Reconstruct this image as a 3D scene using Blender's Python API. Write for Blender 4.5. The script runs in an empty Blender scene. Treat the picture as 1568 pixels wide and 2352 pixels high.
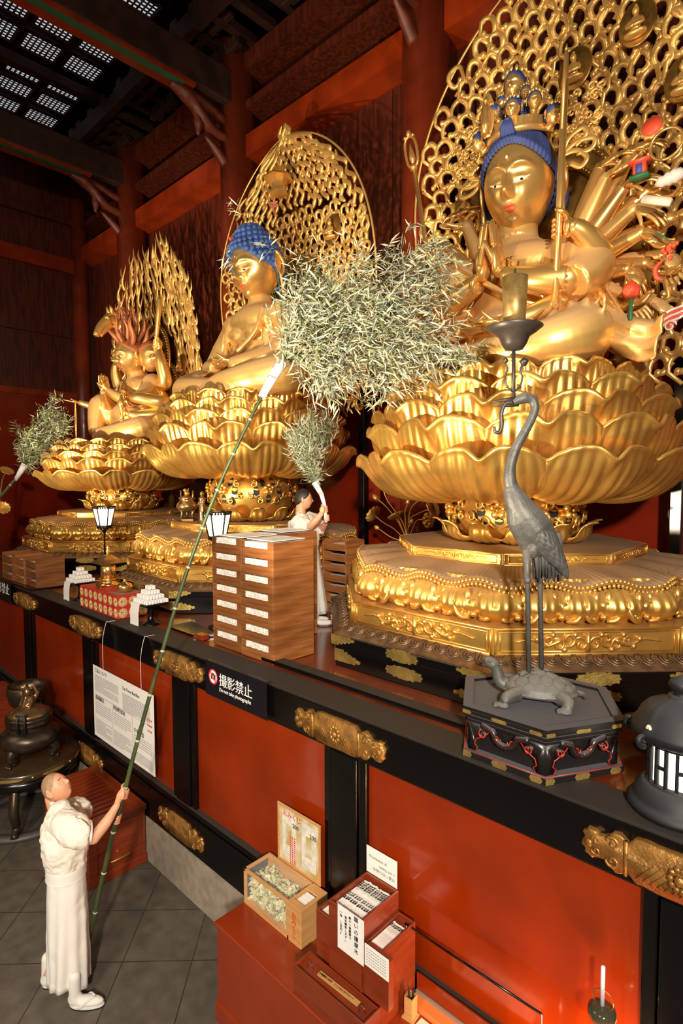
import bpy, bmesh, math, random
from math import sin, cos, pi, sqrt, atan2, radians, exp
from mathutils import Vector as V, Matrix as M4, Quaternion

random.seed(7)
scene = bpy.context.scene
COL = scene.collection

# ------------------------------------------------------------------ camera
FOC, YAW, PIT, ROL, H = 1322.08, radians(46.272), radians(-3.314), radians(-.139), 4.2
_F = V((-cos(YAW)*cos(PIT), sin(YAW)*cos(PIT), sin(PIT)))
_R = _F.cross(V((0, 0, 1))).normalized()
_U = _R.cross(_F)
CR = cos(ROL)*_R + sin(ROL)*_U
CU = -sin(ROL)*_R + cos(ROL)*_U
CAM = V((0, 0, H))
def ray(x, y): return FOC*_F + (x-784)*CR + (1176-y)*CU
def Dp(x, y, d): return CAM + ray(x, y)*(d/FOC)            # point at camera depth d
def Zp(x, y, z): r = ray(x, y); return CAM + r*((z-H)/r.z)  # point on the level z
def Yp(x, y, yy): r = ray(x, y); return CAM + r*(yy/r.y)    # point on a plane parallel to the altar

# ------------------------------------------------------------------ materials
def nn(nt, t, **kw):
    n = nt.nodes.new(t)
    for k, v in kw.items():
        if k in n.inputs: n.inputs[k].default_value = v
        else: setattr(n, k, v)
    return n
def ramp(nt, stops):
    r = nt.nodes.new('ShaderNodeValToRGB'); e = r.color_ramp.elements
    e[0].position, e[0].color = stops[0][0], (*stops[0][1], 1)
    e[1].position, e[1].color = stops[-1][0], (*stops[-1][1], 1)
    for p, c in stops[1:-1]:
        q = e.new(p); q.color = (*c, 1)
    return r
def mat(name, col, rough=.5, metal=0., var=.0, vscale=4., bump=0., bscale=20., coat=0., dust=None, dustamt=.8,
        emis=0., emcol=None, stretch=None, dlo=.25, dhi=.95, col2=None, alpha=None, trans=0., rvar=0., orand=0.):
    m = bpy.data.materials.new(name); m.use_nodes = True
    nt = m.node_tree; b = nt.nodes['Principled BSDF']; L = nt.links.new
    b.inputs['Roughness'].default_value = rough; b.inputs['Metallic'].default_value = metal
    b.inputs['Base Color'].default_value = (*col, 1)
    if coat: b.inputs['Coat Weight'].default_value = coat; b.inputs['Coat Roughness'].default_value = .08
    tc = nt.nodes.new('ShaderNodeTexCoord'); src = tc.outputs['Object']
    if stretch:
        mp = nt.nodes.new('ShaderNodeMapping'); mp.inputs['Scale'].default_value = stretch
        L(src, mp.inputs[0]); src = mp.outputs[0]
    out = None
    if var or col2:
        nz = nn(nt, 'ShaderNodeTexNoise', Scale=vscale, Detail=6.)
        L(src, nz.inputs['Vector'])
        c2 = col2 or tuple(c*(1-var) for c in col); c1 = col if col2 else tuple(min(1, c*(1+var*.5)) for c in col)
        r = ramp(nt, [(.36, c2), (.64, c1)]); L(nz.outputs['Fac'], r.inputs[0]); out = r.outputs[0]
        if rvar:
            mr = nn(nt, 'ShaderNodeMapRange'); mr.inputs[3].default_value = rough+rvar; mr.inputs[4].default_value = rough
            L(nz.outputs['Fac'], mr.inputs[0]); L(mr.outputs[0], b.inputs['Roughness'])
    if dust:
        g = nt.nodes.new('ShaderNodeNewGeometry'); s = nt.nodes.new('ShaderNodeSeparateXYZ'); L(g.outputs['Normal'], s.inputs[0])
        mr = nn(nt, 'ShaderNodeMapRange'); mr.inputs[1].default_value = dlo; mr.inputs[2].default_value = dhi; mr.inputs[4].default_value = dustamt
        L(s.outputs['Z'], mr.inputs[0])
        mx = nt.nodes.new('ShaderNodeMix'); mx.data_type = 'RGBA'
        mx.inputs[7].default_value = (*dust, 1)
        if out: L(out, mx.inputs[6])
        else: mx.inputs[6].default_value = (*col, 1)
        L(mr.outputs[0], mx.inputs[0]); out = mx.outputs[2]
        mm = nn(nt, 'ShaderNodeMapRange'); mm.inputs[3].default_value = metal; mm.inputs[4].default_value = 0
        L(mr.outputs[0], mm.inputs[0]); L(mm.outputs[0], b.inputs['Metallic'])
        if not rvar:
            m2 = nn(nt, 'ShaderNodeMapRange'); m2.inputs[3].default_value = rough; m2.inputs[4].default_value = .8
            L(mr.outputs[0], m2.inputs[0]); L(m2.outputs[0], b.inputs['Roughness'])
    if orand and out:
        oi = nt.nodes.new('ShaderNodeObjectInfo'); hs = nt.nodes.new('ShaderNodeHueSaturation'); mr = nn(nt, 'ShaderNodeMapRange'); mr.inputs[3].default_value = 1-orand; mr.inputs[4].default_value = 1+orand*.5
        L(oi.outputs['Random'], mr.inputs[0]); L(mr.outputs[0], hs.inputs['Value']); L(out, hs.inputs['Color']); out = hs.outputs[0]
    if out: L(out, b.inputs['Base Color'])
    if bump:
        nb = nn(nt, 'ShaderNodeTexNoise', Scale=bscale, Detail=5.); L(src, nb.inputs['Vector'])
        bp = nn(nt, 'ShaderNodeBump', Strength=bump, Distance=.02); L(nb.outputs['Fac'], bp.inputs['Height']); L(bp.outputs[0], b.inputs['Normal'])
    if emis:
        b.inputs['Emission Color'].default_value = (*(emcol or col), 1); b.inputs['Emission Strength'].default_value = emis
    if trans: b.inputs['Transmission Weight'].default_value = trans
    if alpha is not None: b.inputs['Alpha'].default_value = alpha
    return m

DUST = (.30, .17, .085)
MT = {}
MT['gold'] = mat('gold_leaf', (1., .55, .13), .27, .86, var=.3, vscale=2.2, bump=.12, bscale=9, dust=DUST, dustamt=.55, rvar=.14)
MT['goldf'] = mat('gold_leaf_figure', (1., .56, .17), .34, .72, var=.28, vscale=1.6, bump=.04, bscale=5, dust=(.56, .33, .15), dustamt=.92, dlo=-.15, dhi=.75)
MT['goldbright'] = mat('gold_face', (1., .58, .18), .3, .78, var=.16, vscale=2.)
MT['goldhalo'] = mat('gold_openwork', (1., .56, .17), .36, .65, var=.3, vscale=3., dust=DUST, dustamt=.4)
MT['golddark'] = mat('aged_gold_leaf', (.5, .27, .06), .35, .8, var=.4, vscale=4.)
MT['dusty'] = mat('dusty_cloth_gold', (.30, .19, .105), .7, .15, var=.12, vscale=2.5)
MT['bronzewave'] = mat('tarnished_bronze', (.22, .13, .07), .42, .5, var=.4, vscale=12)
MT['brass'] = mat('brass_fitting', (.55, .38, .11), .36, .75, var=.3, vscale=14, bump=.3, bscale=50)
MT['brassdim'] = mat('gilt_ornament', (.40, .20, .05), .38, .6, var=.3, vscale=16, bump=.3, bscale=60)
MT['brassy'] = mat('polished_brass', (.8, .5, .16), .22, .9, var=.2, vscale=9)
MT['black'] = mat('black_lacquer', (.003, .0025, .0025), .2, 0)
MT['blackrim'] = mat('black_lacquer_rim', (.003, .0025, .0025), .24, 0, dust=(.035, .027, .023), dustamt=.85, dlo=.5)
MT['deck'] = mat('brown_lacquer_deck', (.19, .038, .013), .2, 0, var=.35, vscale=2, coat=.2)
MT['redpanel'] = mat('vermilion_panel', (.25, .022, .001), .2, 0, var=.25, vscale=1.2, coat=.35)
MT['redwall'] = mat('red_lacquered_wall', (.22, .015, .003), .27, 0, var=.3, vscale=1., coat=.3)
MT['wallup'] = mat('dark_red_boards', (.085, .013, .004), .45, 0, var=.5, vscale=3, stretch=(5, 5, .6), bump=.1)
MT['beam'] = mat('vermilion_beam', (.26, .026, .003), .35, 0, var=.3, vscale=2)
MT['column'] = mat('red_brown_column', (.19, .025, .008), .3, 0, var=.3, vscale=2, coat=.2)
MT['ceilwood'] = mat('dark_ceiling_wood', (.034, .010, .005), .6, 0, var=.5, vscale=3)
MT['green'] = mat('green_painted_line', (.02, .11, .05), .5, 0)
MT['latt'] = mat('lattice_daylight', (.8, .85, .9), .5, 0, emis=.5, emcol=(.9, .93, 1))
MT['stone'] = mat('grey_stone_plinth', (.30, .245, .19), .75, 0, var=.2, vscale=10, bump=.2, bscale=60)
MT['wood'] = mat('hinoki_wood', (.33, .125, .036), .45, 0, vscale=2.2, col2=(.19, .062, .016), stretch=(1.2, 1.2, 14), orand=.38)
MT['woodl'] = mat('light_wood', (.60, .32, .12), .5, 0, vscale=3, col2=(.5, .25, .08), stretch=(1, 1, 12))
MT['woodr'] = mat('red_brown_wood', (.23, .034, .009), .32, 0, vscale=3, col2=(.17, .024, .006), stretch=(1, 1, 9), coat=.2)
MT['counter'] = mat('vermilion_counter', (.26, .03, .006), .22, 0, var=.2, vscale=1.5, coat=.25)
MT['orange'] = mat('orange_shelf', (.75, .2, .05), .4)
MT['white'] = mat('white_paper', (.82, .80, .78), .6)
MT['cream'] = mat('cream_paper', (.78, .70, .55), .6)
MT['whitewood'] = mat('white_wood_sticks', (.84, .80, .74), .6, 0, var=.25, vscale=40)
MT['ink'] = mat('black_ink', (.01, .01, .01), .6)
MT['grey_ink'] = mat('grey_ink', (.25, .24, .23), .7)
MT['redink'] = mat('red_ink', (.6, .05, .02), .6)
MT['sign'] = mat('sign_black', (.008, .007, .01), .35)
MT['whitep'] = mat('white_print', (.9, .9, .9), .5)
MT['signred'] = mat('sign_red', (.65, .02, .04), .5)
MT['cloth'] = mat('white_cotton_robe', (.74, .69, .61), .85, 0, var=.06, vscale=5, bump=.15, bscale=14)
MT['clothw'] = mat('white_hakama', (.68, .66, .63), .8, 0, bump=.12, bscale=12)
MT['under'] = mat('pale_blue_white_cloth', (.70, .74, .82), .8)
MT['skin'] = mat('skin', (.62, .30, .18), .5, 0, var=.12, vscale=12)
MT['skin'].node_tree.nodes['Principled BSDF'].inputs['Subsurface Weight'].default_value = .08
MT['stub'] = mat('shaved_scalp', (.34, .21, .11), .6, 0, var=.25, vscale=30)
MT['hair'] = mat('black_hair', (.012, .01, .009), .55, 0)
MT['bluehair'] = mat('ultramarine_hair', (.035, .062, .23), .6, 0, var=.3, vscale=6)
MT['bluehair2'] = mat('blue_snail_curls', (.06, .13, .40), .6, 0, var=.35, vscale=7)
MT['redhair'] = mat('russet_flame_hair', (.46, .16, .06), .5, .3, var=.3, vscale=6)
MT['lips'] = mat('coral_lips', (.72, .12, .05), .45)
MT['eyew'] = mat('eye_white', (.80, .72, .55), .3)
MT['eyeb'] = mat('eye_black', (.01, .01, .01), .2)
MT['coral'] = mat('coral_red_paint', (.80, .09, .035), .5, 0, var=.1)
MT['greenp'] = mat('green_paint', (.04, .16, .06), .5)
MT['bluep'] = mat('blue_paint', (.04, .09, .35), .5)
MT['whitepaint'] = mat('white_paint', (.75, .66, .60), .5)
MT['bamboo'] = mat('green_bamboo', (.045, .07, .022), .38, 0, var=.4, vscale=5, col2=None)
MT['bambooring'] = mat('bamboo_node', (.42, .42, .33), .5)
MT['leafA'] = mat('dry_bamboo_leaves', (.74, .66, .42), .55, 0, vscale=9, col2=(.36, .37, .22))
MT['leafB'] = mat('grey_green_bamboo_leaves', (.58, .60, .48), .5, 0, vscale=14, col2=(.20, .26, .21))
MT['leafC'] = mat('green_bamboo_leaves', (.30, .33, .13), .55, 0, vscale=9, col2=(.10, .16, .05))
MT['crane'] = mat('grey_bronze', (.10, .098, .092), .5, .25, var=.3, vscale=8, bump=.25, bscale=30, dust=(.24, .225, .20), dustamt=.75)
MT['craneb'] = mat('brown_bronze', (.075, .06, .05), .42, .45, var=.25, vscale=8)
MT['hexblack'] = mat('grey_black_lacquer', (.012, .010, .010), .3, 0, dust=(.12, .12, .135), dustamt=.9, dlo=.4)
MT['redline'] = mat('red_lacquer_line', (.45, .03, .02), .35)
MT['lantern'] = mat('charcoal_iron', (.012, .0125, .014), .55, .2, var=.2, vscale=8, dust=(.075, .078, .088), dustamt=.7)
MT['lampw'] = mat('lit_lantern_paper', (1, .93, .8), .5, 0, emis=3.2, emcol=(1, .86, .66))
MT['lampw2'] = mat('lit_shade_paper', (1, .93, .78), .5, 0, emis=1.6, emcol=(1, .84, .6))
MT['censer'] = mat('dark_bronze_censer', (.085, .06, .04), .33, .75, var=.4, vscale=7)
MT['bronze'] = mat('brown_bronze_polish', (.28, .17, .075), .3, .8, var=.35, vscale=9)
MT['brocade'] = mat('red_brocade', (.48, .018, .012), .6, 0, bump=.2, bscale=80)
MT['thread'] = mat('gold_thread', (.72, .50, .22), .5, .25, var=.3, vscale=60)
MT['glass'] = mat('clear_acrylic', (.9, .9, .9), .05, 0, alpha=.055)
MT['candle'] = mat('white_candle', (.85, .85, .92), .4)
MT['steel'] = mat('steel_rod', (.5, .5, .5), .25, 1.)
MT['postergold'] = mat('poster_gold', (.48, .33, .09), .5, 0, vscale=8, col2=(.72, .66, .5))
MT['posterwh'] = mat('poster_white', (.74, .70, .62), .5, 0, var=.2, vscale=20)
MT['slip'] = mat('folded_slips', (.42, .50, .22), .55, 0, vscale=25, col2=(.72, .62, .44))

# ------------------------------------------------------------------ mesh builder
class MB:
    def __init__(s): s.v = []; s.f = []
    def raw(s, vs, fs, mx=None):
        o = len(s.v)
        s.v += [(mx @ V(p)) if mx else V(p) for p in vs]
        s.f += [tuple(o+i for i in f) for f in fs]; return s
    nb = 0
    def box(s, x0, x1, y0, y1, z0, z1, mx=None):
        MB.nb += 1; e = .00012*(MB.nb % 6) if min(abs(x1-x0), abs(y1-y0), abs(z1-z0)) > .008 else 0   # keeps joined boards from sharing a plane
        x0, x1, y0, y1, z0, z1 = x0+e, x1-e, y0+e, y1-e, z0+e, z1-e
        vs = [(x, y, z) for x in (x0, x1) for y in (y0, y1) for z in (z0, z1)]
        return s.raw(vs, [(0, 1, 3, 2), (4, 6, 7, 5), (0, 4, 5, 1), (2, 3, 7, 6), (0, 2, 6, 4), (1, 5, 7, 3)], mx)
    def prism(s, poly, z0, z1, mx=None, z1poly=None):
        n = len(poly); p2 = z1poly or poly
        vs = [(p[0], p[1], z0) for p in poly]+[(p[0], p[1], z1) for p in p2]
        fs = [tuple(range(n))[::-1], tuple(range(n, 2*n))]+[(i, (i+1) % n, n+(i+1) % n, n+i) for i in range(n)]
        return s.raw(vs, fs, mx)
    def grid(s, rows, closed=False, mx=None):
        n = len(rows[0]); vs = [p for r in rows for p in r]; fs = []
        for i in range(len(rows)-1):
            for j in range(n if closed else n-1):
                k = (j+1) % n; fs.append((i*n+j, i*n+k, (i+1)*n+k, (i+1)*n+j))
        return s.raw(vs, fs, mx)
    def tube(s, pts, rad, seg=8, flat=1., up=None, cap=True, mx=None):
        pts = [V(p) for p in pts]; n = len(pts)
        if not hasattr(rad, '__len__'): rad = [rad]*n
        rows = []; nrm = None
        for i, p in enumerate(pts):
            t = (pts[min(i+1, n-1)]-pts[max(i-1, 0)])
            t = t.normalized() if t.length > 1e-9 else V((0, 0, 1))
            if nrm is None:
                a = V(up) if up else (V((0, 0, 1)) if abs(t.z) < .9 else V((1, 0, 0)))
                nrm = (a-t*a.dot(t)).normalized()
            else:
                nrm = (V(up) if up else nrm); nrm = (nrm-t*nrm.dot(t))
                nrm = nrm.normalized() if nrm.length > 1e-6 else V((1, 0, 0))
            b = t.cross(nrm); r = rad[i]
            rows.append([p+(nrm*cos(2*pi*k/seg)*flat+b*sin(2*pi*k/seg))*r for k in range(seg)])
        o = len(s.v); s.grid(rows, True, mx)
        if cap:
            s.f.append(tuple(o+k for k in range(seg))[::-1]); s.f.append(tuple(o+(n-1)*seg+k for k in range(seg)))
        return s
    def lathe(s, prof, seg=32, mx=None, cap=True, wob=None):
        rows = []
        for r, z in prof:
            rows.append([V((r*cos(2*pi*k/seg)*(wob(k/seg, z) if wob else 1), r*sin(2*pi*k/seg)*(wob(k/seg, z) if wob else 1), z)) for k in range(seg)])
        o = len(s.v); s.grid(rows, True, mx)
        if cap:
            n = len(prof)
            if prof[0][0] > 1e-4: s.f.append(tuple(o+k for k in range(seg))[::-1])
            if prof[-1][0] > 1e-4: s.f.append(tuple(o+(n-1)*seg+k for k in range(seg)))
        return s
    def ball(s, c, r, seg=16, rings=10, mx=None, rot=None):
        if not hasattr(r, '__len__'): r = (r, r, r)
        vs = []; R_ = rot or M4.Identity(3)
        rows = []
        for i in range(rings+1):
            t = pi*i/rings; t = max(.02, min(pi-.02, t))
            rows.append([V(c)+R_ @ V((r[0]*sin(t)*cos(2*pi*k/seg), r[1]*sin(t)*sin(2*pi*k/seg), r[2]*cos(t))) for k in range(seg)])
        o = len(s.v); s.grid(rows, True, mx)
        s.f.append(tuple(o+k for k in range(seg))); s.f.append(tuple(o+rings*seg+k for k in range(seg))[::-1])
        return s
    def cap(s, a, b, ra, rb, seg=12, mx=None):   # rounded tapered limb
        a, b = V(a), V(b); s.tube([a, a*.67+b*.33, a*.33+b*.67, b], [ra, ra*.67+rb*.33, ra*.33+rb*.67, rb], seg, mx=mx)
        s.ball(a, ra, seg, 8, mx=mx); s.ball(b, rb, seg, 8, mx=mx); return s
    def build(s, name, m, parent=None, smooth=True, angle=None, loc=None):
        me = bpy.data.meshes.new(name)
        off = V(WORLD.get(parent.name, (0, 0, 0))) if parent is not None else V(loc or (0, 0, 0))
        me.from_pydata([tuple(p-off) for p in s.v], [], s.f); me.validate()
        bm = bmesh.new(); bm.from_mesh(me); bmesh.ops.recalc_face_normals(bm, faces=bm.faces); bm.to_mesh(me); bm.free()
        if smooth: me.shade_smooth() if angle is None else (me.shade_smooth(), me.set_sharp_from_angle(angle=radians(angle)))
        o = bpy.data.objects.new(name, me); COL.objects.link(o)
        if m is not None: me.materials.append(m if not isinstance(m, str) else MT[m])
        if parent is not None: o.parent = parent; WORLD[o.name] = tuple(off)
        elif loc is not None: o.location = loc; WORLD[o.name] = tuple(loc)
        else: WORLD[o.name] = (0, 0, 0)
        return o
WORLD = {}   # world origin of every object (all unrotated at build time)

def thing(name, label, cat, loc=(0, 0, 0), group=None, kind=None):
    o = bpy.data.objects.new(name, None); COL.objects.link(o); o.location = loc; o.empty_display_size = .1
    WORLD[o.name] = tuple(loc); o['label'] = label; o['category'] = cat
    if group: o['group'] = group
    if kind: o['kind'] = kind
    return o
def tag(o, label, cat, group=None, kind=None):
    o['label'] = label; o['category'] = cat
    if group: o['group'] = group
    if kind: o['kind'] = kind
    return o
def struct(o, label=None, cat=None):
    o['kind'] = 'structure'
    if label: o['label'] = label; o['category'] = cat
    return o
def clone(root, loc, rotz=None, label=None, group=None):
    def rec(o, par):
        c = o.copy(); COL.objects.link(c)
        if par is not None: c.parent = par
        for ch in o.children: rec(ch, c)
        return c
    r = rec(root, None); r.location = loc
    if rotz is not None: r.rotation_euler = (0, 0, rotz)
    if label: r['label'] = label
    if group: r['group'] = group
    return r
def remesh(o, vox, smooth=2):
    md = o.modifiers.new('Remesh', 'REMESH'); md.mode = 'VOXEL'; md.voxel_size = vox; md.use_smooth_shade = True
    if smooth:
        sm = o.modifiers.new('Smooth', 'SMOOTH'); sm.factor = .6; sm.iterations = smooth
    return o
def bevel(o, w=.004, seg=2):
    b = o.modifiers.new('Bevel', 'BEVEL'); b.width = w; b.segments = seg; b.limit_method = 'ANGLE'; return o
def solid(o, t, off=0):
    b = o.modifiers.new('Solidify', 'SOLIDIFY'); b.thickness = t; b.offset = off; return o
def spline(pts, n=8):
    pts = [V(p) for p in pts]; out = []
    P = [pts[0]*2-pts[1]]+pts+[pts[-1]*2-pts[-2]]
    for i in range(1, len(P)-2):
        for k in range(n):
            t = k/n; a, b, c, d = P[i-1:i+3]
            out.append(.5*((2*b)+(c-a)*t+(2*a-5*b+4*c-d)*t*t+(3*b-a-3*c+d)*t**3))
    out.append(pts[-1]); return out
def crease(o, strength=.02, size=.1, name='cloth_creases'):
    tx = bpy.data.textures.get(name+str(size)) or bpy.data.textures.new(name+str(size), 'CLOUDS'); tx.noise_scale = size; tx.noise_depth = 1
    d = o.modifiers.new('Creases', 'DISPLACE'); d.texture = tx; d.strength = strength; d.mid_level = .5; d.texture_coords = 'LOCAL'; return o
def lerpl(r, n):   # resample a list of numbers
    m = len(r)-1; o = []
    for i in range(n):
        t = i/(n-1)*m; k = min(int(t), m-1); o.append(r[k]*(1-(t-k))+r[k+1]*(t-k))
    return o
def stube(mb, pts, rads, n=6, seg=10, **kw):
    p = spline(pts, n); mb.tube(p, lerpl(rads, len(p)), seg, **kw)
def text(body, size, m, parent, mx, name='lettering', align='LEFT', ext=.0008, spacing=1., line=1., vertical=False):
    if vertical: body = '\n'.join(body); line = .78*line
    cu = bpy.data.curves.new(name, 'FONT'); cu.body = body; cu.size = size; cu.align_x = align; cu.extrude = ext
    cu.space_character = spacing; cu.space_line = line; cu.resolution_u = 3
    o = bpy.data.objects.new(name, cu); COL.objects.link(o)
    dg = bpy.context.evaluated_depsgraph_get(); dg.update()
    me = bpy.data.meshes.new_from_object(o.evaluated_get(dg)); bpy.data.objects.remove(o); bpy.data.curves.remove(cu)
    off = V(WORLD.get(parent.name, (0, 0, 0)))
    me.transform(M4.Translation(-off) @ mx); me.materials.clear(); me.materials.append(MT[m])
    o = bpy.data.objects.new(name, me); COL.objects.link(o); o.parent = parent; WORLD[o.name] = tuple(off); return o
def frame(o, ax, ay):   # matrix mapping local x->ax, y->ay at origin o
    ax = V(ax).normalized(); ay = V(ay).normalized(); az = ax.cross(ay)
    return M4(((ax.x, ay.x, az.x, o[0]), (ax.y, ay.y, az.y, o[1]), (ax.z, ay.z, az.z, o[2]), (0, 0, 0, 1)))
def octa(a, c=(0, 0)):
    e = a*.41421356
    return [(c[0]+x, c[1]+y) for x, y in ((-e, -a), (e, -a), (a, -e), (a, e), (e, a), (-e, a), (-a, e), (-a, -e))]
def octr(a, ang):   # radius of the octagon of apothem a at an angle
    k = (ang+pi/2+pi/8) % (pi/4)-pi/8
    return a/cos(k)
def spiral(mb, c, ax, ay, r, turns=1.3, tr=.012, start=0, tail=None, n=16, seg=5, flip=1, flat=1., up=None):
    """A curled scroll lying in the plane ax, ay."""
    ax, ay = V(ax), V(ay); pts = []
    if tail: pts.append(V(c)+ax*tail[0]+ay*tail[1])
    for i in range(n+1):
        t = i/n; a = start+flip*turns*2*pi*t; rr = r*(1-.82*t)
        pts.append(V(c)+ax*cos(a)*rr+ay*sin(a)*rr)
    m = len(pts); mb.tube(pts, [tr*(1-.35*i/m)*(1 if i else .4) for i in range(m)], seg, flat=flat, up=up)
def smooth01(t): t = max(0, min(1, t)); return t*t*(3-2*t)
# ------------------------------------------------------------------ the room
MT['bracket'] = mat('dim_painted_bracket', (.12, .02, .006), .5, 0, var=.4, vscale=5)
XR = 3.2      # the room runs on beyond the right edge of the frame
def floor_mat():
    m = bpy.data.materials.new('diagonal_stone_tiles'); m.use_nodes = True; nt = m.node_tree; L = nt.links.new
    b = nt.nodes['Principled BSDF']; tc = nt.nodes.new('ShaderNodeTexCoord')
    mp = nt.nodes.new('ShaderNodeMapping'); mp.inputs['Rotation'].default_value = (0, 0, radians(45)); mp.inputs['Scale'].default_value = (1/.603,)*3
    L(tc.outputs['Object'], mp.inputs[0])
    s = nt.nodes.new('ShaderNodeSeparateXYZ'); L(mp.outputs[0], s.inputs[0]); js = []
    for ax in ('X', 'Y'):
        f = nn(nt, 'ShaderNodeMath', operation='FRACT'); L(s.outputs[ax], f.inputs[0])
        d = nn(nt, 'ShaderNodeMath', operation='SUBTRACT'); L(f.outputs[0], d.inputs[0]); d.inputs[1].default_value = .5
        a = nn(nt, 'ShaderNodeMath', operation='ABSOLUTE'); L(d.outputs[0], a.inputs[0]); js.append(a)
    mx = nn(nt, 'ShaderNodeMath', operation='MAXIMUM'); L(js[0].outputs[0], mx.inputs[0]); L(js[1].outputs[0], mx.inputs[1])
    g = nn(nt, 'ShaderNodeMath', operation='GREATER_THAN'); L(mx.outputs[0], g.inputs[0]); g.inputs[1].default_value = .4935
    nz = nn(nt, 'ShaderNodeTexNoise', Scale=7., Detail=8.); L(tc.outputs['Object'], nz.inputs['Vector'])
    r = ramp(nt, [(.3, (.072, .060, .048)), (.7, (.125, .106, .086))]); L(nz.outputs['Fac'], r.inputs[0])
    mi = nt.nodes.new('ShaderNodeMix'); mi.data_type = 'RGBA'; L(g.outputs[0], mi.inputs[0]); L(r.outputs[0], mi.inputs[6]); mi.inputs[7].default_value = (.022, .018, .014, 1)
    L(mi.outputs[2], b.inputs['Base Color']); b.inputs['Roughness'].default_value = .6
    nb = nn(nt, 'ShaderNodeTexNoise', Scale=130., Detail=3.); L(tc.outputs['Object'], nb.inputs['Vector'])
    bp = nn(nt, 'ShaderNodeBump', Strength=.25, Distance=.01); L(nb.outputs['Fac'], bp.inputs['Height']); L(bp.outputs[0], b.inputs['Normal'])
    return m
struct(MB().box(-17.4, XR, -6, 7.6, -.12, 0).build('floor', floor_mat()))

# back wall: glossy red lower part, boards above, beams and columns
CX = [-.55, -5.0, -9.45, -13.85]
struct(MB().box(-17.2, XR, 7.4, 7.6, 0, 13.2).build('wall_back', 'wallup'))
mb = MB()
for i in range(-2, 26): mb.box(-17+i*.74, -17+i*.74+.725, 7.36, 7.41, 6.66, 10.3)
struct(mb.build('trim_1', 'wallup', smooth=False))
struct(MB().box(-17, XR, 7.32, 7.4, 2.5, 6.5).build('trim_2', 'redwall', smooth=False))
struct(MB().box(-17, XR, 7.2, 7.4, 6.5, 6.66).build('trim_3', 'beam', smooth=False))
struct(MB().box(-17, XR, 6.93, 7.4, 10.31, 10.71).build('trim_4', 'beam', smooth=False))
mb = MB().box(-17, XR, 6.92, 7.4, 11.9, 12.2); mb.box(-17, XR, 6.94, 7.4, 11.2, 11.34)
struct(mb.build('trim_5', 'wallup', smooth=False))
# end wall
struct(MB().box(-17.3, -17.05, -6, 7.6, 0, 13.2).build('wall_left', 'wallup', smooth=False))
struct(MB().box(-17.06, -16.98, -6, 7, 0, 6.5).build('trim_6', 'redwall', smooth=False))
struct(MB().box(-17.06, -16.94, -6, 7, 6.5, 6.66).build('trim_7', 'beam', smooth=False))
struct(MB().box(-17.06, -16.9, -6, 7, 9.98, 10.37).build('trim_8', 'beam', smooth=False))
mb = MB().box(-17.06, -16.9, -6, 7, 11.3, 11.45); mb.box(-17.06, -16.96, -6, 7, 8.2, 8.26)
struct(mb.build('trim_9', 'wallup', smooth=False))
n = 10
for x in CX+[-16.98]:
    r = .34 if x > -16 else .22
    c = MB().lathe([(r, 0), (r, 6), (r*.985, 12.9)], 40, M4.Translation((x, 6.98, 0)))
    struct(c.build('trim_%d' % n, 'column')); n += 1
# a second row of columns, carried on into the hall behind the camera, is not seen
# tie beams across the hall with a green line, bracket arms at the columns
for x in (-5.0, -9.45, -13.85):
    mb = MB().box(x-.2, x+.2, -6, 6.9, 11.25, 11.88)
    o = struct(mb.build('trim_%d' % n, 'ceilwood', smooth=False)); n += 1
    bevel(o, .04, 2)
    o2 = struct(MB().box(x-.17, x+.2, -6, 5.95, 11.20, 11.262).build('trim_%d' % n, 'beam', smooth=False)); n += 1
    o3 = struct(MB().box(x+.02, x+.16, -5.5, 5.75, 11.185, 11.205).build('trim_%d' % n, 'green', smooth=False)); n += 1
    mb = MB()      # carved bracket under the beam end
    stube(mb, [(x, 5.55, 11.16), (x, 5.85, 11.10), (x, 6.05, 10.98), (x, 6.2, 10.82), (x, 6.45, 10.70), (x, 6.72, 10.66)], [.07, .15, .12, .14, .11, .12], 6, 10, flat=.8)
    stube(mb, [(x, 5.95, 11.16), (x, 6.3, 11.08), (x, 6.7, 10.98)], [.08, .10, .09], 5, 10); stube(mb, [(x, 6.1, 10.95), (x, 6.12, 10.7), (x, 6.1, 10.5)], [.08, .09, .03], 5, 10); stube(mb, [(x, 6.25, 10.55), (x, 6.5, 10.38), (x, 6.7, 10.2)], [.03, .09, .10], 5, 10)
    o = struct(mb.build('trim_%d' % n, 'bracket')); n += 1
# long beams and bracket blocks under the ceiling
mb = MB()
for y in (-2.2, .6, 3.3): mb.box(-17, XR, y-.12, y+.12, 12.7, 13.0)
for x in (-11.3, -13.45): mb.box(x-.1, x+.1, -6, 7, 12.75, 12.95)
for i in range(34):
    x = -16.8+i*.55; mb.box(x, x+.16, 6.1, 7.1, 12.35, 12.5)
mb.box(-17, XR, 6.0, 6.15, 12.3, 12.6)
o = struct(mb.build('trim_%d' % n, 'ceilwood', smooth=False)); n += 1
mb = MB(); random.seed(3)
for x0 in (-5.0, -7.25, -9.45, -11.7, -13.85, -15.6, -2.8):
    for lv in range(3):
        for k in (-1, 0, 1):
            s = .2+.12*lv; cx = x0+k*s*1.5; cy = 6.75-.32*lv
            mb.box(cx-.11, cx+.11, cy-.11, cy+.11, 12.2+lv*.22, 12.36+lv*.22)
        mb.box(x0-.5-.2*lv, x0+.5+.2*lv, 6.7-.32*lv-.06, 6.7-.32*lv+.06, 12.14+lv*.22, 12.24+lv*.22)
o = struct(mb.build('trim_%d' % n, 'ceilwood', smooth=False)); n += 1; bevel(o, .02)
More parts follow.
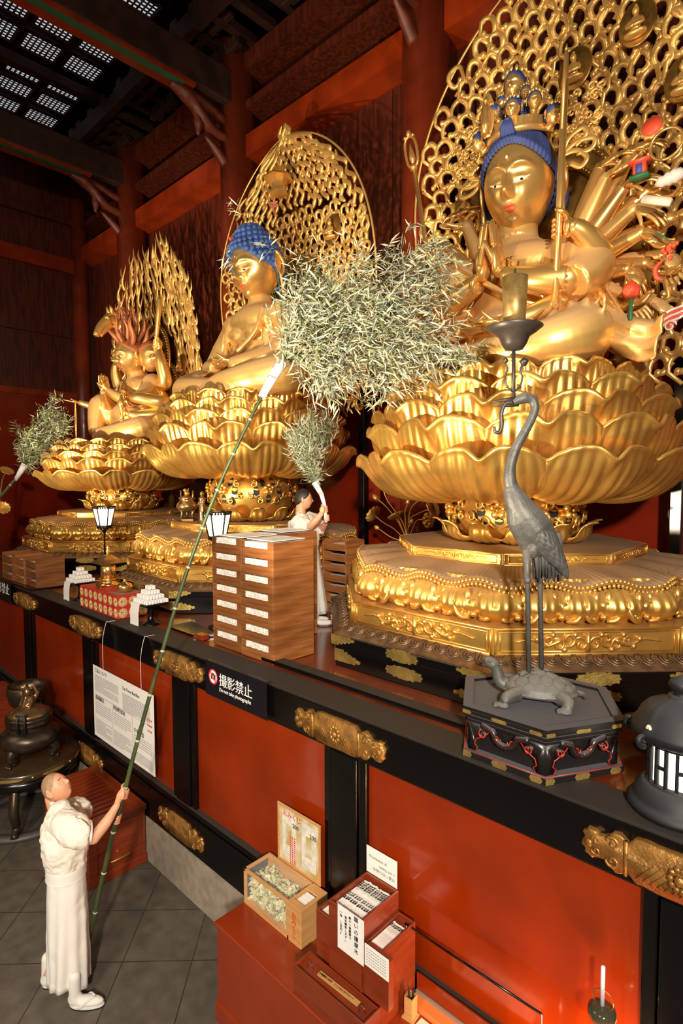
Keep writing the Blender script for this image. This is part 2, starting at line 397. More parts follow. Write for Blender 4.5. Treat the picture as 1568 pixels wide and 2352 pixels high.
# ceiling with lattice skylights
struct(MB().box(-17.3, XR, -6, 7.6, 13.12, 13.3).build('ceiling', 'ceilwood'))
wn = 1
def lattice(cx, cy, w, h, dim=1.):
    global wn
    t = thing('window_%d' % wn, 'lattice skylight panel in the dark ceiling', 'skylight', (cx, cy, 13.1)); t['kind'] = 'structure'
    del t['category']; wn += 1
    fr = MB()
    for a in (-1, 1):
        fr.box(cx+a*w/2-.02+a*.02, cx+a*w/2+.02+a*.02, cy-h/2-.05, cy+h/2+.05, 13.06, 13.11)
        fr.box(cx-w/2, cx+w/2, cy+a*h/2-.02+a*.02, cy+a*h/2+.02+a*.02, 13.06, 13.11)
    fr.build('frame', 'ceilwood', t, smooth=False)
    q = MB(); nx, ny = max(3, round(w/.085)), 7
    for i in range(nx):
        for j in range(ny):
            x = cx+((i+.5)/nx-.5)*w; y = cy+((j+.5)/ny-.5)*h
            q.box(x-.018, x+.018, y-.026, y+.026, 13.085, 13.09)
    q.build('lattice_openings', 'latt', t, smooth=False)
for cx, w in ((-10.52, .36), (-12.29, .36), (-13.02, .52), (-14.12, .2), (-14.72, .46), (-15.5, .46)):
    for cy in (3.87, 4.70, 5.545):
        if (cx == -10.52 and cy != 5.545): continue
        lattice(cx, cy, w, .66)

# ------------------------------------------------------------------ the altar platform
AF = 2.96
al = thing('altar_platform', 'long black and vermilion lacquered altar platform carrying the three golden statues', 'altar', (-7, AF, 0))
MB().box(-16.95, XR, AF-.02, 7.32, 0, .49).build('stone_plinth', 'stone', al, smooth=False)
MB().box(-16.95, XR, AF+.27, 7.32, 2.40, 2.497).build('deck', 'deck', al, smooth=False)
bevel(MB().box(-16.95, XR, AF-.0, AF+.3, 2.19, 2.505).build('top_rail', 'blackrim', al, smooth=False), .02, 3)
bevel(MB().box(-16.95, XR, AF-.015, AF+.1, .49, .86).build('sill', 'black', al, smooth=False), .012, 3)
bevel(MB().box(-16.95, XR, AF+.0, AF+.1, .865, .93).build('sill_moulding', 'blackrim', al, smooth=False), .012, 3)
posts = [-2.83+k*2.23 for k in range(-6, 2)]
for x in posts:
    mb = MB().box(x-.13, x+.13, AF+.005, AF+.12, .93, 2.19); mb.box(x-.21, x-.14, AF+.02, AF+.12, .93, 2.19); mb.box(x+.14, x+.21, AF+.02, AF+.12, .93, 2.19)
    bevel(mb.build('post', 'black', al, smooth=False), .008)
for i in range(len(posts)-1):
    MB().box(posts[i]+.2, posts[i+1]-.2, AF+.06, AF+.12, .9, 2.2).build('vermilion_panel', 'redpanel', al, smooth=False)
MB().box(posts[-1]+.2, XR, AF+.06, AF+.12, .9, 2.2).build('vermilion_panel', 'redpanel', al, smooth=False)
def ornament(cx, cz, w, h, par, low=False):
    """Gilt plate: lattice body, round flower and scroll ends."""
    mb = MB(); pts = []; N = 72
    for k in range(N):
        a = 2*pi*k/N; c_, s_ = cos(a), sin(a)
        x = w/2*(abs(c_)**.62)*(1 if c_ > 0 else -1); z = h/2*(abs(s_)**(.55))*(1 if s_ > 0 else -1)
        if abs(x) > w*.24: z *= .78+.2*cos(x/w*40)
        x *= 1+.02*sin(a*22); z *= 1+.03*sin(a*26)
        pts.append((x, z))
    vs = [(cx+x, AF-.024, cz+z) for x, z in pts]+[(cx+x*.97, AF-.034, cz+z*.95) for x, z in pts]+[(cx+x, AF+.0, cz+z) for x, z in pts]
    fs = [(i, (i+1) % N, N+(i+1) % N, N+i) for i in range(N)]+[(i, (i+1) % N, 2*N+(i+1) % N, 2*N+i) for i in range(N)]+[tuple(range(N, 2*N))]
    mb.raw(vs, fs)
    yy = AF-.036
    for k in range(-7, 8):      # engraved lattice
        x = k*w*.035
        mb.tube([(cx+x-h*.28, yy, cz-h*.36), (cx+x+h*.28, yy, cz+h*.36)] if abs(x) < w*.17 else [(cx+x, yy, cz-h*.02), (cx+x+.01, yy, cz+h*.02)], .0022, 4)
        if abs(x) < w*.17: mb.tube([(cx+x+h*.28, yy, cz-h*.36), (cx+x-h*.28, yy, cz+h*.36)], .0022, 4)
    if not low:
        for k in range(10):
            a = 2*pi*k/10
            mb.ball((cx+.04*cos(a), yy-.004, cz+.05*sin(a)), (.017, .012, .017), 8, 6)
        mb.ball((cx, yy-.008, cz), (.026, .018, .026), 10, 6)
    for sg in (-1, 1):
        mb.tube([(cx+sg*w*.26, yy, cz-h*.38), (cx+sg*w*.26, yy-.004, cz+h*.38)], .012, 6)
        for dz in (-1, 1):
            spiral(mb, (cx+sg*w*.33, yy, cz+dz*h*.2), (sg, 0, 0), (0, 0, dz), h*.15, 1.2, .009, seg=5)
            spiral(mb, (cx+sg*w*.42, yy, cz+dz*h*.12), (sg, 0, 0), (0, 0, dz), h*.1, 1.2, .008, seg=5)
        mb.ball((cx+sg*w*.46, yy, cz), (.02, .01, .02), 8, 6)
    mb.build('gilt_ornament', 'brassdim', par)
for x in posts[1:]:
    ornament(x-.04, 2.34, .9, .23, al)
for x in posts[1:-2]:
    ornament(x-.03, .665, .85, .24, al, True)
# raised black plank lying along the deck
o = MB().box(-4.2, -2.02, 3.3, 3.42, 2.505, 2.545).build('dark_plank', 'blackrim', smooth=False); tag(bevel(o, .004), 'long low black lacquer plank lying on the altar rim left of the hexagonal stand', 'plank')
# ------------------------------------------------------------------ pedestals and lotus thrones (built once, copied twice)
CY = 5.57
CXS = {'R': -2.83, 'M': -7.28, 'L': -11.73}
def face_frames(a, z):   # (centre, tangent, outward) of the eight faces
    out = []
    for k in range(8):
        an = -pi/2+k*pi/4; o = V((cos(an), sin(an), 0)); out.append((o*a+V((0, 0, z)), V((-sin(an), cos(an), 0)), o))
    return out
def scrollwork(mb, c, t, o, w, h, tr):
    up = V((0, 0, 1)); c = c+o*.012
    for sg in (-1, 1):
        mb.tube(spline([c+t*sg*w*.5, c+t*sg*w*.38+up*h*.12, c+t*sg*w*.28-up*h*.15, c+t*sg*w*.18+up*h*.1], 4), [tr*.4]+lerpl([.6*tr, tr*1.6], 12), 5, flat=.8)
        for q, (u, v, r, f) in enumerate(((.05, -.1, .34, 1), (.13, .12, .36, -1), (.2, -.12, .32, 1), (.27, .1, .22, -1))):
            spiral(mb, c+t*sg*w*u+up*h*v, t*sg, up*f, h*r, 1.15, tr, start=.6, seg=5)
        for u, v in ((.09, .3), (.16, -.33), (.24, .3), (.31, -.2), (.35, .12)):
            mb.ball(c+t*sg*w*u+up*h*v, (tr*1.6,)*3, 7, 5)
    mb.ball(c, (h*.14,)*3, 9, 6); mb.tube([c-up*h*.42, c+up*h*.42], tr*1.3, 6)
def pedestal():
    t = thing('octagonal_pedestal', '', 'pedestal', (0, 0, 2.5))
    mb = MB().prism(octa(1.88), 2.503, 2.72); mb.prism(octa(1.91), 2.72, 2.80)
    bevel(mb.build('black_base', 'black', t, smooth=False), .01)
    mb = MB()
    rows = [];  # carved wave moulding
    for j in range(8):
        v = j/7; row = []
        for k in range(384):
            an = 2*pi*k/384; a = 1.90-.17*v
            wv = 0
            r = octr(a, an)+.015*sin(v*pi)
            row.append(V((r*cos(an), r*sin(an), 2.80+.075*v+.02*wv*sin(v*pi))))
        rows.append(row)
    mb.grid(rows, True)
    for k in range(96):
        an = 2*pi*(k+.5)/96; r = octr(1.815, an); c = V((r*cos(an), r*sin(an), 2.845)); fa = round((an+pi/2)/(pi/4))*pi/4-pi/2; o = V((cos(fa), sin(fa), 0)); tg = V((-sin(fa), cos(fa), 0)); u2 = (V((0, 0, 1))*.5-o*.86).normalized()
        for rr in (.062, .042, .022): mb.tube([c+(o*.5+V((0, 0, .8)))*.006+tg*(rr*cos(q*pi/5)*1.0+.02-rr*.3)+u2*rr*1.15*sin(q*pi/5)*(-1)+u2*.03 for q in range(-1, 7)], .008, 5)
    mb.build('wave_moulding', 'bronzewave', t)
    MB().prism(octa(1.72), 2.8, 3.08).build('gold_band', 'gold', t, smooth=False)
    fr = MB(); sc = MB()
    for c, tt, o in face_frames(1.72, 2.975):
        w = 1.72*.828-.04; up = V((0, 0, 1))
        for (s_, h_, r_) in ((1., .19, .012), (.955, .145, .006)):
            q = [c+o*.004+tt*sx*w*.5*s_+up*sz*h_*.5 for sx, sz in ((-1, -1), (1, -1), (1, 1), (-1, 1), (-1, -1))]
            for i in range(4): fr.tube([q[i], q[i+1]], r_, 5)
        sc = MB(); scrollwork(sc, c, tt, o, w*.80, .175, .0165); sc.build('carved_scroll', 'gold', t)
    fr.build('panel_frames', 'gold', t)
    # bulging acanthus tier: a displaced skirt plus standing leaves and curls
    rows = []; NK = 768
    for j in range(26):
        v = j/25; row = []
        for k in range(NK):
            an = 2*pi*k/NK
            base = 1.52+.17*sin(min(1, v*1.12)*pi*.93)-.08*v
            u = (k/NK*32+.5) % 1
            d = .045*(abs(sin(u*pi))**.6)-.03*exp(-((u-.5)/.04)**2)*(v > .4)+.006*cos(u*pi*10)
            d += .012*sin(v*9)
            r = octr(base, an)*.93+base*.07+d*(1-.3*v)
            row.append(V((r*cos(an), r*sin(an), 3.08+.33*v)))
        rows.append(row)
    MB().grid(rows, True).build('acanthus_tier', 'gold', t)
    mb = MB()
    for i in range(32):
        an = 2*pi*(i+.5)/32; r0 = octr(1.60, an)*.93+.13; o = V((cos(an), sin(an), 0)); tg = V((-sin(an), cos(an), 0)); c = o*r0
        for sg in (-1, 1):
            spiral(mb, c+tg*sg*.062+V((0, 0, 3.135)), tg*sg, V((0, 0, 1)), .042, 1.2, .016, start=-1.5, seg=6, tail=(-.05, .1))
            mb.tube(spline([c+tg*sg*.04+V((0, 0, 3.10)), c*1.012+tg*sg*.11+V((0, 0, 3.115)), c*1.0+tg*sg*.155+V((0, 0, 3.19)), c*.985+tg*sg*.135+V((0, 0, 3.27)), c*.96+tg*sg*.09+V((0, 0, 3.33))], 4), lerpl([.012, .024, .022, .02, .008], 17), 6, flat=.7)
            mb.ball(c*.995+tg*sg*.052+V((0, 0, 3.27)), (.034, .034, .055), 10, 7); mb.tube(spline([c*.985+tg*sg*.005+V((0, 0, 3.20)), c*.99+tg*sg*.045+V((0, 0, 3.295)), c*1.0+tg*sg*.10+V((0, 0, 3.23)), c*1.01+tg*sg*.10+V((0, 0, 3.16))], 4), lerpl([.006, .013, .013, .006], 13), 6)
        # fan shaped leaf above the curls
        vs = [c*1.012+V((0, 0, 3.15))]+[c*1.012+o*.02*sin(pi*q/6)+tg*.055*cos(pi*q/6)+V((0, 0, 3.2+.06*sin(pi*q/6))) for q in range(7)]
        mb.raw(vs, [(0, q+1, q+2) for q in range(6)])
        mb.ball(c*1.015+V((0, 0, 3.14)), (.025, .025, .02), 8, 6)
    solid(mb.build('acanthus_curls', 'gold', t), .012)
    # beaded cloth
    NK = 1024; rows = []
    def edge(k):
        an = 2*pi*k/NK; a = 1.60; r = octr(a, an)*.9+a*.1; w = cos(k/NK*2*pi*20)
        return an, r+.015*w, 3.395+.03*w
    for j in range(9):
        v = j/8; row = []
        for k in range(NK):
            an, r, z = edge(k); r1 = octr(1.08, an)
            pl = .004*cos(k/NK*2*pi*256)*v
            row.append(V(((r1+(r-r1)*v)*cos(an), (r1+(r-r1)*v)*sin(an), 3.47+(z-3.47)*v**1.4+pl)))
        rows.append(row)
    for dr, dz in ((.01, -.035), (-.03, -.04)):
        row = []
        for k in range(NK):
            an, r, z = edge(k); row.append(V(((r+dr)*cos(an), (r+dr)*sin(an), z+dz)))
        rows.append(row)
    MB().grid(rows, True).build('draped_cloth', 'dusty', t)
    mb = MB()
    for k in [q*NK/300 for q in range(300)]:
        an, r, z = edge(k)
        mb.ball(((r+.012)*cos(an), (r+.012)*sin(an), z-.012), (.0175,)*3, 7, 5)
        an, r, z = edge(k+NK/600)
        mb.ball(((r+.016)*cos(an), (r+.016)*sin(an), z-.048), (.0165,)*3, 7, 5)
    mb.build('bead_trim', 'gold', t)
    bevel(MB().prism(octa(1.137), 3.462, 3.565).build('top_plate', 'dusty', t, smooth=False), .006)
    fr = MB(); sc = MB()
    for c, tt, o in face_frames(1.139, 3.513):
        w = 1.137*.828-.03; up = V((0, 0, 1)); fr.raw([c+tt*a*w*.5+up*b*.047 for a, b in ((-1, -1), (1, -1), (1, 1), (-1, 1))], [(0, 1, 2, 3)])
        q = [c+o*.003+tt*sx*w*.46+up*sz*.033 for sx, sz in ((-1, -1), (1, -1), (1, 1), (-1, 1), (-1, -1))]
        for i in range(4): fr.tube([q[i], q[i+1]], .004, 5)
        q = [c+o*.003+tt*sx*w*.5+up*sz*.047 for sx, sz in ((-1, -1), (1, -1), (1, 1), (-1, 1), (-1, -1))]
        for i in range(4): fr.tube([q[i], q[i+1]], .006, 5)
        sc = MB(); scrollwork(sc, c-o*.004, tt, o, w*.72, .055, .0045); sc.build('plate_scroll', 'gold', t)
    fr.build('plate_facing', 'gold', t)
    # brass fittings on the black base
    def plate(pts, c, tt, o):
        m = MB(); up = V((0, 0, 1)); N = len(pts)
        for d in (0., .006): m.raw([c+o*d+tt*x+up*z for x, z in pts], [])
        m.f += [(i, (i+1) % N, N+(i+1) % N, N+i) for i in range(N)]+[tuple(range(N, 2*N))]
        return m.build('brass_fitting', 'brass', t, smooth=False)
    def fitting(sc, c, tt, o):      # cloud-edged cartouche
        half = [(0, .052), (.045, .050), (.06, .042), (.078, .050), (.095, .046), (.098, .034), (.115, .036), (.125, .028), (.135, .034), (.152, .032), (.155, .02), (.148, .012), (.165, .006)]
        q = [(x, z) for x, z in half]+[(x, -z) for x, z in half[::-1]]; q += [(-x, -z) for x, z in half[1:]]+[(-x, z) for x, z in half[::-1][:-1]]
        plate([(x*sc, z) for x, z in q], c, tt, o)
    for k in range(8):
        if k in (2, 3, 4, 5): continue       # the faces turned to the wall
        an = -pi/2+k*pi/4
        for z, a in ((2.755, 1.912), (2.61, 1.882)):
            c, tt, o = face_frames(a, z)[k]
            fitting(1. if z > 2.7 else 1.15, c, tt, o)
            for sg in (-1, 1):
                ed = a*.4142; top = z > 2.7; h = .045 if top else .055
                q = [(0, h), (-.17, h), (-.185, h*.9), (-.20, h), (-.225, h), (-.235, h*.5), (-.25, h*.75), (-.275, h*.6), (-.27, h*.2), (-.235, h*.1), (-.215, -h*.25), (-.19, -h*.1), (-.165, -h*.5), (-.14, -h*.35), (-.125, -h*.8), (-.095, -h*.55), (-.085, -h), (0, -h)]
                if not top: q = [(x*1.1, -z_) for x, z_ in q][::-1]
                plate([((ed+x)*sg, z_) for x, z_ in q], c, tt, o)
    return t
def petal_mesh(prof, hw, lobes, notch, curl, ribs, seed, nu=57, nv=26, taper=.42):
    """One lotus petal in the x (side) / -y (outward) / z frame; prof = (radius, height) knots."""
    P = spline([V((r, z, 0)) for r, z in prof], 8); n = len(P); rnd = random.Random(seed); rows = []
    for j in range(nv):
        v = j/(nv-1); row = []
        for i in range(nu):
            u = 2*i/(nu-1)-1; au = abs(u)
            rim = 1-lobes*au**3.2-notch*exp(-(u/.14)**2)*.5
            t = v*rim; k = min(int(t*(n-1)), n-2); q = P[k].lerp(P[k+1], t*(n-1)-k)
            d = (P[k+1]-P[k]).normalized(); nr = V((d.y, -d.x))  # outward normal (r, z)
            w = hw*(taper+(1-taper)*sin(min(1, v*1.25)*pi/2)**1.1)
            rib = .024*(abs(cos(au*pi*ribs*.5+sin(v*3)*.35))**2.5-.4)*sin(v*pi)**.5*(au > .03)
            bul = .5*hw*(1-u*u)*.35*sin(min(1., v*1.05)*pi)**.8-.18*hw*u*u
            lip = curl*exp(-(u/.2)**2)*max(0, v-.72)**1.6*8+.05*max(0, v-.86)**1.5*8
            crease = -.02*exp(-(u/.05)**2)*sin(v*pi)
            off = rib+bul+lip+crease
            r = q.x+nr.x*off; z = q.y+nr.y*off*.75-curl*exp(-(u/.14)**2)*max(0, v-.85)*1.1
            row.append(V((u*w*(1-.12*max(0, v-.8)*5*au**3), -r, z)))
        rows.append(row)
    m = MB().grid(rows); return m
TIERS = [  # profile knots, half width
    ([(.40, 4.13), (.85, 4.05), (1.22, 4.10), (1.46, 4.26), (1.60, 4.46)], .56),
    ([(.50, 4.20), (.95, 4.24), (1.25, 4.34), (1.40, 4.52), (1.50, 4.73)], .545),
    ([(.60, 4.35), (1.0, 4.44), (1.24, 4.56), (1.34, 4.72), (1.42, 4.91)], .52),
    ([(.70, 4.50), (.98, 4.64), (1.17, 4.76), (1.25, 4.90), (1.31, 5.07)], .48),
    ([(.70, 4.75), (.92, 4.84), (1.05, 4.94), (1.11, 5.07), (1.15, 5.22)], .42)]
def lotus(e=0., up_=1.):
    def ZZ(z): return (3.57+(z-3.57)*(1+e/.52)) if z < 4.09 else 4.09+e+(z-4.09)*up_
    t = thing('lotus_throne', '', 'lotus throne', (0, 0, 3.565))
    # pierced ball with a leafy foot
    prof = [(.38, 3.57), (.50, 3.62), (.61, 3.70), (.66, 3.80), (.655, 3.90), (.60, 3.98), (.51, 4.04), (.45, 4.10), (.5, 4.16)]
    prof = [(r, ZZ(z)) for r, z in prof]
    MB().lathe(prof, 48).build('pierced_ball', 'gold', t)
    dk = MB(); fl = MB()
    def onball(an, z, d=0):
        for i in range(len(prof)-1):
            if prof[i][1] <= z <= prof[i+1][1]:
                q = (z-prof[i][1])/(prof[i+1][1]-prof[i][1]); r = prof[i][0]*(1-q)+prof[i+1][0]*q; break
        else: r = .5
        return V(((r+d)*cos(an), (r+d)*sin(an), z))
    for k in range(6):
        a0 = -pi/2+k*pi/3+.25
        for (du, dv, rr) in ((-.28, .02, .05), (.28, .03, .05), (-.12, .1, .04), (.14, .11, .045), (.0, -.06, .045), (-.22, -.07, .04), (.23, -.08, .045), (.36, -.03, .03), (-.37, -.03, .03)):
            c = [onball(a0+du+rr*1.5*cos(q*pi/4)*(1+.3*sin(q*3)), ZZ(3.84+dv+rr*sin(q*pi/4)+.02), .006) for q in range(8)]
            dk.raw(c, [tuple(range(8))])
        p0 = onball(a0, ZZ(3.90), .03); tg = V((-sin(a0), cos(a0), 0)); o = V((cos(a0), sin(a0), 0))
        for q in range(5):
            an = q*2*pi/5+.3; fl.ball(p0+tg*.055*cos(an)+V((0, 0, .055*sin(an))), (.038, .038, .036), 9, 6)
        fl.ball(p0+o*.03, (.02,)*3, 8, 6)
        for sg in (-1, 1):
            for (du, dv, r_) in ((.33, .1, .06), (.2, -.07, .055), (.42, -.02, .05)):
                c = onball(a0+sg*du, ZZ(3.85+dv), .022); tg2 = V((-sin(a0+sg*du), cos(a0+sg*du), 0))
                spiral(fl, c, tg2*sg, V((0, 0, 1)), r_, 1.3, .015, start=1., tail=(-.1, -.05), seg=6)
    dk.build('dark_opening_discs', 'ink', t); fl.build('carved_flowers', 'gold', t)  # flat black discs on the solid ball: shade inside its openings put in as colour
    base = None
    for k in range(12):
        if base is None:
            P = [(.42, 3.57), (.60, 3.59), (.70, 3.65), (.725, 3.73), (.80, 3.80)]
            m = petal_mesh(P, .15, .85, -.1, .03, 5, 1, 15, 14, .75)
            base = m.build('foot_leaf', 'gold', None); solid(base, .016); base.parent = t; base.location = (0, 0, -3.565); o = base
        else: o = base.copy(); COL.objects.link(o)
        o.rotation_euler = (0, 0, 2*pi*k/12)
    for ti, (P, hw) in enumerate(TIERS):
        P = [(r, ZZ(z) if z >= 4.09 else ZZ(z+.04)-.04) for r, z in P]
        m = petal_mesh(P, hw, .24, .15, .085, 12, ti); base = m.build('lotus_petal', 'gold', None); solid(base, .03)
        base.parent = t; base.location = (0, 0, -3.565)
        for k in range(10):
            o = base if k == 0 else base.copy()
            if k: COL.objects.link(o)
            o.rotation_euler = (0, 0, 2*pi*(k+.5*(ti % 2))/10+radians(17.5))
    m = MB().lathe([(r, ZZ(z)) for r, z in ((.3, 4.12), (1.15, 4.2), (1.33, 4.42), (1.32, 4.60), (1.25, 4.76), (1.15, 4.93), (1.02, 5.07), (.9, 5.15), (.0, 5.18))], 48)
    m.build('seed_pod', 'gold', t)
    return t
ped = pedestal(); lot = lotus(); lotM = lotus(.24); lotL = lotus(0, .80)
info = {'R': ('with the crane candle stand standing before it', 'under the thousand-armed statue'), 'M': ('beneath the blue-haired seated statue', 'under the blue-haired seated statue'), 'L': ('under the far flame-haired statue', 'under the far flame-haired many-armed statue')}
for k, x in CXS.items():
    for root, z, nm in ((ped, 2.5, 'octagonal gold and black pedestal with beaded cloth '), (lot, 3.565, 'gold lotus throne of five petal tiers ')):
        lab = nm+info[k][0 if root is ped else 1]
        if k == 'R': root.location = (x, CY, z); root['label'] = lab; root['group'] = 'pedestals of the three statues' if root is ped else 'lotus thrones of the three statues'
        elif root is lot: r_ = lotM if k == 'M' else lotL; r_.location = (x, CY, z); r_['label'] = lab; r_['group'] = 'lotus thrones of the three statues'; WORLD[r_.name] = (x, CY, z)
        else: clone(root, (x, CY, z), None, lab)
for root, z in ((ped, 2.5), (lot, 3.565)): WORLD[root.name] = (CXS['R'], CY, z)
# ------------------------------------------------------------------ heads and hands
class Head:
    """A modelled head, facing -y, z up; half sizes a, b, c; placed by the matrix mx."""
    def __init__(s, a, b, c, mx, nose=1., brow=1., jaw=.2, real=False, fat=1.):
        s.a, s.b, s.c, s.mx, s.nose, s.brow, s.jaw, s.real, s.fat = a, b, c, mx, nose, brow, jaw, real, fat
    def pt(s, X, Z, front=True, eps=0., raw=None):
        if raw: X, dy, Z = raw
        else: dy = sqrt(max(0, 1-X*X-Z*Z))*(-1 if front else 1)
        low = smooth01((-Z+.05)/1.0); jw = 1-s.jaw*low**1.3
        x, y, z = s.a*X*jw, s.b*dy, s.c*Z
        if dy > 0: y *= 1-.25*low
        Zs = Z; f = 0.; fr = smooth01(-dy*2.2)
        G = lambda u, v, cu, cv, su, sv: exp(-((u-cu)/su)**2-((v-cv)/sv)**2)
        ax = abs(X)
        Z += .06; t = (.20-Z)/.42
        if -.2 < t < 1.25:
            w = .055+.05*max(0, t)
            k = smooth01(t/.9) if t < .95 else smooth01((1.2-t)/.25)
            f += s.nose*(.20*max(0, k)+.02)*exp(-(X/w)**2)
        f += s.nose*.06*G(ax, Z, .115, -.20, .06, .06)
        f -= .085*G(ax, Z, .34, .06, .20, .13)*(1 if s.real else .9)            # sockets
        f += s.brow*.035*exp(-((Z-(.30-.45*(ax-.36)**2*2.2))/.045)**2)*exp(-((ax-.36)/.30)**4)
        f += .060*G(ax, Z, .34, .035, .17, .075)                                # eyeball
        f -= .030*exp(-((Z+.035-.06*(ax-.34))/.022)**2)*exp(-((ax-.35)/.17)**4)  # lid crease
        f += .045*s.fat*G(ax, Z, .42, -.28, .22, .22)                           # cheek
        f += .055*G(X, Z, 0, -.43, .24, .11)                                    # mouth mound
        f -= .035*G(X, Z, 0, -.455, .20, .018)                                  # mouth line
        f -= .03*G(X, Z, 0, -.58, .2, .05)
        f += .085*G(X, Z, 0, -.74, .24, .13)                                    # chin
        f -= .02*G(ax, Z, .62, .1, .15, .3)
        y -= (f*fr+eps)*s.b*1.05
        if eps and s.a: x *= 1+eps*.2
        return s.mx @ V((x, y, z))
    def skull(s, mb, n=64, m=52, z0=None):
        rows = []
        for i in range(m+1):
            th = max(.02, min(pi-.02, pi*i/m)); row = []
            for k in range(n):
                # denser samples on the face
                ph = 2*pi*k/n; ph = ph+.35*sin(ph) if False else ph
                row.append(s.pt(0, 0, raw=(sin(th)*sin(ph), -sin(th)*cos(ph), cos(th))))
            rows.append(row)
        o = len(mb.v); mb.grid(rows, True); mb.f.append(tuple(o+k for k in range(n))); mb.f.append(tuple(o+m*n+k for k in range(n))[::-1])
    def patch(s, mb, fn, nu=14, nv=5, eps=.01):
        """fn(u in -1..1, v in 0..1) -> X, Z, extra"""
        mb.grid([[s.pt(*fn(2*i/(nu-1)-1, j/(nv-1))[:2], eps=eps+fn(2*i/(nu-1)-1, j/(nv-1))[2]) for i in range(nu)] for j in range(nv)])
    def eyes(s, parent, open_=.05, tilt=.0, white='eyew', down=True, cx=.345, cz=-.045, hw=.16):
        for sg in (-1, 1):
            ew, eb = MB(), MB()
            def fw(u, v): e = (1-u*u)**.8*open_; return sg*(cx+u*hw), cz+tilt*u-.5*e+v*e-.02*(1-u*u)-.015, .012*(1-u*u)
            s.patch(ew, fw, 15, 4, .012)
            def fb(u, v): e = (1-u*u)**.5*open_*.95; return sg*cx+u*open_*.9, cz-.5*e+v*e-.035, .016
            s.patch(eb, fb, 9, 4, .016)
            o = ew.build('eye', white, parent)
            if not parent.parent: eb.build('pupil', 'eyeb', o)
            else: eb.build('pupil', 'eyeb', parent)
    def lips(s, parent, m='lips', w=.17, cz=-.51, h=.055):
        mb = MB()
        def fu(u, v): top = h*(1-u*u)**.7*(1-.25*exp(-(u/.16)**2)); return u*w, cz+top*v, .03*sin(v*pi)*(1-u*u)
        def fd(u, v): bot = h*1.1*(1-u*u)**.6; return u*w*.95, cz-.008-bot*v, .035*sin(v*pi)*(1-u*u)
        s.patch(mb, fu, 17, 6, .012); s.patch(mb, fd, 17, 6, .012); mb.build('lips', m, parent)
    def ears(s, mb, long_=1., sc=1.):
        for sg in (-1, 1):
            a, b, c = s.a, s.b, s.c; x = sg*a*(.99 if s.real else 1.16)
            L = []
            for k in range(15):
                t = k/14; an = -pi*.55+t*pi*1.35
                L.append(s.mx @ V((x+sg*a*.07, b*.12-cos(an)*-b*.14*sc, c*(.06+sin(an)*.26*sc))))
            L = [s.mx @ V((x+sg*a*(.03+.06*sin(q*pi/14)), b*(.06+.20*sc*sin(q/14*pi*.95)), c*(.30*sc-.62*sc*q/14))) for q in range(15)]
            mb.tube(L, [a*.035]+[a*.055*sc]*13+[a*.04], 7)
            mb.ball(s.mx @ V((x+sg*a*.02, b*.1, c*.02)), (a*.06, b*.13*sc, c*.25*sc), 12, 8, rot=s.mx.to_3x3())
            if long_:
                p = [s.mx @ V((x+sg*a*.03, b*.12, c*(-.2-.13*long_*q))) for q in range(5)]
                mb.tube(p, [a*.07, a*.055, a*.06, a*.09, a*.05], 10)
    def cap(s, mb, line, thick=.06, n=96, m=26, fn=None):
        """hair: shell over the skull down to line(azimuth)=polar angle"""
        rows = []
        for i in range(m+1):
            row = []
            for k in range(n):
                ph = 2*pi*k/n; th = max(.01, line(ph)*i/m); e = thick*(1 if i < m else .2)
                d = V((sin(th)*sin(ph), -sin(th)*cos(ph), cos(th))); q = fn(ph, th, i/m) if fn else 0
                low = smooth01((-d.z+.05)); jw = 1-s.jaw*low**1.3
                row.append(s.mx @ V((s.a*d.x*jw*(1+e+q), s.b*d.y*(1+e+q), s.c*d.z*(1+e+q))))
            rows.append(row)
        o = len(mb.v); mb.grid(rows, True); mb.f.append(tuple(o+k for k in range(n)))
def hairline(front, side, back):
    def f(ph):
        c_ = cos(ph)      # 1 at the front
        if c_ > 0: return side+(front-side)*c_**1.6
        return side+(back-side)*(-c_)**.8
    return f
def mxf(pos, yaw=0, pitch=0, roll=0):   # yaw about z, pitch: positive bows the face down
    return M4.Translation(V(pos)) @ M4.Rotation(yaw, 4, 'Z') @ M4.Rotation(pitch, 4, 'X') @ M4.Rotation(roll, 4, 'Y')
def finger(mb, base, d, up, L, r, curl, n=4):
    """d: pointing direction, up: back of the hand; curl bends toward -up."""
    p = V(base); d = V(d).normalized(); up = V(up).normalized(); ax = d.cross(up).normalized(); pts = [p.copy()]; dd = d.copy()
    for k in range(n):
        dd = Quaternion(ax, -curl/n*(1.2 if k else .6)) @ dd; p = p+dd*(L/n); pts.append(p.copy())
    pts = spline(pts, 3); mb.tube(pts, lerpl([r*1.08, r, r*.98, r*.9, r*.72], len(pts)), 8); mb.ball(pts[-1], r*.72, 8, 6)
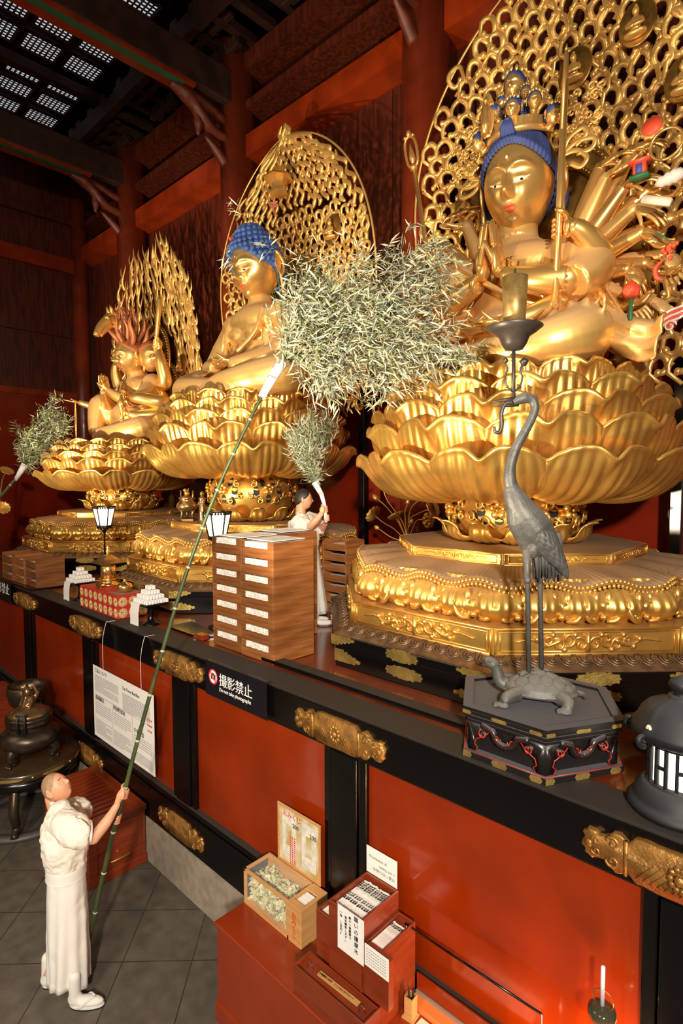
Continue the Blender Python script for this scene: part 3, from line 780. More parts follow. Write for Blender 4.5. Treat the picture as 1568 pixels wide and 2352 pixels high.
def hand(mb, wrist, d, up, s=1., side=1, curl=.35, spread=.1, thumb=.6, curls=None):
    """wrist point, pointing direction, back-of-hand normal; s = 1 gives a 0.185 long hand."""
    d = V(d).normalized(); up = (V(up)-d*V(up).dot(d)).normalized(); lat = d.cross(up)*side
    Rm = M4((lat, d, up)).transposed() if False else M4(((lat.x, d.x, up.x), (lat.y, d.y, up.y), (lat.z, d.z, up.z)))
    w = V(wrist)
    mb.ball(w+d*.045*s, (.040*s, .055*s, .017*s), 14, 10, rot=Rm)
    mb.ball(w+d*.02*s, (.028*s, .035*s, .019*s), 12, 8, rot=Rm)
    for k, (o, L) in enumerate(((.029, .072), (.010, .082), (-.010, .076), (-.028, .060))):
        b = w+d*(.082-.004*abs(k-1.2))*s+lat*o*s; dd = d+lat*(o/.03)*spread
        finger(mb, b, dd, up, L*s, .0086*s, curls[k] if curls else curl)
    finger(mb, w+d*.028*s+lat*.026*s-up*.004*s, d*(1-thumb*.4)+lat*thumb-up*.25, up, .068*s, .0098*s, curl*.6)
def grip(mb, c, axis, wrist, pr, s=1., side=1):
    """A fist closed round a rod of radius pr: c = grip centre on the rod, axis = rod direction (toward the thumb)."""
    c = V(c); axis = V(axis).normalized(); w = V(wrist); out = (w-c); out = (out-axis*out.dot(axis)).normalized(); t = axis.cross(out)*side
    rf = .0088*s; R_ = pr+rf*.9
    Rm = M4(((axis.x, out.x, t.x), (axis.y, out.y, t.y), (axis.z, out.z, t.z)))
    mb.ball(c+out*(R_+.012*s)+t*.004*s, (.040*s, .020*s, .034*s), 14, 10, rot=Rm)
    mb.cap(c+out*(R_+.018*s), w, .026*s, .023*s, 10)
    for k in range(4):
        b = c+axis*(.0285-.019*k)*s; pts = []
        for q in range(9):
            a = -.5+q*(4.2+.1*k)/8; rr = R_+(.010*s if q < 2 else 0)
            pts.append(b+out*cos(a)*rr+t*sin(a)*rr)
        mb.tube(pts, [rf*1.15, rf*1.1, rf*1.1, rf*1.05, rf, rf, rf*.95, rf*.9, rf*.75], 8); mb.ball(pts[-1], rf*.75, 8, 6)
    pts = []
    for q in range(7):
        a = .5-q*2.6/6; pts.append(c+axis*(.036+.004*q)*s*1.05+out*cos(a)*R_*1.15+t*sin(a)*R_*1.15)
    mb.tube(pts, [rf*1.3, rf*1.3, rf*1.2, rf*1.1, rf*1.05, rf, rf*.8], 8); mb.ball(pts[-1], rf*.8, 8, 6)

# ------------------------------------------------------------------ the thousand-armed statue (right)
def Lr(x, y, z, k='R'): return V((CXS[k]+x, CY+y, z))
fig = thing('thousand_armed_statue', 'golden many-armed seated statue with blue hair and small heads on its crown', 'statue', Lr(0, 0, 5.18))
fig['label'] = 'golden many-armed seated statue with ultramarine hair and small heads on its crown'
b = MB()
b.ball(Lr(0, -.05, 5.98), (.50, .36, .66), 28, 18); b.ball(Lr(0, -.08, 6.27), (.62, .34, .26), 28, 16); b.ball(Lr(0, -.2, 5.62), (.47, .36, .28), 24, 14)
b.ball(Lr(0, -.2, 5.33), (.92, .58, .17), 30, 12)
for sg in (-1, 1):
    b.ball(Lr(sg*.60, -.08, 6.28), (.25, .24, .25), 18, 12); b.ball(Lr(sg*.70, -.12, 6.08), (.25, .26, .32), 18, 12)
    stube(b, [Lr(sg*.35, -.05, 5.40), Lr(sg*.66, -.28, 5.47), Lr(sg*.84, -.48, 5.45), Lr(sg*.72, -.74, 5.36), Lr(sg*.3, -.86, 5.31), Lr(-sg*.1, -.84, 5.30)], [.24, .27, .26, .21, .16, .12], 7, 18)
    # upper arm and prayer forearm
    stube(b, [Lr(sg*.62, -.08, 6.34), Lr(sg*.78, -.2, 6.08), Lr(sg*.72, -.42, 5.92)], [.21, .23, .17], 6, 16)
    # heavy draped sleeve
    b.ball(Lr(sg*.60, -.14, 6.16), (.27, .27, .30), 20, 14); b.ball(Lr(sg*.62, -.2, 5.97), (.24, .24, .22), 18, 12)
    # falling sash
    # folds
    for q in range(5):
        x = sg*(.45+.13*q); b.tube(spline([Lr(x, -.42-.02*q, 5.78-.02*q), Lr(x+sg*.1, -.62, 5.68), Lr(x+sg*.06, -.9+.09*q, 5.5), Lr(x-sg*.05, -.98+.12*q, 5.32)], 5), .022, 6)
    for q in range(4):
        b.tube(spline([Lr(sg*(.50+.06*q), -.36, 6.36), Lr(sg*(.64+.09*q), -.36+.03*q, 6.12), Lr(sg*(.70+.07*q), -.33+.03*q, 5.86)], 5), .016, 6)
b.tube(spline([Lr(-.5, -.33, 6.4), Lr(-.2, -.47, 6.16), Lr(.1, -.5, 5.95), Lr(.42, -.42, 5.72)], 6), .035, 8)
b.tube(spline([Lr(-.45, -.40, 5.80), Lr(0, -.57, 5.72), Lr(.45, -.40, 5.80)], 6), .03, 8)
b.tube(spline([Lr(-.45, -.45, 5.66), Lr(0, -.6, 5.58), Lr(.45, -.45, 5.66)], 6), .025, 8)
stube(b, [Lr(0, -.02, 6.4), Lr(0, -.03, 6.55), Lr(0, -.03, 6.8)], [.26, .20, .19], 5, 20)
for z, r in ((6.54, .215), (6.60, .205)): b.lathe([(r-.02, z-.02), (r+.012, z), (r-.02, z+.02)], 28, M4.Translation(Lr(0, -.03, 0)))
o = b.build('robed_body', 'goldf', fig); remesh(o, .02, 3)
for sg in (-1, 1):
    b = MB(); stube(b, [Lr(sg*.66, -.38, 5.98), Lr(sg*.40, -.50, 6.0), Lr(sg*.14, -.55, 6.08)], [.15, .125, .09], 6, 18); b.ball(Lr(sg*.66, -.38, 5.98), .15, 16, 10); b.build('prayer_forearm', 'goldbright', fig)
    b = MB(); stube(b, [Lr(sg*.80, -.12, 6.12), Lr(sg*.86, -.2, 6.2), Lr(sg*.80, -.38, 6.33), Lr(sg*.73, -.48, 6.39)], [.13, .125, .095, .07], 6, 16); b.ball(Lr(sg*.80, -.12, 6.12), .13, 14, 10); b.build('staff_forearm', 'goldbright', fig)
    b = MB()      # scarf tumbling from the elbow over the throne
    P_ = spline([Lr(sg*.74, -.05, 6.0), Lr(sg*.86, -.1, 5.75), Lr(sg*.98, -.2, 5.55), Lr(sg*1.12, -.25, 5.44), Lr(sg*1.28, -.22, 5.36), Lr(sg*1.40, -.3, 5.36)], 8); rows = []
    for i, q in enumerate(P_):
        v = i/(len(P_)-1); w_ = .09+.12*v; d = (P_[min(i+1, len(P_)-1)]-P_[max(i-1, 0)]).normalized(); sd = d.cross(V((0, -1, .25))).normalized()
        rows.append([q+sd*w_*u/4+V((0, -1, .2))*(.035*cos(u*1.7+v*5)+.02*sin(u*3+v*9)) for u in range(-4, 5)])
    b.grid(rows); solid(b.build('trailing_scarf', 'goldf', fig), .02)
# hands together, two hands round the staffs
for sg in (-1, 1):
    b = MB(); w = Lr(sg*.085, -.56, 6.12)
    b.lathe([(.085, -.03), (.10, -.015), (.10, .015), (.085, .03)], 16, M4.Translation(Lr(sg*.16, -.55, 6.07)) @ M4.Rotation(sg*radians(75), 4, 'Y'))
    hand(b, w, (-sg*.10, .02, 1), (sg, .1, .1), 3.0, side=-sg, curl=.10, spread=.05, thumb=.25)
    b.build('praying_hand', 'goldbright', fig)
SX = .636
for sg in (-1, 1):
    b = MB(); grip(b, Lr(sg*SX, -.52, 6.385), (.03*sg, 0, 1), Lr(sg*(SX+.12), -.47, 6.39), .03, 2.2, side=sg)
    b.build('gripping_hand', 'goldbright', fig)
# open lap hands with a bowl shape
for sg in (-1, 1):
    b = MB(); stube(b, [Lr(sg*.6, -.35, 5.78), Lr(sg*.4, -.58, 5.66), Lr(sg*.2, -.72, 5.60)], [.12, .09, .07], 5, 12)
    hand(b, Lr(sg*.2, -.72, 5.60), (-sg, -.15, .05), (0, -.5, -1), 2., side=sg, curl=.4)
    b.build('lap_arm', 'goldbright', fig)
# lace necklace and belly sash lines
b = MB()
for q in range(22):
    a = -1.1+2.2*q/21; z = 6.40-.12*cos(a); p = Lr(.36*sin(a), -.10-.26*cos(a)-.06, z)
    b.ball(p, (.02, .012, .02), 8, 6); b.ball(p-V((0, -.0, .05)), (.012, .01, .022), 6, 5)
    if q % 3 == 1: b.tube([p, p-V((0, .02, .12)), p-V((0, .0, .19))], [.01, .014, .005], 6)
b.build('necklace', 'golddark', fig)
hd = Head(.335, .37, .50, mxf(Lr(.03, -.07, 7.10), radians(9), radians(10)), jaw=.20, fat=1.3, nose=1.5, brow=2.6)
b = MB(); hd.skull(b, 96, 84); o = b.build('head', 'goldbright', fig)
b = MB(); hd.ears(b, 1.5, 1.25); b.build('ears', 'goldbright', fig)
hd.eyes(fig, .045, .05, hw=.23, cx=.38, cz=-.045); hd.lips(fig, w=.2, cz=-.51, h=.065)
b = MB(); hd.patch(b, lambda u, v: (u*.035, .36+.07*(v-.5)*sqrt(max(0, 1-u*u)), .02), 9, 6, .02); b.build('forehead_jewel', 'whitepaint', fig)
b = MB(); hl = hairline(radians(55), radians(86), radians(140))
hd.cap(b, hl, .085, 240, 30, lambda ph, th, t: .012*cos(ph*60)*min(1, t*2)+.055*exp(-((t-.93)/.07)**2)*max(0, cos(ph)+.3)+(.05*exp(-(ph % (2*pi)-0)**2/.02)*0))
for q in range(7): b.tube(spline([hd.mx @ V((.018*(q-3), -.29, .38)), hd.mx @ V((.015*(q-3), -.32, .46)), hd.mx @ V((.008*(q-3), -.28, .54))], 4), lerpl([.02, .018, .008], 9), 8)
for sg in (-1, 1):
    b.tube(spline([hd.mx @ V((sg*.34, .14, .10)), hd.mx @ V((sg*.37, .17, -.15)), hd.mx @ V((sg*.34, .18, -.34))], 5), lerpl([.05, .06, .02], 11), 10)
b.build('blue_hair', 'bluehair', fig)
# crown band
b = MB(); rows = []
for j, (rr, z) in enumerate(((.27, .40), (.30, .405), (.305, .45), (.285, .455), (.30, .52), (.26, .53))):
    rows.append([hd.mx @ V((rr*1.0*cos(2*pi*k/120)*(1+.035*(k % 3 == 0)*(j in (3, 4))), rr*1.08*sin(2*pi*k/120)*(1+.035*(k % 3 == 0)*(j in (3, 4)))+.02, z+.0)) for k in range(120)])
b.grid(rows, True); b.build('crown_band', 'goldhalo', fig)
b = MB(); b.ball(hd.mx @ V((0, .02, .47)), (.25, .27, .13), 20, 10, rot=hd.mx.to_3x3()); b.ball(hd.mx @ V((0, 0, .62)), (.14, .14, .22), 16, 10); b.build('hair_knot', 'bluehair', fig)
def small_head(pos, s, yaw, hair='bluehair', m='goldbright', nm='crown_head', par=None):
    h = Head(.36*s, .40*s, .48*s, mxf(pos, yaw, radians(8)), nose=2., brow=3.2, fat=1.6)
    c = MB(); h.skull(c, 48, 44); h.ears(c, .6); c.tube([h.mx @ V((0, .02, -.3*s)), h.mx @ V((0, .04, -.62*s))], [.2*s, .24*s], 12)
    o = c.build(nm, m, par or fig)
    c = MB(); h.cap(c, hairline(radians(52), radians(95), radians(130)), .09, 40, 12); c.build('hair', hair, o)
    c = MB(); [c.ball(h.mx @ V((u*.34*s, -.30*s+.10*abs(u)*s, (.50-.1*u*u)*s)), (.075*s, .05*s, .12*s), 8, 6) for u in (-1, -.5, 0, .5, 1)]
    c.build('diadem', m, o); return o
small_head(hd.mx @ V((0, -.02, .88)), .27, .1)
for (x, y, z, s_, yw) in ((.05, -.27, .60, .185, .1), (-.15, -.21, .64, .165, -.6), (.22, -.17, .64, .165, .7), (-.33, -.14, .46, .19, -.9), (.36, -.08, .50, .20, 1.2), (-.10, -.12, .74, .13, -.5), (.12, -.10, .76, .13, .6)):
    small_head(hd.mx @ V((x, y, z)), s_, yw)
# little standing figure with an oval aureole in the crown
b = MB(); c0 = hd.mx @ V((-.20, -.30, .42)); rows = []
for j in range(9):
    t = j/8; w_ = .075*sin(pi*(t*.9+.08))**.7
    rows.append([c0+V((w_*(k/6-1), .01*(k/6-1)**2, t*.42)) for k in range(13)])
b.grid(rows); o = b.build('oval_aureole', 'goldhalo', fig); solid(o, .012)
b = MB(); b.lathe([(.045, 0), (.04, .1), (.03, .2), (.032, .25), (.012, .28)], 12, M4.Translation(c0+V((0, -.03, .02)))); b.ball(c0+V((0, -.03, .33)), (.022, .022, .028), 10, 8); b.build('small_buddha', 'whitepaint' if 0 else 'goldbright', fig)
# cut-metal pendants beside the head
def ribbon(pts, w, m, nm, par, t=.012):
    b = MB(); p = spline(pts, 6)
    rows = [[q+V((w*sin(i/len(p)*9)*.15-w/2, 0, 0)), q+V((w/2, 0, 0))] for i, q in enumerate(p)]
    b.tube(p, w/2, 6, flat=.18, up=(0, 1, 0)); return b.build(nm, m, par)
for sg in (-1, 1):
    b = MB()
    for a0, l in ((-.2, .26), (.4, .30), (.95, .26)):
        d = V((sg*cos(a0), 0, sin(a0)-.25)).normalized(); p = hd.mx @ V((sg*.40, .05, .18)); sd = V((-d.z, 0, d.x))
        b.tube(spline([p, p+d*l*.5+sd*.05, p+d*l, p+d*l*.9-sd*.08, p+d*l*.45-sd*.06], 5), .026, 6, flat=.3, up=(0, 1, 0))
    b.build('cloud_pendant', 'whitepaint' if 0 else 'goldhalo', fig)
    b = MB(); c1 = hd.mx @ V((sg*.60, .12, .50)); random.seed(5)
    for q in range(34):
        p = c1+V((random.uniform(-.15, .15), random.uniform(-.01, .01), random.uniform(-.22, .22)))
        spiral(b, p, (1, 0, 0), (0, 0, 1), .045, 1.1, .016, start=random.random()*6, seg=5)
    b.build('cut_metal_ornament', 'goldhalo', fig)
# the fan of arms (spreads behind the shoulders on both sides)
def armpix(pts, Y=5.86): return [Yp(x, y, Y) for x, y in pts]
ARMS = [((1329, 493), (1395, 401), (1457, 368), 5.80), ((1352, 509), (1439, 422), (1510, 396), 5.70), ((1362, 521), (1497, 430), (1556, 452), 5.86),
        ((1365, 539), (1464, 473), (1526, 496), 5.66), ((1375, 577), (1482, 529), (1533, 567), 5.6), ((1421, 526), (1556, 496), (1600, 470), 5.9),
        ((1375, 598), (1533, 585), (1545, 610), 5.85), ((1365, 621), (1449, 618), (1480, 667), 5.6), ((1365, 605), (1493, 605), (1530, 622), 5.78),
        ((1365, 645), (1441, 685), (1480, 720), 5.62), ((1365, 672), (1421, 710), (1454, 700), 5.5), ((1400, 420), (1455, 340), (1538, 307), 6.0),
        ((1390, 640), (1500, 690), (1540, 720), 5.85), ((1320, 470), (1380, 380), (1420, 352), 5.95), ((1355, 690), (1400, 740), (1445, 775), 5.7)]
TIPS = {}
for sg in (1, -1):
    for i, (a, m_, e, Y) in enumerate(ARMS):
        pts = []
        for p in (a, m_, e):
            q = Yp(p[0], p[1], Y); lx = q.x-CXS['R']; pts.append(V((CXS['R']+sg*lx, q.y, q.z)))
        root = Lr(sg*.50, .12, 6.15); A = root.lerp(pts[0], .55)
        b = MB(); d = (pts[1]-A).normalized()
        stube(b, [A, A.lerp(pts[1], .5), pts[1]], [.084, .076, .054], 5, 14)
        hdv = (pts[2]-pts[1]).normalized()
        b.lathe([(.052, -.012), (.062, 0), (.052, .012)], 14, M4.Translation(pts[1]-d*.05) @ d.to_track_quat('Z', 'Y').to_matrix().to_4x4())
        upv = V((0, -.55, .8)) if i % 2 else V((0, .5, -.8))
        hand(b, pts[1]-d*.01, hdv, upv, 2.0, side=sg*(1 if i % 2 else -1), curl=.45+.25*((i*7) % 3), spread=.12, thumb=.5)
        TIPS[(sg, i)] = pts[1]+hdv*.17-upv.normalized()*.05
        b.build('outer_arm', 'goldbright' if i % 3 else 'goldf', fig)
ST = 'treasures held by the many-armed statue'
def held(name, label, cat, mbs, loc):
    if len(mbs) == 1: o = mbs[0][0].build(name, mbs[0][2], None, loc=loc); tag(o, label, cat, ST); return o
    t = thing(name, label, cat, loc, ST)
    for m_, n_, mt in mbs: m_.build(n_, mt, t)
    return t
p = Yp(1497, 290, 5.9)
rt = M4.Translation(p) @ M4.Rotation(radians(80), 4, 'X')
held('sun_disc', 'flat red disc in a scalloped gold setting held up at upper right', 'ornament', [(MB().lathe([(.0, -.012), (.085, -.012), (.085, .012), (0, .012)], 30, rt), 'red_disc', 'coral'),
     (MB().lathe([(.06, -.03), (.115, -.02), (.10, .0), (.07, -.01)], 40, rt, wob=lambda k, z: 1+.06*cos(k*2*pi*12)), 'gold_setting', 'goldhalo')], p)
p = Yp(1470, 388, 5.55)
held('toy_palace', 'tiny red palace with blue door and green foot on an open golden palm', 'ornament', [(MB().box(p.x-.05, p.x+.05, p.y-.04, p.y+.04, p.z-.06, p.z+.05), 'red_body', 'coral'),
     (MB().prism([(p.x-.09, p.y-.08), (p.x+.09, p.y-.08), (p.x+.09, p.y+.08), (p.x-.09, p.y+.08)], p.z+.05, p.z+.085, z1poly=[(p.x-.03, p.y-.03), (p.x+.03, p.y-.03), (p.x+.03, p.y+.03), (p.x-.03, p.y+.03)]), 'roof', 'coral'),
     (MB().box(p.x-.025, p.x+.025, p.y-.046, p.y-.04, p.z-.05, p.z+.03), 'blue_door', 'bluep'), (MB().box(p.x-.075, p.x+.075, p.y-.06, p.y+.06, p.z-.085, p.z-.06), 'green_foot', 'greenp')], p)
p = Yp(1536, 415, 5.6); sh = MB(); pts = [p+V((-.11+.026*q, 0, .004*q)) for q in range(10)]
sh.tube(pts, [.01, .035, .05, .042, .058, .05, .062, .05, .045, .01], 16)
held('conch_shell', 'pale pink striped conch shell at the right edge among golden hands', 'shell', [(sh, 'shell', 'whitepaint')], p)
p = Yp(1508, 462, 5.45); held('sutra_box', 'pale gold oblong sutra box lying across two golden hands', 'box', [(MB().box(-.12, .12, -.03, .03, -.03, .03, M4.Translation(p) @ M4.Rotation(radians(24), 4, 'Y')), 'box', 'cream')], p)
p = Yp(1540, 566, 5.5); g = MB(); random.seed(2)
for q in range(16): g.ball(p+V((random.gauss(0, .02), random.gauss(0, .02), random.gauss(0, .025))), .02, 8, 6)
held('grape_bunch', 'small coral red bunch of round fruit with a dark green leaf', 'fruit', [(g, 'fruit', 'coral'), (MB().tube(spline([p+V((0, 0, .03)), p+V((-.06, 0, .1)), p+V((-.14, 0, .17))], 4), lerpl([.01, .03, .004], 9), 6, flat=.3), 'leaf', 'greenp')], p)
p = Yp(1515, 620, 5.45); held('red_crescent', 'coral red crescent shaped piece between golden fingers', 'ornament', [(MB().tube(spline([p+V((.03, 0, .08)), p+V((-.03, 0, .02)), p+V((-.02, 0, -.06)), p+V((.03, 0, -.09))], 5), lerpl([.01, .035, .035, .01], 16), 8, flat=.6), 'crescent', 'coral')], p)
p = Yp(1449, 666, 5.35); lb = MB().lathe([(.02, -.07), (.055, -.055), (.07, -.02), (.065, .02), (.04, .055), (.005, .085)], 24, M4.Translation(p), wob=lambda k, z: 1+.05*cos(k*2*pi*5))
held('lotus_bud', 'round red lotus bud on a green stem held upright at the right', 'flower', [(lb, 'bud', 'coral'), (MB().tube([p+V((0, 0, -.36)), p+V((0, 0, -.06))], .018, 10), 'stem', 'greenp')], p)
p = Yp(1530, 740, 5.5); cl = MB(); cr = MB()
for q in range(5):
    y0 = q*.022; w_ = MB() if 0 else (cl if q % 2 == 0 else cr)
    w_.tube(spline([p+V((-.16, 0, -.03+y0*.5-.04)), p+V((-.07, 0, -.02+y0-.03)), p+V((.02, 0, .03+y0-.03)), p+V((.1, 0, .02+y0)), p+V((.22, 0, .09+y0*.6))], 5), lerpl([.012, .014, .013, .012, .004], 21), 6)
spiral(cl, p+V((.03, -.01, -.04)), (1, 0, 0), (0, 0, 1), .05, 1.4, .012, seg=6); spiral(cr, p+V((.03, -.02, -.04)), (1, 0, 0), (0, 0, 1), .033, 1.3, .007, seg=6)
held('painted_cloud', 'white, red and blue striped cloud scroll low at the right edge', 'ornament', [(cl, 'white_bands', 'whitepaint'), (cr, 'red_bands', 'coral')], p)
p = Yp(1530, 330, 5.75); held('gold_ring', 'plain gold ring held by fingertips under the disc of red', 'ring', [(MB().tube([p+V((.13*cos(a*pi/18), 0, .13*sin(a*pi/18))) for a in range(37)], .014, 8, cap=False), 'ring', 'goldbright')], p)
# staffs
p = Lr(.612, -.52, 5.5); SB, STp = Lr(.612, -.52, 5.58), Lr(.668, -.52, 7.6); SD = (STp-SB).normalized()
st = thing('long_staff', 'tall tapering gold staff rising past the right side of the statue face', 'staff', p)
MB().tube([SB, STp], .030, 14).build('shaft', 'goldbright', st)
m_ = MB(); m_.tube([STp-SD*.4, STp, STp+SD*.24], [.034, .045, .03], 6, flat=.5); m_.tube([STp+SD*.24, STp+SD*.31], [.03, .002], 6, flat=.5); m_.build('blade', 'goldhalo', st)
MB().tube([SB-SD*.05, SB+SD*.02], .036, 12).build('ferrule', 'ink', st)
A, Bp = Yp(1012, 770, 4.95), Yp(950, 385, 4.95)
st = thing('ringed_staff', 'slim gold staff topped by a looped ring finial, leaning beside the column', 'staff', A)
MB().tube([A, Bp], .022, 12).build('shaft', 'goldbright', st)
d = (Bp-A).normalized(); rtv = V((1, 0, 0)); m_ = MB()
L = [Bp+d*(.17-.17*cos(a*2*pi/24))+rtv*.085*sin(a*2*pi/24)*(1+.15*cos(a*4*pi/24)) for a in range(25)]
m_.tube(L, .014, 8, cap=False); m_.ball(Bp+d*.37, (.025, .025, .04), 10, 8); m_.lathe([(.03, -.03), (.04, 0), (.03, .03)], 12, M4.Translation(Bp)); m_.tube([Bp+d*.03, Bp+d*.1, Bp+d*.18, Bp+d*.26], [.012, .035, .02, .004], 8)
for q in (-1, 1): m_.ball(Bp+d*.34+rtv*q*.05, .018, 8, 6)
m_.build('ring_finial', 'goldbright', st)
# ------------------------------------------------------------------ openwork mandorlas
def mandorla(key, kind, label):
    rnd = random.Random({'R': 1, 'M': 2, 'L': 3}[key]); YB = 1.16
    z0, z1, W = 5.35, 9.95, 1.93
    if key == 'L': z0, z1, W = 5.3, 9.0, 1.80
    if key == 'M': z1 = 9.72
    def hwf(z):
        t = (z-z0)/(z1-z0)
        if t < .45: return W*(.80+.20*sin(min(1, t/.45)*pi/2))
        s_ = (t-.45)/.55; return W*(max(0, 1-s_**2.1))**.60
    def P(x, z, d=0): return Lr(x, YB-.30*(x/W)**2-.42*((z-z0)/(z1-z0))**2-d, z, key)
    t = thing('openwork_mandorla', label, 'mandorla', Lr(0, YB, 3.9, key), 'openwork mandorlas behind the statues')
    sc = MB()
    if kind == 'flame':
        n = 0; rows = 15
        for j in range(rows):
            z = z0+(z1-z0-.25)*j/(rows-1); w = hwf(z); cnt = max(2, int(w*2/.19))
            for i in range(cnt+1):
                x = -w+2*w*i/cnt+rnd.uniform(-.04, .04)
                if abs(x) < .52 and 5.9 < z < 7.4 and (x/.5)**2+((z-6.75)/.75)**2 < 1: continue
                L = rnd.uniform(.42, .62); lean = x*.08; a = rnd.choice((-1, 1))*.055; pts = []
                for q in range(7):
                    s_ = q/6; pts.append(P(x*(1-.06*s_)+a*sin(s_*5.2+rnd.uniform(-.1, .1))*(1-.3*s_)-lean*s_, z+L*s_, .02*sin(s_*4)))
                r = .037*rnd.uniform(.8, 1.3); pp = spline(pts, 3)
                sc.tube(pp, lerpl([r*.7, r*1.25, r, r*.95, r*.7, r*.4, r*.04], len(pp)), 6, flat=.6, up=(0, 1, 0))
                for _f in range(rnd.choice((1, 2, 2))):
                    k = pts[rnd.choice((1, 2, 3))]; sg = rnd.choice((-1, 1))
                    pq = spline([k, k+V((sg*.06, 0, .05)), k+V((sg*.075, -.01, .14)), k+V((sg*.045, 0, .24))], 3); sc.tube(pq, lerpl([r*.6, r*.8, r*.5, .002], len(pq)), 5, flat=.6, up=(0, 1, 0))
        # separate small flame at the outer foot
        for (x, z, L) in ((1.62, 5.5, .8), (1.75, 5.45, 1.1), (1.86, 5.55, .95), (1.95, 5.5, .6), (1.7, 5.9, .9), (1.82, 6.2, .8), (-1.62, 5.5, .8), (-1.75, 5.45, 1.0)):
            pts = [P(x+.05*sin(q*1.3), z+L*q/6, .05) for q in range(7)]; pp = spline(pts, 3); sc.tube(pp, lerpl([.03, .05, .035, .03, .02, .01, .002], len(pp)), 6, flat=.6, up=(0, 1, 0))
    else:
        sp = .205 if key == 'R' else .17; j = 0; z = z0
        while z < z1:
            w = hwf(z)-.07; x0 = (j % 2)*sp*.5; n = int(w/sp)
            for i in range(-n, n+1):
                x = i*sp+x0*(1 if i < n else -1)+rnd.uniform(-.02, .02)
                if abs(x) > w or w < .14: continue
                if (x/.45)**2+((z-7.15)/.48)**2 < 1: continue
                zz = z+rnd.uniform(-.02, .02)
                if key == 'M' and z > 8.15+.5*(1-abs(x)/1.5):      # licking flames at the top
                    zz = min(zz, hwf(0) if 0 else zz)
                    pp = spline([P(min(1, hwf(min(z1-.02, zz+.34*q/5))/max(.01, hwf(zz)))*x*.97+.045*sin(q*1.5+x*7+j), zz+.30*q/5, .012*sin(x*40)) for q in range(6)], 3); sc.tube(pp, lerpl([.02, .045, .035, .04, .03, .012], len(pp)), 6, flat=.7, up=(0, 1, 0)); continue
                sg = rnd.choice((-1, 1)); st = rnd.choice((0, 1, 2))*.8-.6; r = sp*rnd.uniform(.46, .54)
                pts = []; nq = 15; tr = rnd.uniform(.030, .038)*(1.05 if key == 'R' else .85)
                pts.append((x-sg*r*.3, zz-sp*.95)); pts.append((x+sg*r*.95, zz-sp*.35))
                for q in range(nq+1):
                    u = q/nq; a = sg*(st-.2+u*4.9); rr = r*(1-.42*u**2.2); pts.append((x+sg*rr*cos(a*sg)*.95, zz+rr*sin(a*sg)*1.12))
                P3 = [P(a_, b_, .012*sin(k_*.9)) for k_, (a_, b_) in enumerate(pts)]
                m_ = len(P3); sc.tube(P3, [tr*(.5+.6*sin(min(1, (k_+1)/m_*2.2)*pi/2))*(1-.35*(k_/m_)**4) for k_ in range(m_)], 6, flat=.8, up=(0, 1, 0))
                sc.ball(P3[-1], tr*1.1, 6, 5)
                if rnd.random() < .35: sc.tube([P(x+sp*.5, zz-sp*.4), P(x+sp*.3, zz+sp*.1), P(x+sp*.55, zz+sp*.6)], [.008, .02, .006], 5)
            z += sp*.92; j += 1
    sc.build('openwork_scrolls', 'goldhalo', t)
    if kind != 'flame':
        rim = MB()
        for off, r_ in (((-.05, .014),)):
            pp = []
            for q in range(61):
                s_ = q/60; zz = z0+(z1-z0)*s_; pp.append((hwf(zz)+off, zz))
            for sg in (-1, 1):
                rim.tube([P(sg*max(0, a_), b_, .0) for a_, b_ in pp], [r_]*55+[r_*(1-k_/7) for k_ in range(6)], 8, flat=1.2)
        # flame fringe round the outside
        for sg in (-1, 1):
            for q in range(0):
                s_ = .06+q/46*.92; zz = z0+(z1-z0)*s_; w = hwf(zz); n_ = V((sg*.4, 0, 1)).normalized()
                pts = [P(sg*w, zz), P(sg*(w+.04), zz+.08), P(sg*(w+.015), zz+.17), P(sg*(w+.02), zz+.24)]; pp = spline(pts, 3)
                rim.tube(pp, lerpl([.03, .035, .02, .003], len(pp)), 6, flat=.6)
        rim.build('outer_band', 'goldhalo', t)
    # beaded halo rings behind head and body
    def ringband(cx, cz, ro, ri, nm, dd=.10, asp=1.12):
        b = MB(); n = 72; c = P(cx, cz, dd); rows = []
        for rr, dy in ((ri, 0), (ri+.02, -.03), (ri+(ro-ri)*.5, .0), (ro-.03, -.03), (ro, 0)):
            rows.append([c+V((rr*cos(2*pi*k/n), dy, rr*asp*sin(2*pi*k/n))) for k in range(n)])
        b.grid(rows, True)
        for k in range(n):
            a = 2*pi*(k+.5)/n
            b.ball(c+V(((ro-.03)*cos(a), -.045, (ro-.03)*asp*sin(a))), .013, 6, 4); b.ball(c+V(((ri+.03)*cos(a), -.045, (ri+.03)*asp*sin(a))), .011, 6, 4)
        o = b.build(nm, 'golddark', t); solid(o, .03)
    if key == 'L': ringband(.0, 6.75, .62, .42, 'halo_ring', .25, 1.3); ringband(0, 5.9, .85, .62, 'body_ring', .2, 1.1)
    else:
        ringband(0, 7.15, .66, .42, 'head_halo_ring', .14); ringband(0, 6.1, 1.02, .80, 'body_halo_ring', .10)
        b = MB().lathe([(.0, -.02), (.43, -.02), (.43, .0), (0, .02)], 40, M4.Translation(P(0, 7.15, .12)) @ M4.Rotation(radians(90), 4, 'X') @ M4.Diagonal((1, 1.12, 1, 1)))
        b.build('halo_disc', 'golddark', t)
    # little seated buddhas on oval discs
    spots = {'R': ((-.75, 8.35), (.18, 8.62), (.82, 8.72), (1.25, 8.0), (-1.15, 7.6)), 'M': ((.95, 8.0), (-.9, 7.9), (1.3, 7.0)), 'L': ((-.55, 7.15), (.85, 6.6))}[key]
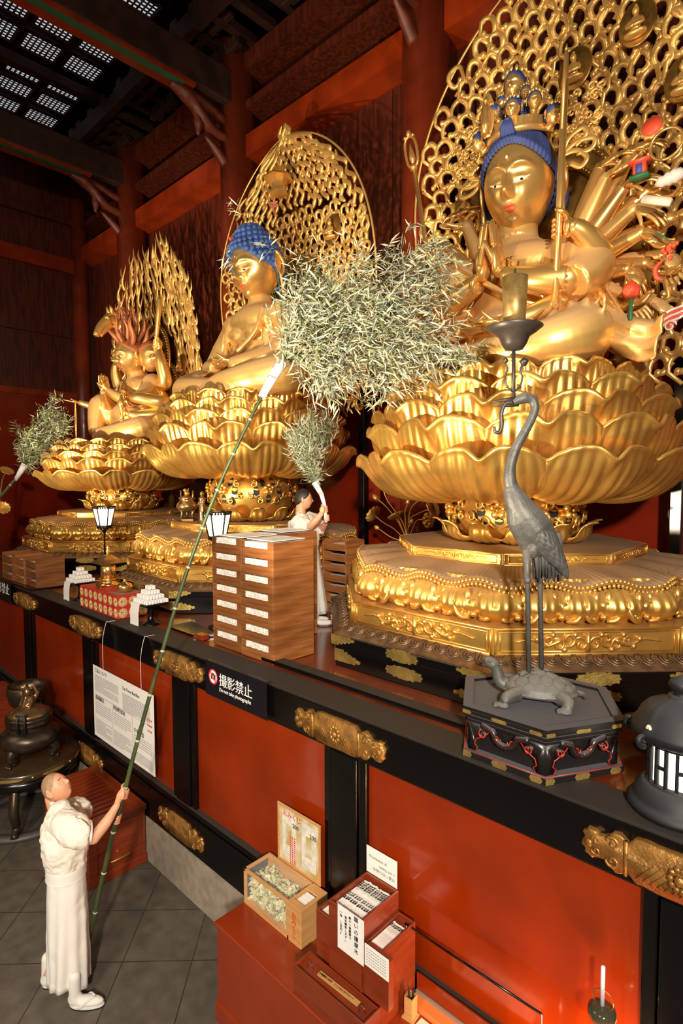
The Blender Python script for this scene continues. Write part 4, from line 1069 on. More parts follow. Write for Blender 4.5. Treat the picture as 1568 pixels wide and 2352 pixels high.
    for (x, z) in spots:
        c = P(x, z, .06)
        disc = MB().lathe([(0, .0), (.17, .0), (.18, .012), (.165, .02), (0, .012)], 28, M4.Translation(c) @ M4.Rotation(radians(90), 4, 'X') @ M4.Diagonal((1, 1.25, 1, 1)))
        o = disc.build('oval_medallion', 'golddark', t)
        f = MB(); q = c+V((0, -.07, -.13)); f.ball(q, (.11, .06, .035), 14, 8); f.ball(q+V((0, 0, .09)), (.055, .04, .085), 12, 8); f.ball(q+V((0, -.005, .21)), (.033, .035, .042), 12, 8); f.ball(q+V((0, 0, .255)), (.018, .018, .022), 8, 6)
        for sg in (-1, 1): f.tube(spline([q+V((sg*.05, 0, .13)), q+V((sg*.075, -.03, .07)), q+V((0, -.06, .05))], 4), .018, 7)
        f.build('small_buddha', 'goldhalo', o)
    # stem that carries it down to the pedestal
    for sg in (-1, 1): bevel(MB().box(CXS[key]+sg*1.18-.06, CXS[key]+sg*1.18+.06, CY+1.32-.06, CY+1.32+.06, 2.81, 5.6).build('support_post', 'black', t, smooth=False), .01)
    MB().tube([Lr(0, YB-.02, 3.50, key), Lr(0, YB+.1, 5.5, key), Lr(0, YB-.2, 9.0, key)], [.07, .06, .04], 10).build('rear_post', 'golddark', t)
    return t
mandorla('R', 'scroll', 'huge openwork gold mandorla of curling clouds behind the many-armed statue')
mm = mandorla('M', 'scroll', 'pointed openwork gold mandorla behind the statue with blue snail curls')
b = MB(); p = Lr(.0, .55, 8.55, 'M')
for q in range(6):
    for k in range(7): b.ball(p+V((.085*cos(q*pi/3+.3)*(k/6), -.05, .085*sin(q*pi/3+.3)*(k/6))), .022*(1.2-k/9), 7, 5)
b.build('red_flower', mat('faded_coral', (.75, .22, .14), .6), mm)
p = Lr(0, .60, 8.75, 'M'); b = MB(); c = M4.Translation(p)
b.lathe([(.16, 0), (.16, .03), (.11, .05), (.11, .22), (.13, .24)], 6, c); b.lathe([(.25, .23), (.22, .27), (.13, .33), (.05, .42), (.02, .44), (.03, .50), (.0, .60)], 6, c); b.build('small_shrine', 'goldbright', mm, smooth=False)
mandorla('L', 'flame', 'gold mandorla of leaping flames behind the far many-armed statue')

# ------------------------------------------------------------------ the middle statue: blue snail curls
fig2 = thing('seated_buddha_statue', 'golden seated statue with blue snail-curl hair and hands in its lap', 'statue', Lr(0, 0, 5.18, 'M'))
def Lm(x, y, z): return Lr(x, y+.24, z+.20, 'M')
b = MB()
b.ball(Lm(0, -.05, 6.0), (.52, .36, .66), 28, 18); b.ball(Lm(0, -.08, 6.42), (.62, .34, .30), 28, 16); b.ball(Lm(0, -.22, 5.66), (.50, .36, .32), 24, 14); b.ball(Lm(0, -.2, 5.38), (1.05, .66, .2), 30, 12)
for sg in (-1, 1):
    b.ball(Lm(sg*.58, -.05, 6.42), (.25, .25, .26), 18, 12); b.ball(Lm(sg*.2, -.32, 6.22), (.2, .12, .13), 14, 10)
    stube(b, [Lm(sg*.35, -.05, 5.42), Lm(sg*.78, -.28, 5.5), Lm(sg*1.08, -.5, 5.46), Lm(sg*.85, -.82, 5.38), Lm(sg*.35, -.95, 5.34), Lm(-sg*.1, -.92, 5.33)], [.30, .33, .31, .25, .2, .14], 7, 18)
    stube(b, [Lm(sg*.62, -.05, 6.4), Lm(sg*.82, -.12, 6.08), Lm(sg*.80, -.3, 5.82)], [.22, .23, .2], 6, 16)
    stube(b, [Lm(sg*.80, -.3, 5.82), Lm(sg*.55, -.58, 5.72), Lm(sg*.2, -.74, 5.68)], [.18, .15, .10], 6, 16)
    stube(b, [Lm(sg*.85, -.2, 5.9), Lm(sg*.9, -.45, 5.62), Lm(sg*.75, -.75, 5.56)], [.18, .15, .1], 6, 12)
    for q in range(6):
        x = sg*(.25+.15*q); b.tube(spline([Lm(x*.8, -.55, 5.62), Lm(x+sg*.05, -.82+.05*q, 5.60-.01*q), Lm(x+sg*.08, -1.02+.1*q, 5.42), Lm(x, -1.05+.12*q, 5.28)], 5), .02, 6)
    for q in range(4):
        b.tube(spline([Lm(sg*(.28+.1*q), -.26, 6.62-.04*q), Lm(sg*(.42+.11*q), -.34+.03*q, 6.3), Lm(sg*(.45+.12*q), -.36+.03*q, 5.9)], 5), .02, 6)
b.tube(spline([Lm(-.42, -.3, 6.55), Lm(-.40, -.40, 6.2), Lm(-.32, -.46, 5.85), Lm(-.1, -.55, 5.72)], 6), .04, 8)
b.tube(spline([Lm(.42, -.3, 6.55), Lm(.38, -.42, 6.2), Lm(.2, -.55, 5.95), Lm(-.1, -.58, 5.84), Lm(-.4, -.5, 5.86)], 6), .045, 8)
stube(b, [Lm(0, -.02, 6.5), Lm(0, -.03, 6.65), Lm(0, -.03, 6.85)], [.27, .21, .19], 5, 20)
for z, r in ((6.64, .225), (6.70, .215)): b.lathe([(r-.02, z-.02), (r+.012, z), (r-.02, z+.02)], 28, M4.Translation(Lm(0, -.03, 0)))
# folds falling over the front of the throne
for q in range(9):
    x = -.6+.15*q; b.tube(spline([Lm(x*.6, -.9, 5.4), Lm(x*.9, -1.06, 5.32), Lm(x*1.1, -1.12, 5.2)], 4), lerpl([.05, .07, .05], 9), 8)
o = b.build('robed_body', 'goldf', fig2); remesh(o, .02, 3)
for sg in (-1, 1): b = MB(); hand(b, Lm(sg*.2, -.74, 5.70+.03*(sg > 0)), (-sg, -.2, .02), (0, -.3, -1), 2.2, side=sg, curl=.35, spread=.03); b.build('lap_hand', 'goldbright', fig2)
h2 = Head(.375, .41, .49, mxf(Lm(0, -.10, 7.25), radians(4), radians(14)), jaw=.19, fat=1.3, nose=1.35, brow=2.4)
b = MB(); h2.skull(b, 96, 84); b.build('head', 'goldbright', fig2); b = MB(); h2.ears(b, 1.5, 1.25); b.build('ears', 'goldbright', fig2)
h2.eyes(fig2, .05, .04, hw=.21, cx=.36); h2.lips(fig2, w=.19, h=.06)
b = MB(); h2.patch(b, lambda u, v: (u*.035, .36+.07*(v-.5)*sqrt(max(0, 1-u*u)), .02), 9, 6, .02); b.build('forehead_jewel', 'whitepaint', fig2)
b = MB(); hl = hairline(radians(56), radians(94), radians(135)); h2.cap(b, hl, .08, 64, 16); b.ball(h2.mx @ V((0, .01, .46)), (.25, .27, .16), 24, 12, rot=h2.mx.to_3x3())
for i in range(15):
    th = radians(8+i*9.2); n = max(4, int(2*pi*sin(th)*.42/.078))
    for k in range(n):
        ph = 2*pi*(k+.5*(i % 2))/n
        if th > hl(ph)-.03: continue
        e = 1.11; d = V((sin(th)*sin(ph)*.375*e, -sin(th)*cos(ph)*.41*e, cos(th)*.49*e))
        d.z += .09*exp(-(th/.62)**4)
        n_ = (h2.mx.to_3x3() @ d).normalized(); c = h2.mx @ d
        q = n_.to_track_quat('Z', 'Y').to_matrix(); b.ball(c, (.043, .043, .040), 9, 7, rot=q)
b.build('snail_curl_hair', 'bluehair2', fig2)
b = MB(); b.ball(h2.mx @ V((-.05, -.37, .44)), .03, 10, 8); b.build('red_jewel', 'coral', fig2)

# ------------------------------------------------------------------ the far statue: flame hair, horse head, eight arms
fig3 = thing('flame_haired_statue', 'far golden statue with russet flame hair, horse head crest and several arms', 'statue', Lr(0, 0, 5.18, 'L'))
def Ll(x, y, z): return Lr(x, y+.50, z-.20, 'L')
b = MB()
b.ball(Ll(0, -.05, 5.95), (.48, .38, .6), 26, 16); b.ball(Ll(0, -.1, 6.3), (.60, .34, .28), 26, 14); b.ball(Ll(0, -.3, 5.7), (.46, .36, .34), 22, 14); b.ball(Ll(0, -.2, 5.3), (.95, .6, .16), 26, 12)
stube(b, [Ll(-.3, -.1, 5.45), Ll(-.62, -.35, 5.8), Ll(-.75, -.55, 6.0), Ll(-.72, -.66, 5.7), Ll(-.65, -.72, 5.35)], [.26, .28, .25, .2, .15], 7, 16)   # raised knee
stube(b, [Ll(.3, -.1, 5.42), Ll(.75, -.35, 5.46), Ll(.95, -.55, 5.40), Ll(.6, -.8, 5.32), Ll(.1, -.95, 5.28), Ll(-.2, -.9, 5.26)], [.28, .29, .24, .2, .17, .1], 7, 16)
for sg in (-1, 1):
    b.ball(Ll(sg*.58, -.06, 6.36), (.22, .22, .22), 16, 10)
    stube(b, [Ll(sg*.6, -.08, 6.34), Ll(sg*.68, -.35, 6.08), Ll(sg*.45, -.55, 5.98)], [.17, .16, .13], 5, 14)       # mudra arms
    stube(b, [Ll(sg*.45, -.55, 5.98), Ll(sg*.25, -.70, 6.1), Ll(sg*.08, -.80, 6.22)], [.125, .1, .07], 5, 14)
for q in range(6): b.tube(spline([Ll(-.5-.04*q, -.5+.03*q, 6.1-.06*q), Ll(-.78+.02*q, -.66, 5.8-.04*q), Ll(-.72+.03*q, -.8, 5.4)], 4), .018, 6)
for q in range(6): b.tube(spline([Ll(.2+.13*q, -.5, 5.6), Ll(.25+.13*q, -.8+.04*q, 5.5), Ll(.2+.13*q, -.98+.1*q, 5.28)], 4), .022, 6)
for q in range(5): b.tube(spline([Ll(-.3, -.3, 6.45-.08*q), Ll(0, -.44, 6.3-.09*q), Ll(.34, -.36, 6.42-.09*q)], 4), .022, 6)
stube(b, [Ll(0, -.05, 6.4), Ll(0, -.12, 6.7)], [.26, .22], 5, 16)
o = b.build('muscular_body', 'goldf', fig3); remesh(o, .022, 2)
for sg in (-1, 1): b = MB(); hand(b, Ll(sg*.08, -.80, 6.22), (-sg*.1, -.15, 1), (sg, 0, 0), 2.1, side=-sg, curl=.5); b.build('mudra_hand', 'goldbright', fig3)
def arm3(pts, rad, hd_, up, s=1.9, side=1, curl=.5, rod=None):
    b = MB(); stube(b, pts, rad, 6, 14)
    if rod: grip(b, rod, (0, .1, 1), pts[-1], .025, s, side)
    else: hand(b, pts[-1], hd_, up, s, side, curl)
    b.build('arm', 'goldbright', fig3)
arm3([Ll(.58, 0, 6.36), Ll(.98, .0, 6.36), Ll(1.02, -.1, 6.72), Ll(.98, -.12, 6.98)], [.15, .14, .12, .07], 0, 0, rod=Ll(.93, -.16, 7.12), s=2.2)
arm3([Ll(-.58, 0, 6.36), Ll(-.95, .0, 6.4), Ll(-1.0, -.1, 6.75), Ll(-.95, -.12, 6.98)], [.15, .14, .11, .07], (.1, 0, 1), (0, 1, 0))
arm3([Ll(.6, -.02, 6.25), Ll(1.1, -.15, 5.95), Ll(.9, -.5, 6.0), Ll(.72, -.62, 6.02)], [.15, .15, .12, .07], 0, 0, rod=Ll(.6, -.7, 6.04), s=2.)
arm3([Ll(.6, -.02, 6.1), Ll(1.0, -.15, 5.75), Ll(.92, -.5, 5.66), Ll(.8, -.7, 5.68)], [.15, .15, .12, .07], 0, 0, rod=Ll(.72, -.80, 5.72), s=2.)
arm3([Ll(-.6, -.02, 6.2), Ll(-.85, -.25, 5.95), Ll(-1.0, -.55, 5.98), Ll(-1.18, -.85, 6.08)], [.15, .13, .1, .06], (-.5, -.9, .1), (0, .2, -1), curl=.15)
h3 = Head(.31, .36, .38, mxf(Ll(0, -.2, 6.98), 0, radians(6)), nose=1.5, brow=3.2, jaw=.05, fat=2.2)
b = MB(); h3.skull(b, 72, 60); h3.ears(b, 1.4, 1.3); b.build('fierce_head', 'goldbright', fig3); h3.lips(fig3, w=.2, h=.08); h3.eyes(fig3, .1, .05)
for sg in (-1, 1):
    h4 = Head(.24, .28, .31, mxf(Ll(sg*.42, .0, 6.95), sg*1.35), nose=1.5, brow=3, jaw=.05, fat=2); c = MB(); h4.skull(c, 40, 36); h4.ears(c, 1)
    o = c.build('side_head', 'goldbright', fig3); h4.lips(o, w=.2, h=.08); h4.eyes(o, .1, .05); c = MB(); h4.cap(c, hairline(radians(50), radians(80), radians(110)), .08, 30, 10); c.build('hair', 'redhair', o)
b = MB(); rnd = random.Random(4); h3.cap(b, hairline(radians(48), radians(85), radians(120)), .06, 40, 12)
for q in range(38):
    th = rnd.uniform(.05, 1.0); ph = rnd.uniform(0, 2*pi); d = V((sin(th)*sin(ph)*.34, -sin(th)*cos(ph)*.36, cos(th)*.42)); c = h3.mx @ d
    L = rnd.uniform(.15, .38); pts = [c+(h3.mx.to_3x3() @ d)*.9*s_+V((.03*sin(s_*6+q), .03*cos(s_*5+q), L*s_)) for s_ in (0, .25, .5, .75, 1)]
    pp = spline(pts, 3); b.tube(pp, lerpl([.05, .055, .04, .025, .004], len(pp)), 7)
b.build('flame_hair', 'redhair', fig3)
# horse head on top, looking out over the brow
b = MB(); c = Ll(-.12, -.62, 7.60)
stube(b, [c+V((.1, .55, -.35)), c+V((.05, .34, -.1)), c+V((0, .12, .06))], [.15, .14, .12], 5, 14)
b.ball(c+V((0, .02, .10)), (.105, .15, .13), 18, 12); stube(b, [c+V((0, -.03, .08)), c+V((0, -.17, -.06)), c+V((0, -.26, -.22)), c+V((0, -.285, -.28))], [.115, .085, .068, .06], 6, 16)
stube(b, [c+V((0, .02, .0)), c+V((0, -.10, -.13)), c+V((0, -.20, -.27))], [.09, .06, .035], 5, 12)
for sg in (-1, 1):
    b.tube([c+V((sg*.05, .05, .20)), c+V((sg*.075, .02, .29)), c+V((sg*.08, .0, .33)), c+V((sg*.075, -.02, .39))], [.04, .04, .03, .004], 9); b.ball(c+V((sg*.088, -.06, .10)), .030, 10, 8); b.ball(c+V((sg*.045, -.30, -.22)), .024, 8, 6); b.tube([c+V((sg*.06, -.02, .17)), c+V((sg*.095, -.06, .15)), c+V((sg*.08, -.12, .10))], .014, 6)
for q in range(9): b.tube(spline([c+V((0, .04+.05*q, .24-.06*q)), c+V((.03, .16+.05*q, .27-.07*q)), c+V((.02, .22+.05*q, .14-.07*q))], 3), [.02, .035, .04, .035, .03, .02, .01], 7)
b.build('horse_head', 'goldbright', fig3)
# attributes of the far statue
GA = 'attributes held by the far statue'
p = Ll(.93, -.16, 7.12); d = V((.14, .05, 1)).normalized()
o = MB().tube([p-d*.2, p+d*.2, p+d*.5, p+d*.85, p+d*.9], [.035, .04, .045, .055, .03], 12).build('gold_mace', 'goldbright', None, loc=p); tag(o, 'thick gold mace raised in the upper fist of the flame-haired statue', 'mace', GA)
p = Ll(.72, -.80, 5.72); b = MB().lathe([(.03, -.16), (.05, -.12), (.035, -.05), (.035, .05), (.07, .1), (.09, .16), (.05, .24), (.01, .34)], 18, M4.Translation(p)); tag(b.build('vajra_handle', 'goldbright', None, loc=p), 'knobbed gold handle gripped in the lowest fist of the flame-haired statue', 'handle', GA)
p = Ll(.6, -.7, 6.04); b = MB().tube([p-V((0, 0, .28)), p+V((0, 0, .24))], .02, 8); tag(b.build('short_rod', 'goldbright', None, loc=p), 'short upright gold rod in the middle fist of the flame-haired statue', 'rod', GA)
p = Ll(-1.22, -.92, 6.06); b = MB()
for q in range(34):
    for sg in (-1, 1): b.ball(p+V((sg*.03*sin(q/33*pi), 0, -.024*q)), .014, 6, 5)
tag(b.build('prayer_beads', 'goldhalo', None, loc=p), 'long string of pale beads hanging from the open hand of the far statue', 'beads', GA)
# ------------------------------------------------------------------ things standing on the altar
# stacked tray boxes with white wooden sticks
def tray(w, d, h):
    t = thing('stick_tray', '', 'tray', (0, 0, 0)); th = .018
    m = MB(); m.box(-w/2, -w/2+th, 0, d, 0, h); m.box(w/2-th, w/2, 0, d, 0, h); m.box(-w/2+th, w/2-th, d-th, d, 0, h); m.box(-w/2+th, w/2-th, 0, d-th, 0, .014)
    m.box(-w/2+th, w/2-th, 0, th, 0, h*.60); m.box(-w/2+th, -w/2+.06, 0, th, h*.60, h); m.box(w/2-.085, w/2-th, 0, th, h*.60, h)
    bevel(m.build('tray_body', 'wood', t, smooth=False), .0015, 1)
    s = MB(); n = 12; x0, x1 = -w/2+.066, w/2-.09
    for i in range(n):
        for j in range(3):
            a = x0+(x1-x0)*i/n; s.box(a+.001, a+(x1-x0)/n-.001, .004+.004*((i*7+j*3) % 3), d-.03, h*.58+j*h*.125, h*.58+(j+1)*h*.125-.0015)
    s.build('white_sticks', 'whitewood', t, smooth=False); return t
TH = 1.118/7
proto = None
ordn = ['lowest', 'second from the bottom', 'third from the bottom', 'middle', 'third from the top', 'second from the top', 'topmost']
for ci, (cx, cy) in enumerate(((-4.755, 3.315), (-4.255, 3.300))):
    for lv in range(7):
        lab = '%s wooden tray of white sticks in the %s front stack' % (ordn[lv], ('left', 'right')[ci])
        if proto is None:
            proto = tray(.494, .50, TH-.001); proto['group'] = 'stacked wooden stick trays'; proto['label'] = lab; proto.location = (cx, cy, 2.503)
        else: clone(proto, (cx, cy, 2.503+TH*lv), None, lab)
WORLD[proto.name] = (-4.755, 3.315, 2.503)
for lv in range(7):
    clone(proto, (-4.77, 3.84, 2.503+TH*lv*1.012), None, '%s wooden tray in the rear stack hidden behind the two front ones' % ordn[lv])
# papers lying on the stacks
for i, (x, y, z) in enumerate(((-4.74, 3.56, 3.624), (-4.26, 3.55, 3.624), (-4.77, 4.09, 3.638))):
    m = MB(); random.seed(i)
    for q in range(7): m.box(x-.2+q*.056, x-.15+q*.056, y-.2, y+.2, z, z+.006+random.random()*.004)
    tag(m.build('stick_layer', 'white', None, smooth=False, loc=(x, y, z)), ['layer of flat white sticks on top of the left front stack of trays', 'layer of flat white sticks on top of the right front stack of trays', 'layer of flat white sticks on top of the rear stack of trays'][i], 'wood sticks')
# crates at the left end of the altar
def crate(x0, x1, y0, y1, z0, z1, n, loc):
    t = thing('wooden_crate', '', 'crate', loc)
    m = MB(); th = .02; m.box(x0, x0+th, y0, y1, z0, z1); m.box(x1-th, x1, y0, y1, z0, z1); m.box(x0, x1, y1-th, y1, z0, z1)
    h = (z1-z0)/n
    for k in range(n): m.box(x0+th, x1-th, y0, y0+th, z0+k*h, z0+k*h+h*.62); m.box(x0+th, x1-th, y0, y1-th, z0+k*h, z0+k*h+.012)
    bevel(m.build('crate_body', 'wood', t, smooth=False), .002, 1)
    s = MB()
    for k in range(n): s.box(x0+.03, x1-.03, y0+.05, y1-.03, z0+k*h+.014, z0+k*h+h*.5)
    s.build('white_sticks', 'whitewood', t, smooth=False); return t
bx = MB().box(-10.97, -9.40, 3.0, 3.6, 2.505, 2.525).build('black_tray', 'black', smooth=False); tag(bx, 'thin black lacquer board under the three crates at the left end', 'tray')
for i, (a, c) in enumerate(((-10.93, -10.40), (-10.34, -9.92), (-9.90, -9.44))):
    t = crate(a, c, 3.05+.02*i, 3.52, 2.526, 2.97, 3, ((a+c)/2, 3.05, 2.526)); t['group'] = 'wooden crates at the left end of the altar'
    t['label'] = 'slotted wooden crate, %s of the three at the left end of the altar' % ('leftmost', 'middle', 'rightmost')[i]
for i, (a, c, y0, z1) in enumerate(((-4.80, -4.42, 4.75, 3.34), (-4.40, -4.1, 5.15, 3.34))):
    pass
t = crate(-.21, .21, -.17, .17, 0, .93, 7, (0, 0, 0)); t.location = (-5.04, 5.30, 2.503); t['label'] = 'slatted wooden crate standing between the middle and right pedestals'
t['group'] = 'crates between the pedestals'
# black high-footed stands with white stacked offerings and a hanging paper strip
def stand(x, y, label, tier):
    t = thing('offering_stand', label, 'stand', (x, y, 2.505), 'black offering stands')
    MB().lathe([(.10, 2.505), (.10, 2.515), (.05, 2.54), (.032, 2.6), (.032, 2.68), (.07, 2.735), (.0, 2.745)], 28, M4.Translation((x, y, 0))).build('foot', 'black', t)
    bevel(MB().box(x-.17, x+.17, y-.15, y+.15, 2.742, 2.762).build('tray_top', 'black', t, smooth=False), .006)
    p = MB(); n = 10; rows = []
    for k in range(n+1):
        q = k/n; z = 2.764-(.25*q); yy = y-.152-.012*sin(q*4)-.03*q*q
        rows.append([V((x-.17, yy, z)), V((x+.03, yy, z))])
    p.grid([[V((x-.17, y+.0, 2.765)), V((x+.03, y+.0, 2.765))], [V((x-.17, y-.15, 2.765)), V((x+.03, y-.15, 2.765))]]+rows)
    s_ = p.build('paper_strip', 'white', None, smooth=False, loc=(x, y-.15, 2.76)); tag(s_, 'white paper strip hanging over the %s offering stand' % tier, 'paper', 'hanging paper strips'); solid(s_, .0015)
    random.seed(int(x*10))
    z = 2.767
    for lv, w in enumerate((.165, .13, .09, .05)):
        m = MB(); n = max(2, int(w/.04)*2)
        for i in range(n):
            for j in range(n if lv < 3 else 2):
                a = x-w+2*w*(i+.5)/n+random.uniform(-.004, .004); b_ = y-w*.85+1.7*w*(j+.5)/n; r = w/n*.97
                mx_ = M4.Translation((a, b_, z+.025)) @ M4.Rotation(random.uniform(-.12, .12), 4, 'Z'); m.box(-r, r, -r*.85, r*.85, -.025, .023, mx_)
        o = m.build('rice_cakes', 'white', None, smooth=False, loc=(x, y, z)); bevel(o, .009, 2)
        tag(o, '%s layer of white block offerings on the %s stand' % (('bottom', 'second', 'third', 'top')[lv], tier), 'offering', 'white block offerings in layers'); z += .05
stand(-8.22, 3.27, 'black footed stand with white offerings, left of the red brocade box', 'left')
stand(-6.22, 3.27, 'black footed stand with white offerings, right of the red brocade box', 'right')
# red brocade covered box
rb = thing('brocade_box', 'long red brocade box patterned with round gold flowers at the altar edge', 'box', (-7.2, 3.3, 2.505))
bevel(MB().box(-7.81, -6.69, 3.09, 3.46, 2.505, 2.79).build('red_cover', 'brocade', rb, smooth=False), .01)
m = MB()
def rosette(c, ax, ay, r):
    n_ = V(ax).cross(V(ay)); vs = [V(c)]+[V(c)+V(ax)*r*cos(2*pi*k/32)*(1+.05*cos(k*pi/2))+V(ay)*r*sin(2*pi*k/32)*(1+.05*cos(k*pi/2)) for k in range(32)]
    m.raw(vs, [(0, k+1, (k+1) % 32+1) for k in range(32)])
    for q in range(8): a = q*pi/4; m.tube([V(c)+(V(ax)*cos(a)+V(ay)*sin(a))*r*.2, V(c)+(V(ax)*cos(a)+V(ay)*sin(a))*r*.85], r*.09, 4)
for j in (0, 1):
    for i in range(8): rosette((-7.74+i*.142, 3.088, 2.578+j*.135), (1, 0, 0), (0, 0, 1), .058)
    for i in range(3): rosette((-6.688, 3.155+i*.13, 2.578+j*.135), (0, 1, 0), (0, 0, 1), .058)
m.build('gold_flowers', 'thread', rb)
b = MB().box(-7.0, -6.74, 3.12, 3.42, 2.792, 2.797).build('grey_cloth', 'dusty', None, smooth=False, loc=(-6.87, 3.27, 2.792)); tag(b, 'flat dark cloth under the round brass jar on the brocade box', 'cloth')
# brass stupa on the box
x, y = -7.52, 3.36; c = M4.Translation((x, y, 0)); st = thing('brass_stupa', 'small brass reliquary tower with a wide roof on the brocade box', 'reliquary', (x, y, 2.795))
MB().lathe([(.15, 2.796), (.15, 2.81), (.11, 2.83), (.10, 2.86), (.13, 2.88)], 32, c).build('base', 'brassy', st)
MB().lathe([(.095, 2.87), (.095, 3.04), (.08, 3.06), (.06, 3.075), (.06, 3.10)], 32, c).build('drum', 'brassy', st)
MB().lathe([(.235, 3.09), (.23, 3.10), (.14, 3.14), (.06, 3.19), (.015, 3.20)], 4, c @ M4.Rotation(radians(45), 4, 'Z'), wob=None).build('roof', 'bronze', st, smooth=False)
MB().lathe([(.03, 3.19), (.02, 3.22), (.03, 3.24), (.012, 3.27), (.022, 3.29), (.003, 3.34)], 14, c).build('finial', 'brassy', st)
x, y = -6.87, 3.27; c = M4.Translation((x, y, 0)); o = MB().lathe([(.05, 2.80), (.09, 2.82), (.10, 2.86), (.08, 2.90), (.03, 2.92), (.015, 2.94), (.02, 2.955), (.0, 2.965)], 28, c).build('brass_jar', 'brassy', None, loc=(x, y, 2.8)); tag(o, 'squat round brass jar with a small knob at the end of the brocade box', 'jar')
t = thing('brass_plaque', 'small stepped brass plaque leaning before the reliquary tower', 'plaque', (-7.32, 3.14, 2.792)); MB().box(-7.40, -7.25, 3.12, 3.17, 2.792, 2.81).build('foot', 'brassy', t, smooth=False); MB().box(-7.385, -7.265, 3.13, 3.155, 2.81, 2.90).build('plate', 'brassy', t, smooth=False)
t = thing('round_mirror', 'round polished brass mirror behind the reliquary tower', 'mirror', (-7.72, 3.42, 2.79))
MB().lathe([(.0, -.01), (.085, -.01), (.09, 0), (.085, .01), (0, .01)], 30, M4.Translation((-7.70, 3.40, 2.90)) @ M4.Rotation(radians(80), 4, 'X')).build('disc', 'brassy', t); MB().box(-7.75, -7.65, 3.38, 3.43, 2.792, 2.82).build('foot', 'bronze', t, smooth=False)
# tall lamp stands with paper shades
def lamp(x, y, zt, label):
    t = thing('standing_lamp', label, 'lamp', (x, y, 2.505), 'paper-shaded altar lamps'); c = M4.Translation((x, y, 0))
    MB().lathe([(.12, 2.505), (.12, 2.52), (.03, 2.55), (.014, 2.6), (.012, zt-.40), (.03, zt-.36), (.075, zt-.31), (.0, zt-.30)], 20, c).build('pole', 'black', t)
    MB().lathe([(.085, zt-.31), (.152, zt-.01)], 6, c, cap=False).build('paper_shade', 'lampw2', t, smooth=False)
    f = MB()
    for k in range(6):
        a = k*pi/3; f.tube([(x+.09*cos(a), y+.09*sin(a), zt-.31), (x+.157*cos(a), y+.157*sin(a), zt)], .008, 6)
        for z, r in ((zt, .157), (zt-.31, .09)):
            f.tube([(x+r*cos(a), y+r*sin(a), z), (x+r*cos(a+pi/3), y+r*sin(a+pi/3), z)], .008 if z == zt else .014, 6)
        for q in range(5):      # scalloped inner edge
            u = (q+.5)/5; p = V((cos(a), sin(a), 0)).lerp(V((cos(a+pi/3), sin(a+pi/3), 0)), u); f.ball(V((x, y, 0))+p*.157+V((0, 0, zt-.02)), (.012, .012, .014), 6, 4); f.ball(V((x, y, 0))+p*.094+V((0, 0, zt-.285)), (.012, .012, .014), 6, 4)
    f.build('shade_frame', 'black', t)
    l = bpy.data.lights.new('lamp_glow', 'POINT'); l.energy = 4; l.color = (1, .8, .5); l.shadow_soft_size = .05
    o = bpy.data.objects.new('lamp_glow', l); COL.objects.link(o); o.location = (x, y, zt-.12); o['kind'] = 'structure'
lamp(-8.36, 3.69, 3.80, 'paper-shaded black lamp behind the offerings at the left')
lamp(-5.50, 3.72, 3.83, 'paper-shaded black lamp behind the stacked wooden trays')
# brass censer and figurine on the middle pedestal
p = Zp(430, 1196, 3.568); x, y = p.x, p.y; c = M4.Translation((x, y, 0))
t = thing('brass_censer', 'brass tripod incense burner with lion lid on the middle pedestal', 'incense burner', (x, y, 3.568))
MB().lathe([(.16, 3.568), (.16, 3.60), (.12, 3.61)], 6, c).build('plinth', 'bronze', t, smooth=False)
m = MB()
for k in range(3): a = k*2*pi/3+.5; m.tube([(x+.10*cos(a), y+.10*sin(a), 3.61), (x+.085*cos(a), y+.085*sin(a), 3.67), (x+.10*cos(a), y+.10*sin(a), 3.74)], [.02, .016, .03], 8)
m.build('feet', 'bronze', t)
MB().lathe([(.08, 3.70), (.15, 3.75), (.16, 3.80), (.13, 3.85), (.10, 3.87), (.12, 3.90), (.12, 3.92), (.06, 3.95)], 28, c).build('bowl', 'bronze', t)
m = MB()
for sg in (-1, 1): m.tube([(x+sg*.12, y-.0, 3.88), (x+sg*.17, y, 3.93), (x+sg*.17, y, 4.03)], .014, 6)
m.build('ears', 'bronze', t)
MB().ball((x, y, 3.98), (.045, .045, .04), 12, 8).ball((x-.02, y-.02, 4.03), (.03, .03, .03), 10, 8).tube([(x+.03, y, 4.0), (x+.05, y, 4.06)], [.015, .006], 6).build('lion_knob', 'brassy', t)
p = Zp(465, 1200, 3.568); x, y = p.x, p.y
t = thing('bronze_figurine', 'small standing bronze figure beside the brass incense burner', 'figurine', (x, y, 3.568))
m = MB(); m.lathe([(.07, 3.568), (.06, 3.59), (.05, 3.60), (.055, 3.72), (.04, 3.84), (.055, 3.92), (.02, 3.95)], 16, M4.Translation((x, y, 0))); m.ball((x, y, 3.985), (.032, .035, .042), 12, 8)
for sg in (-1, 1): m.tube([(x+sg*.05, y, 3.90), (x+sg*.065, y-.03, 3.82), (x+sg*.02, y-.06, 3.84)], .016, 7)
o = m.build('figure', 'bronze', t); remesh(o, .006, 2)
# small red lacquer box and dark wedge near the trays
t = tag(bevel(MB().box(-5.30, -5.16, 3.28, 3.37, 2.507, 2.56).build('red_lacquer_box', 'woodr', None, smooth=False, loc=(-5.23, 3.32, 2.507)), .006), 'tiny red lacquer box just left of the stacked trays', 'box')
t = tag(MB().prism([(-5.9, 3.30), (-5.35, 3.30), (-5.2, 3.50), (-5.9, 3.62)], 2.507, 2.53).build('low_board', 'black', None, smooth=False, loc=(-5.6, 3.4, 2.507)), 'flat black board lying left of the stacked trays', 'board')
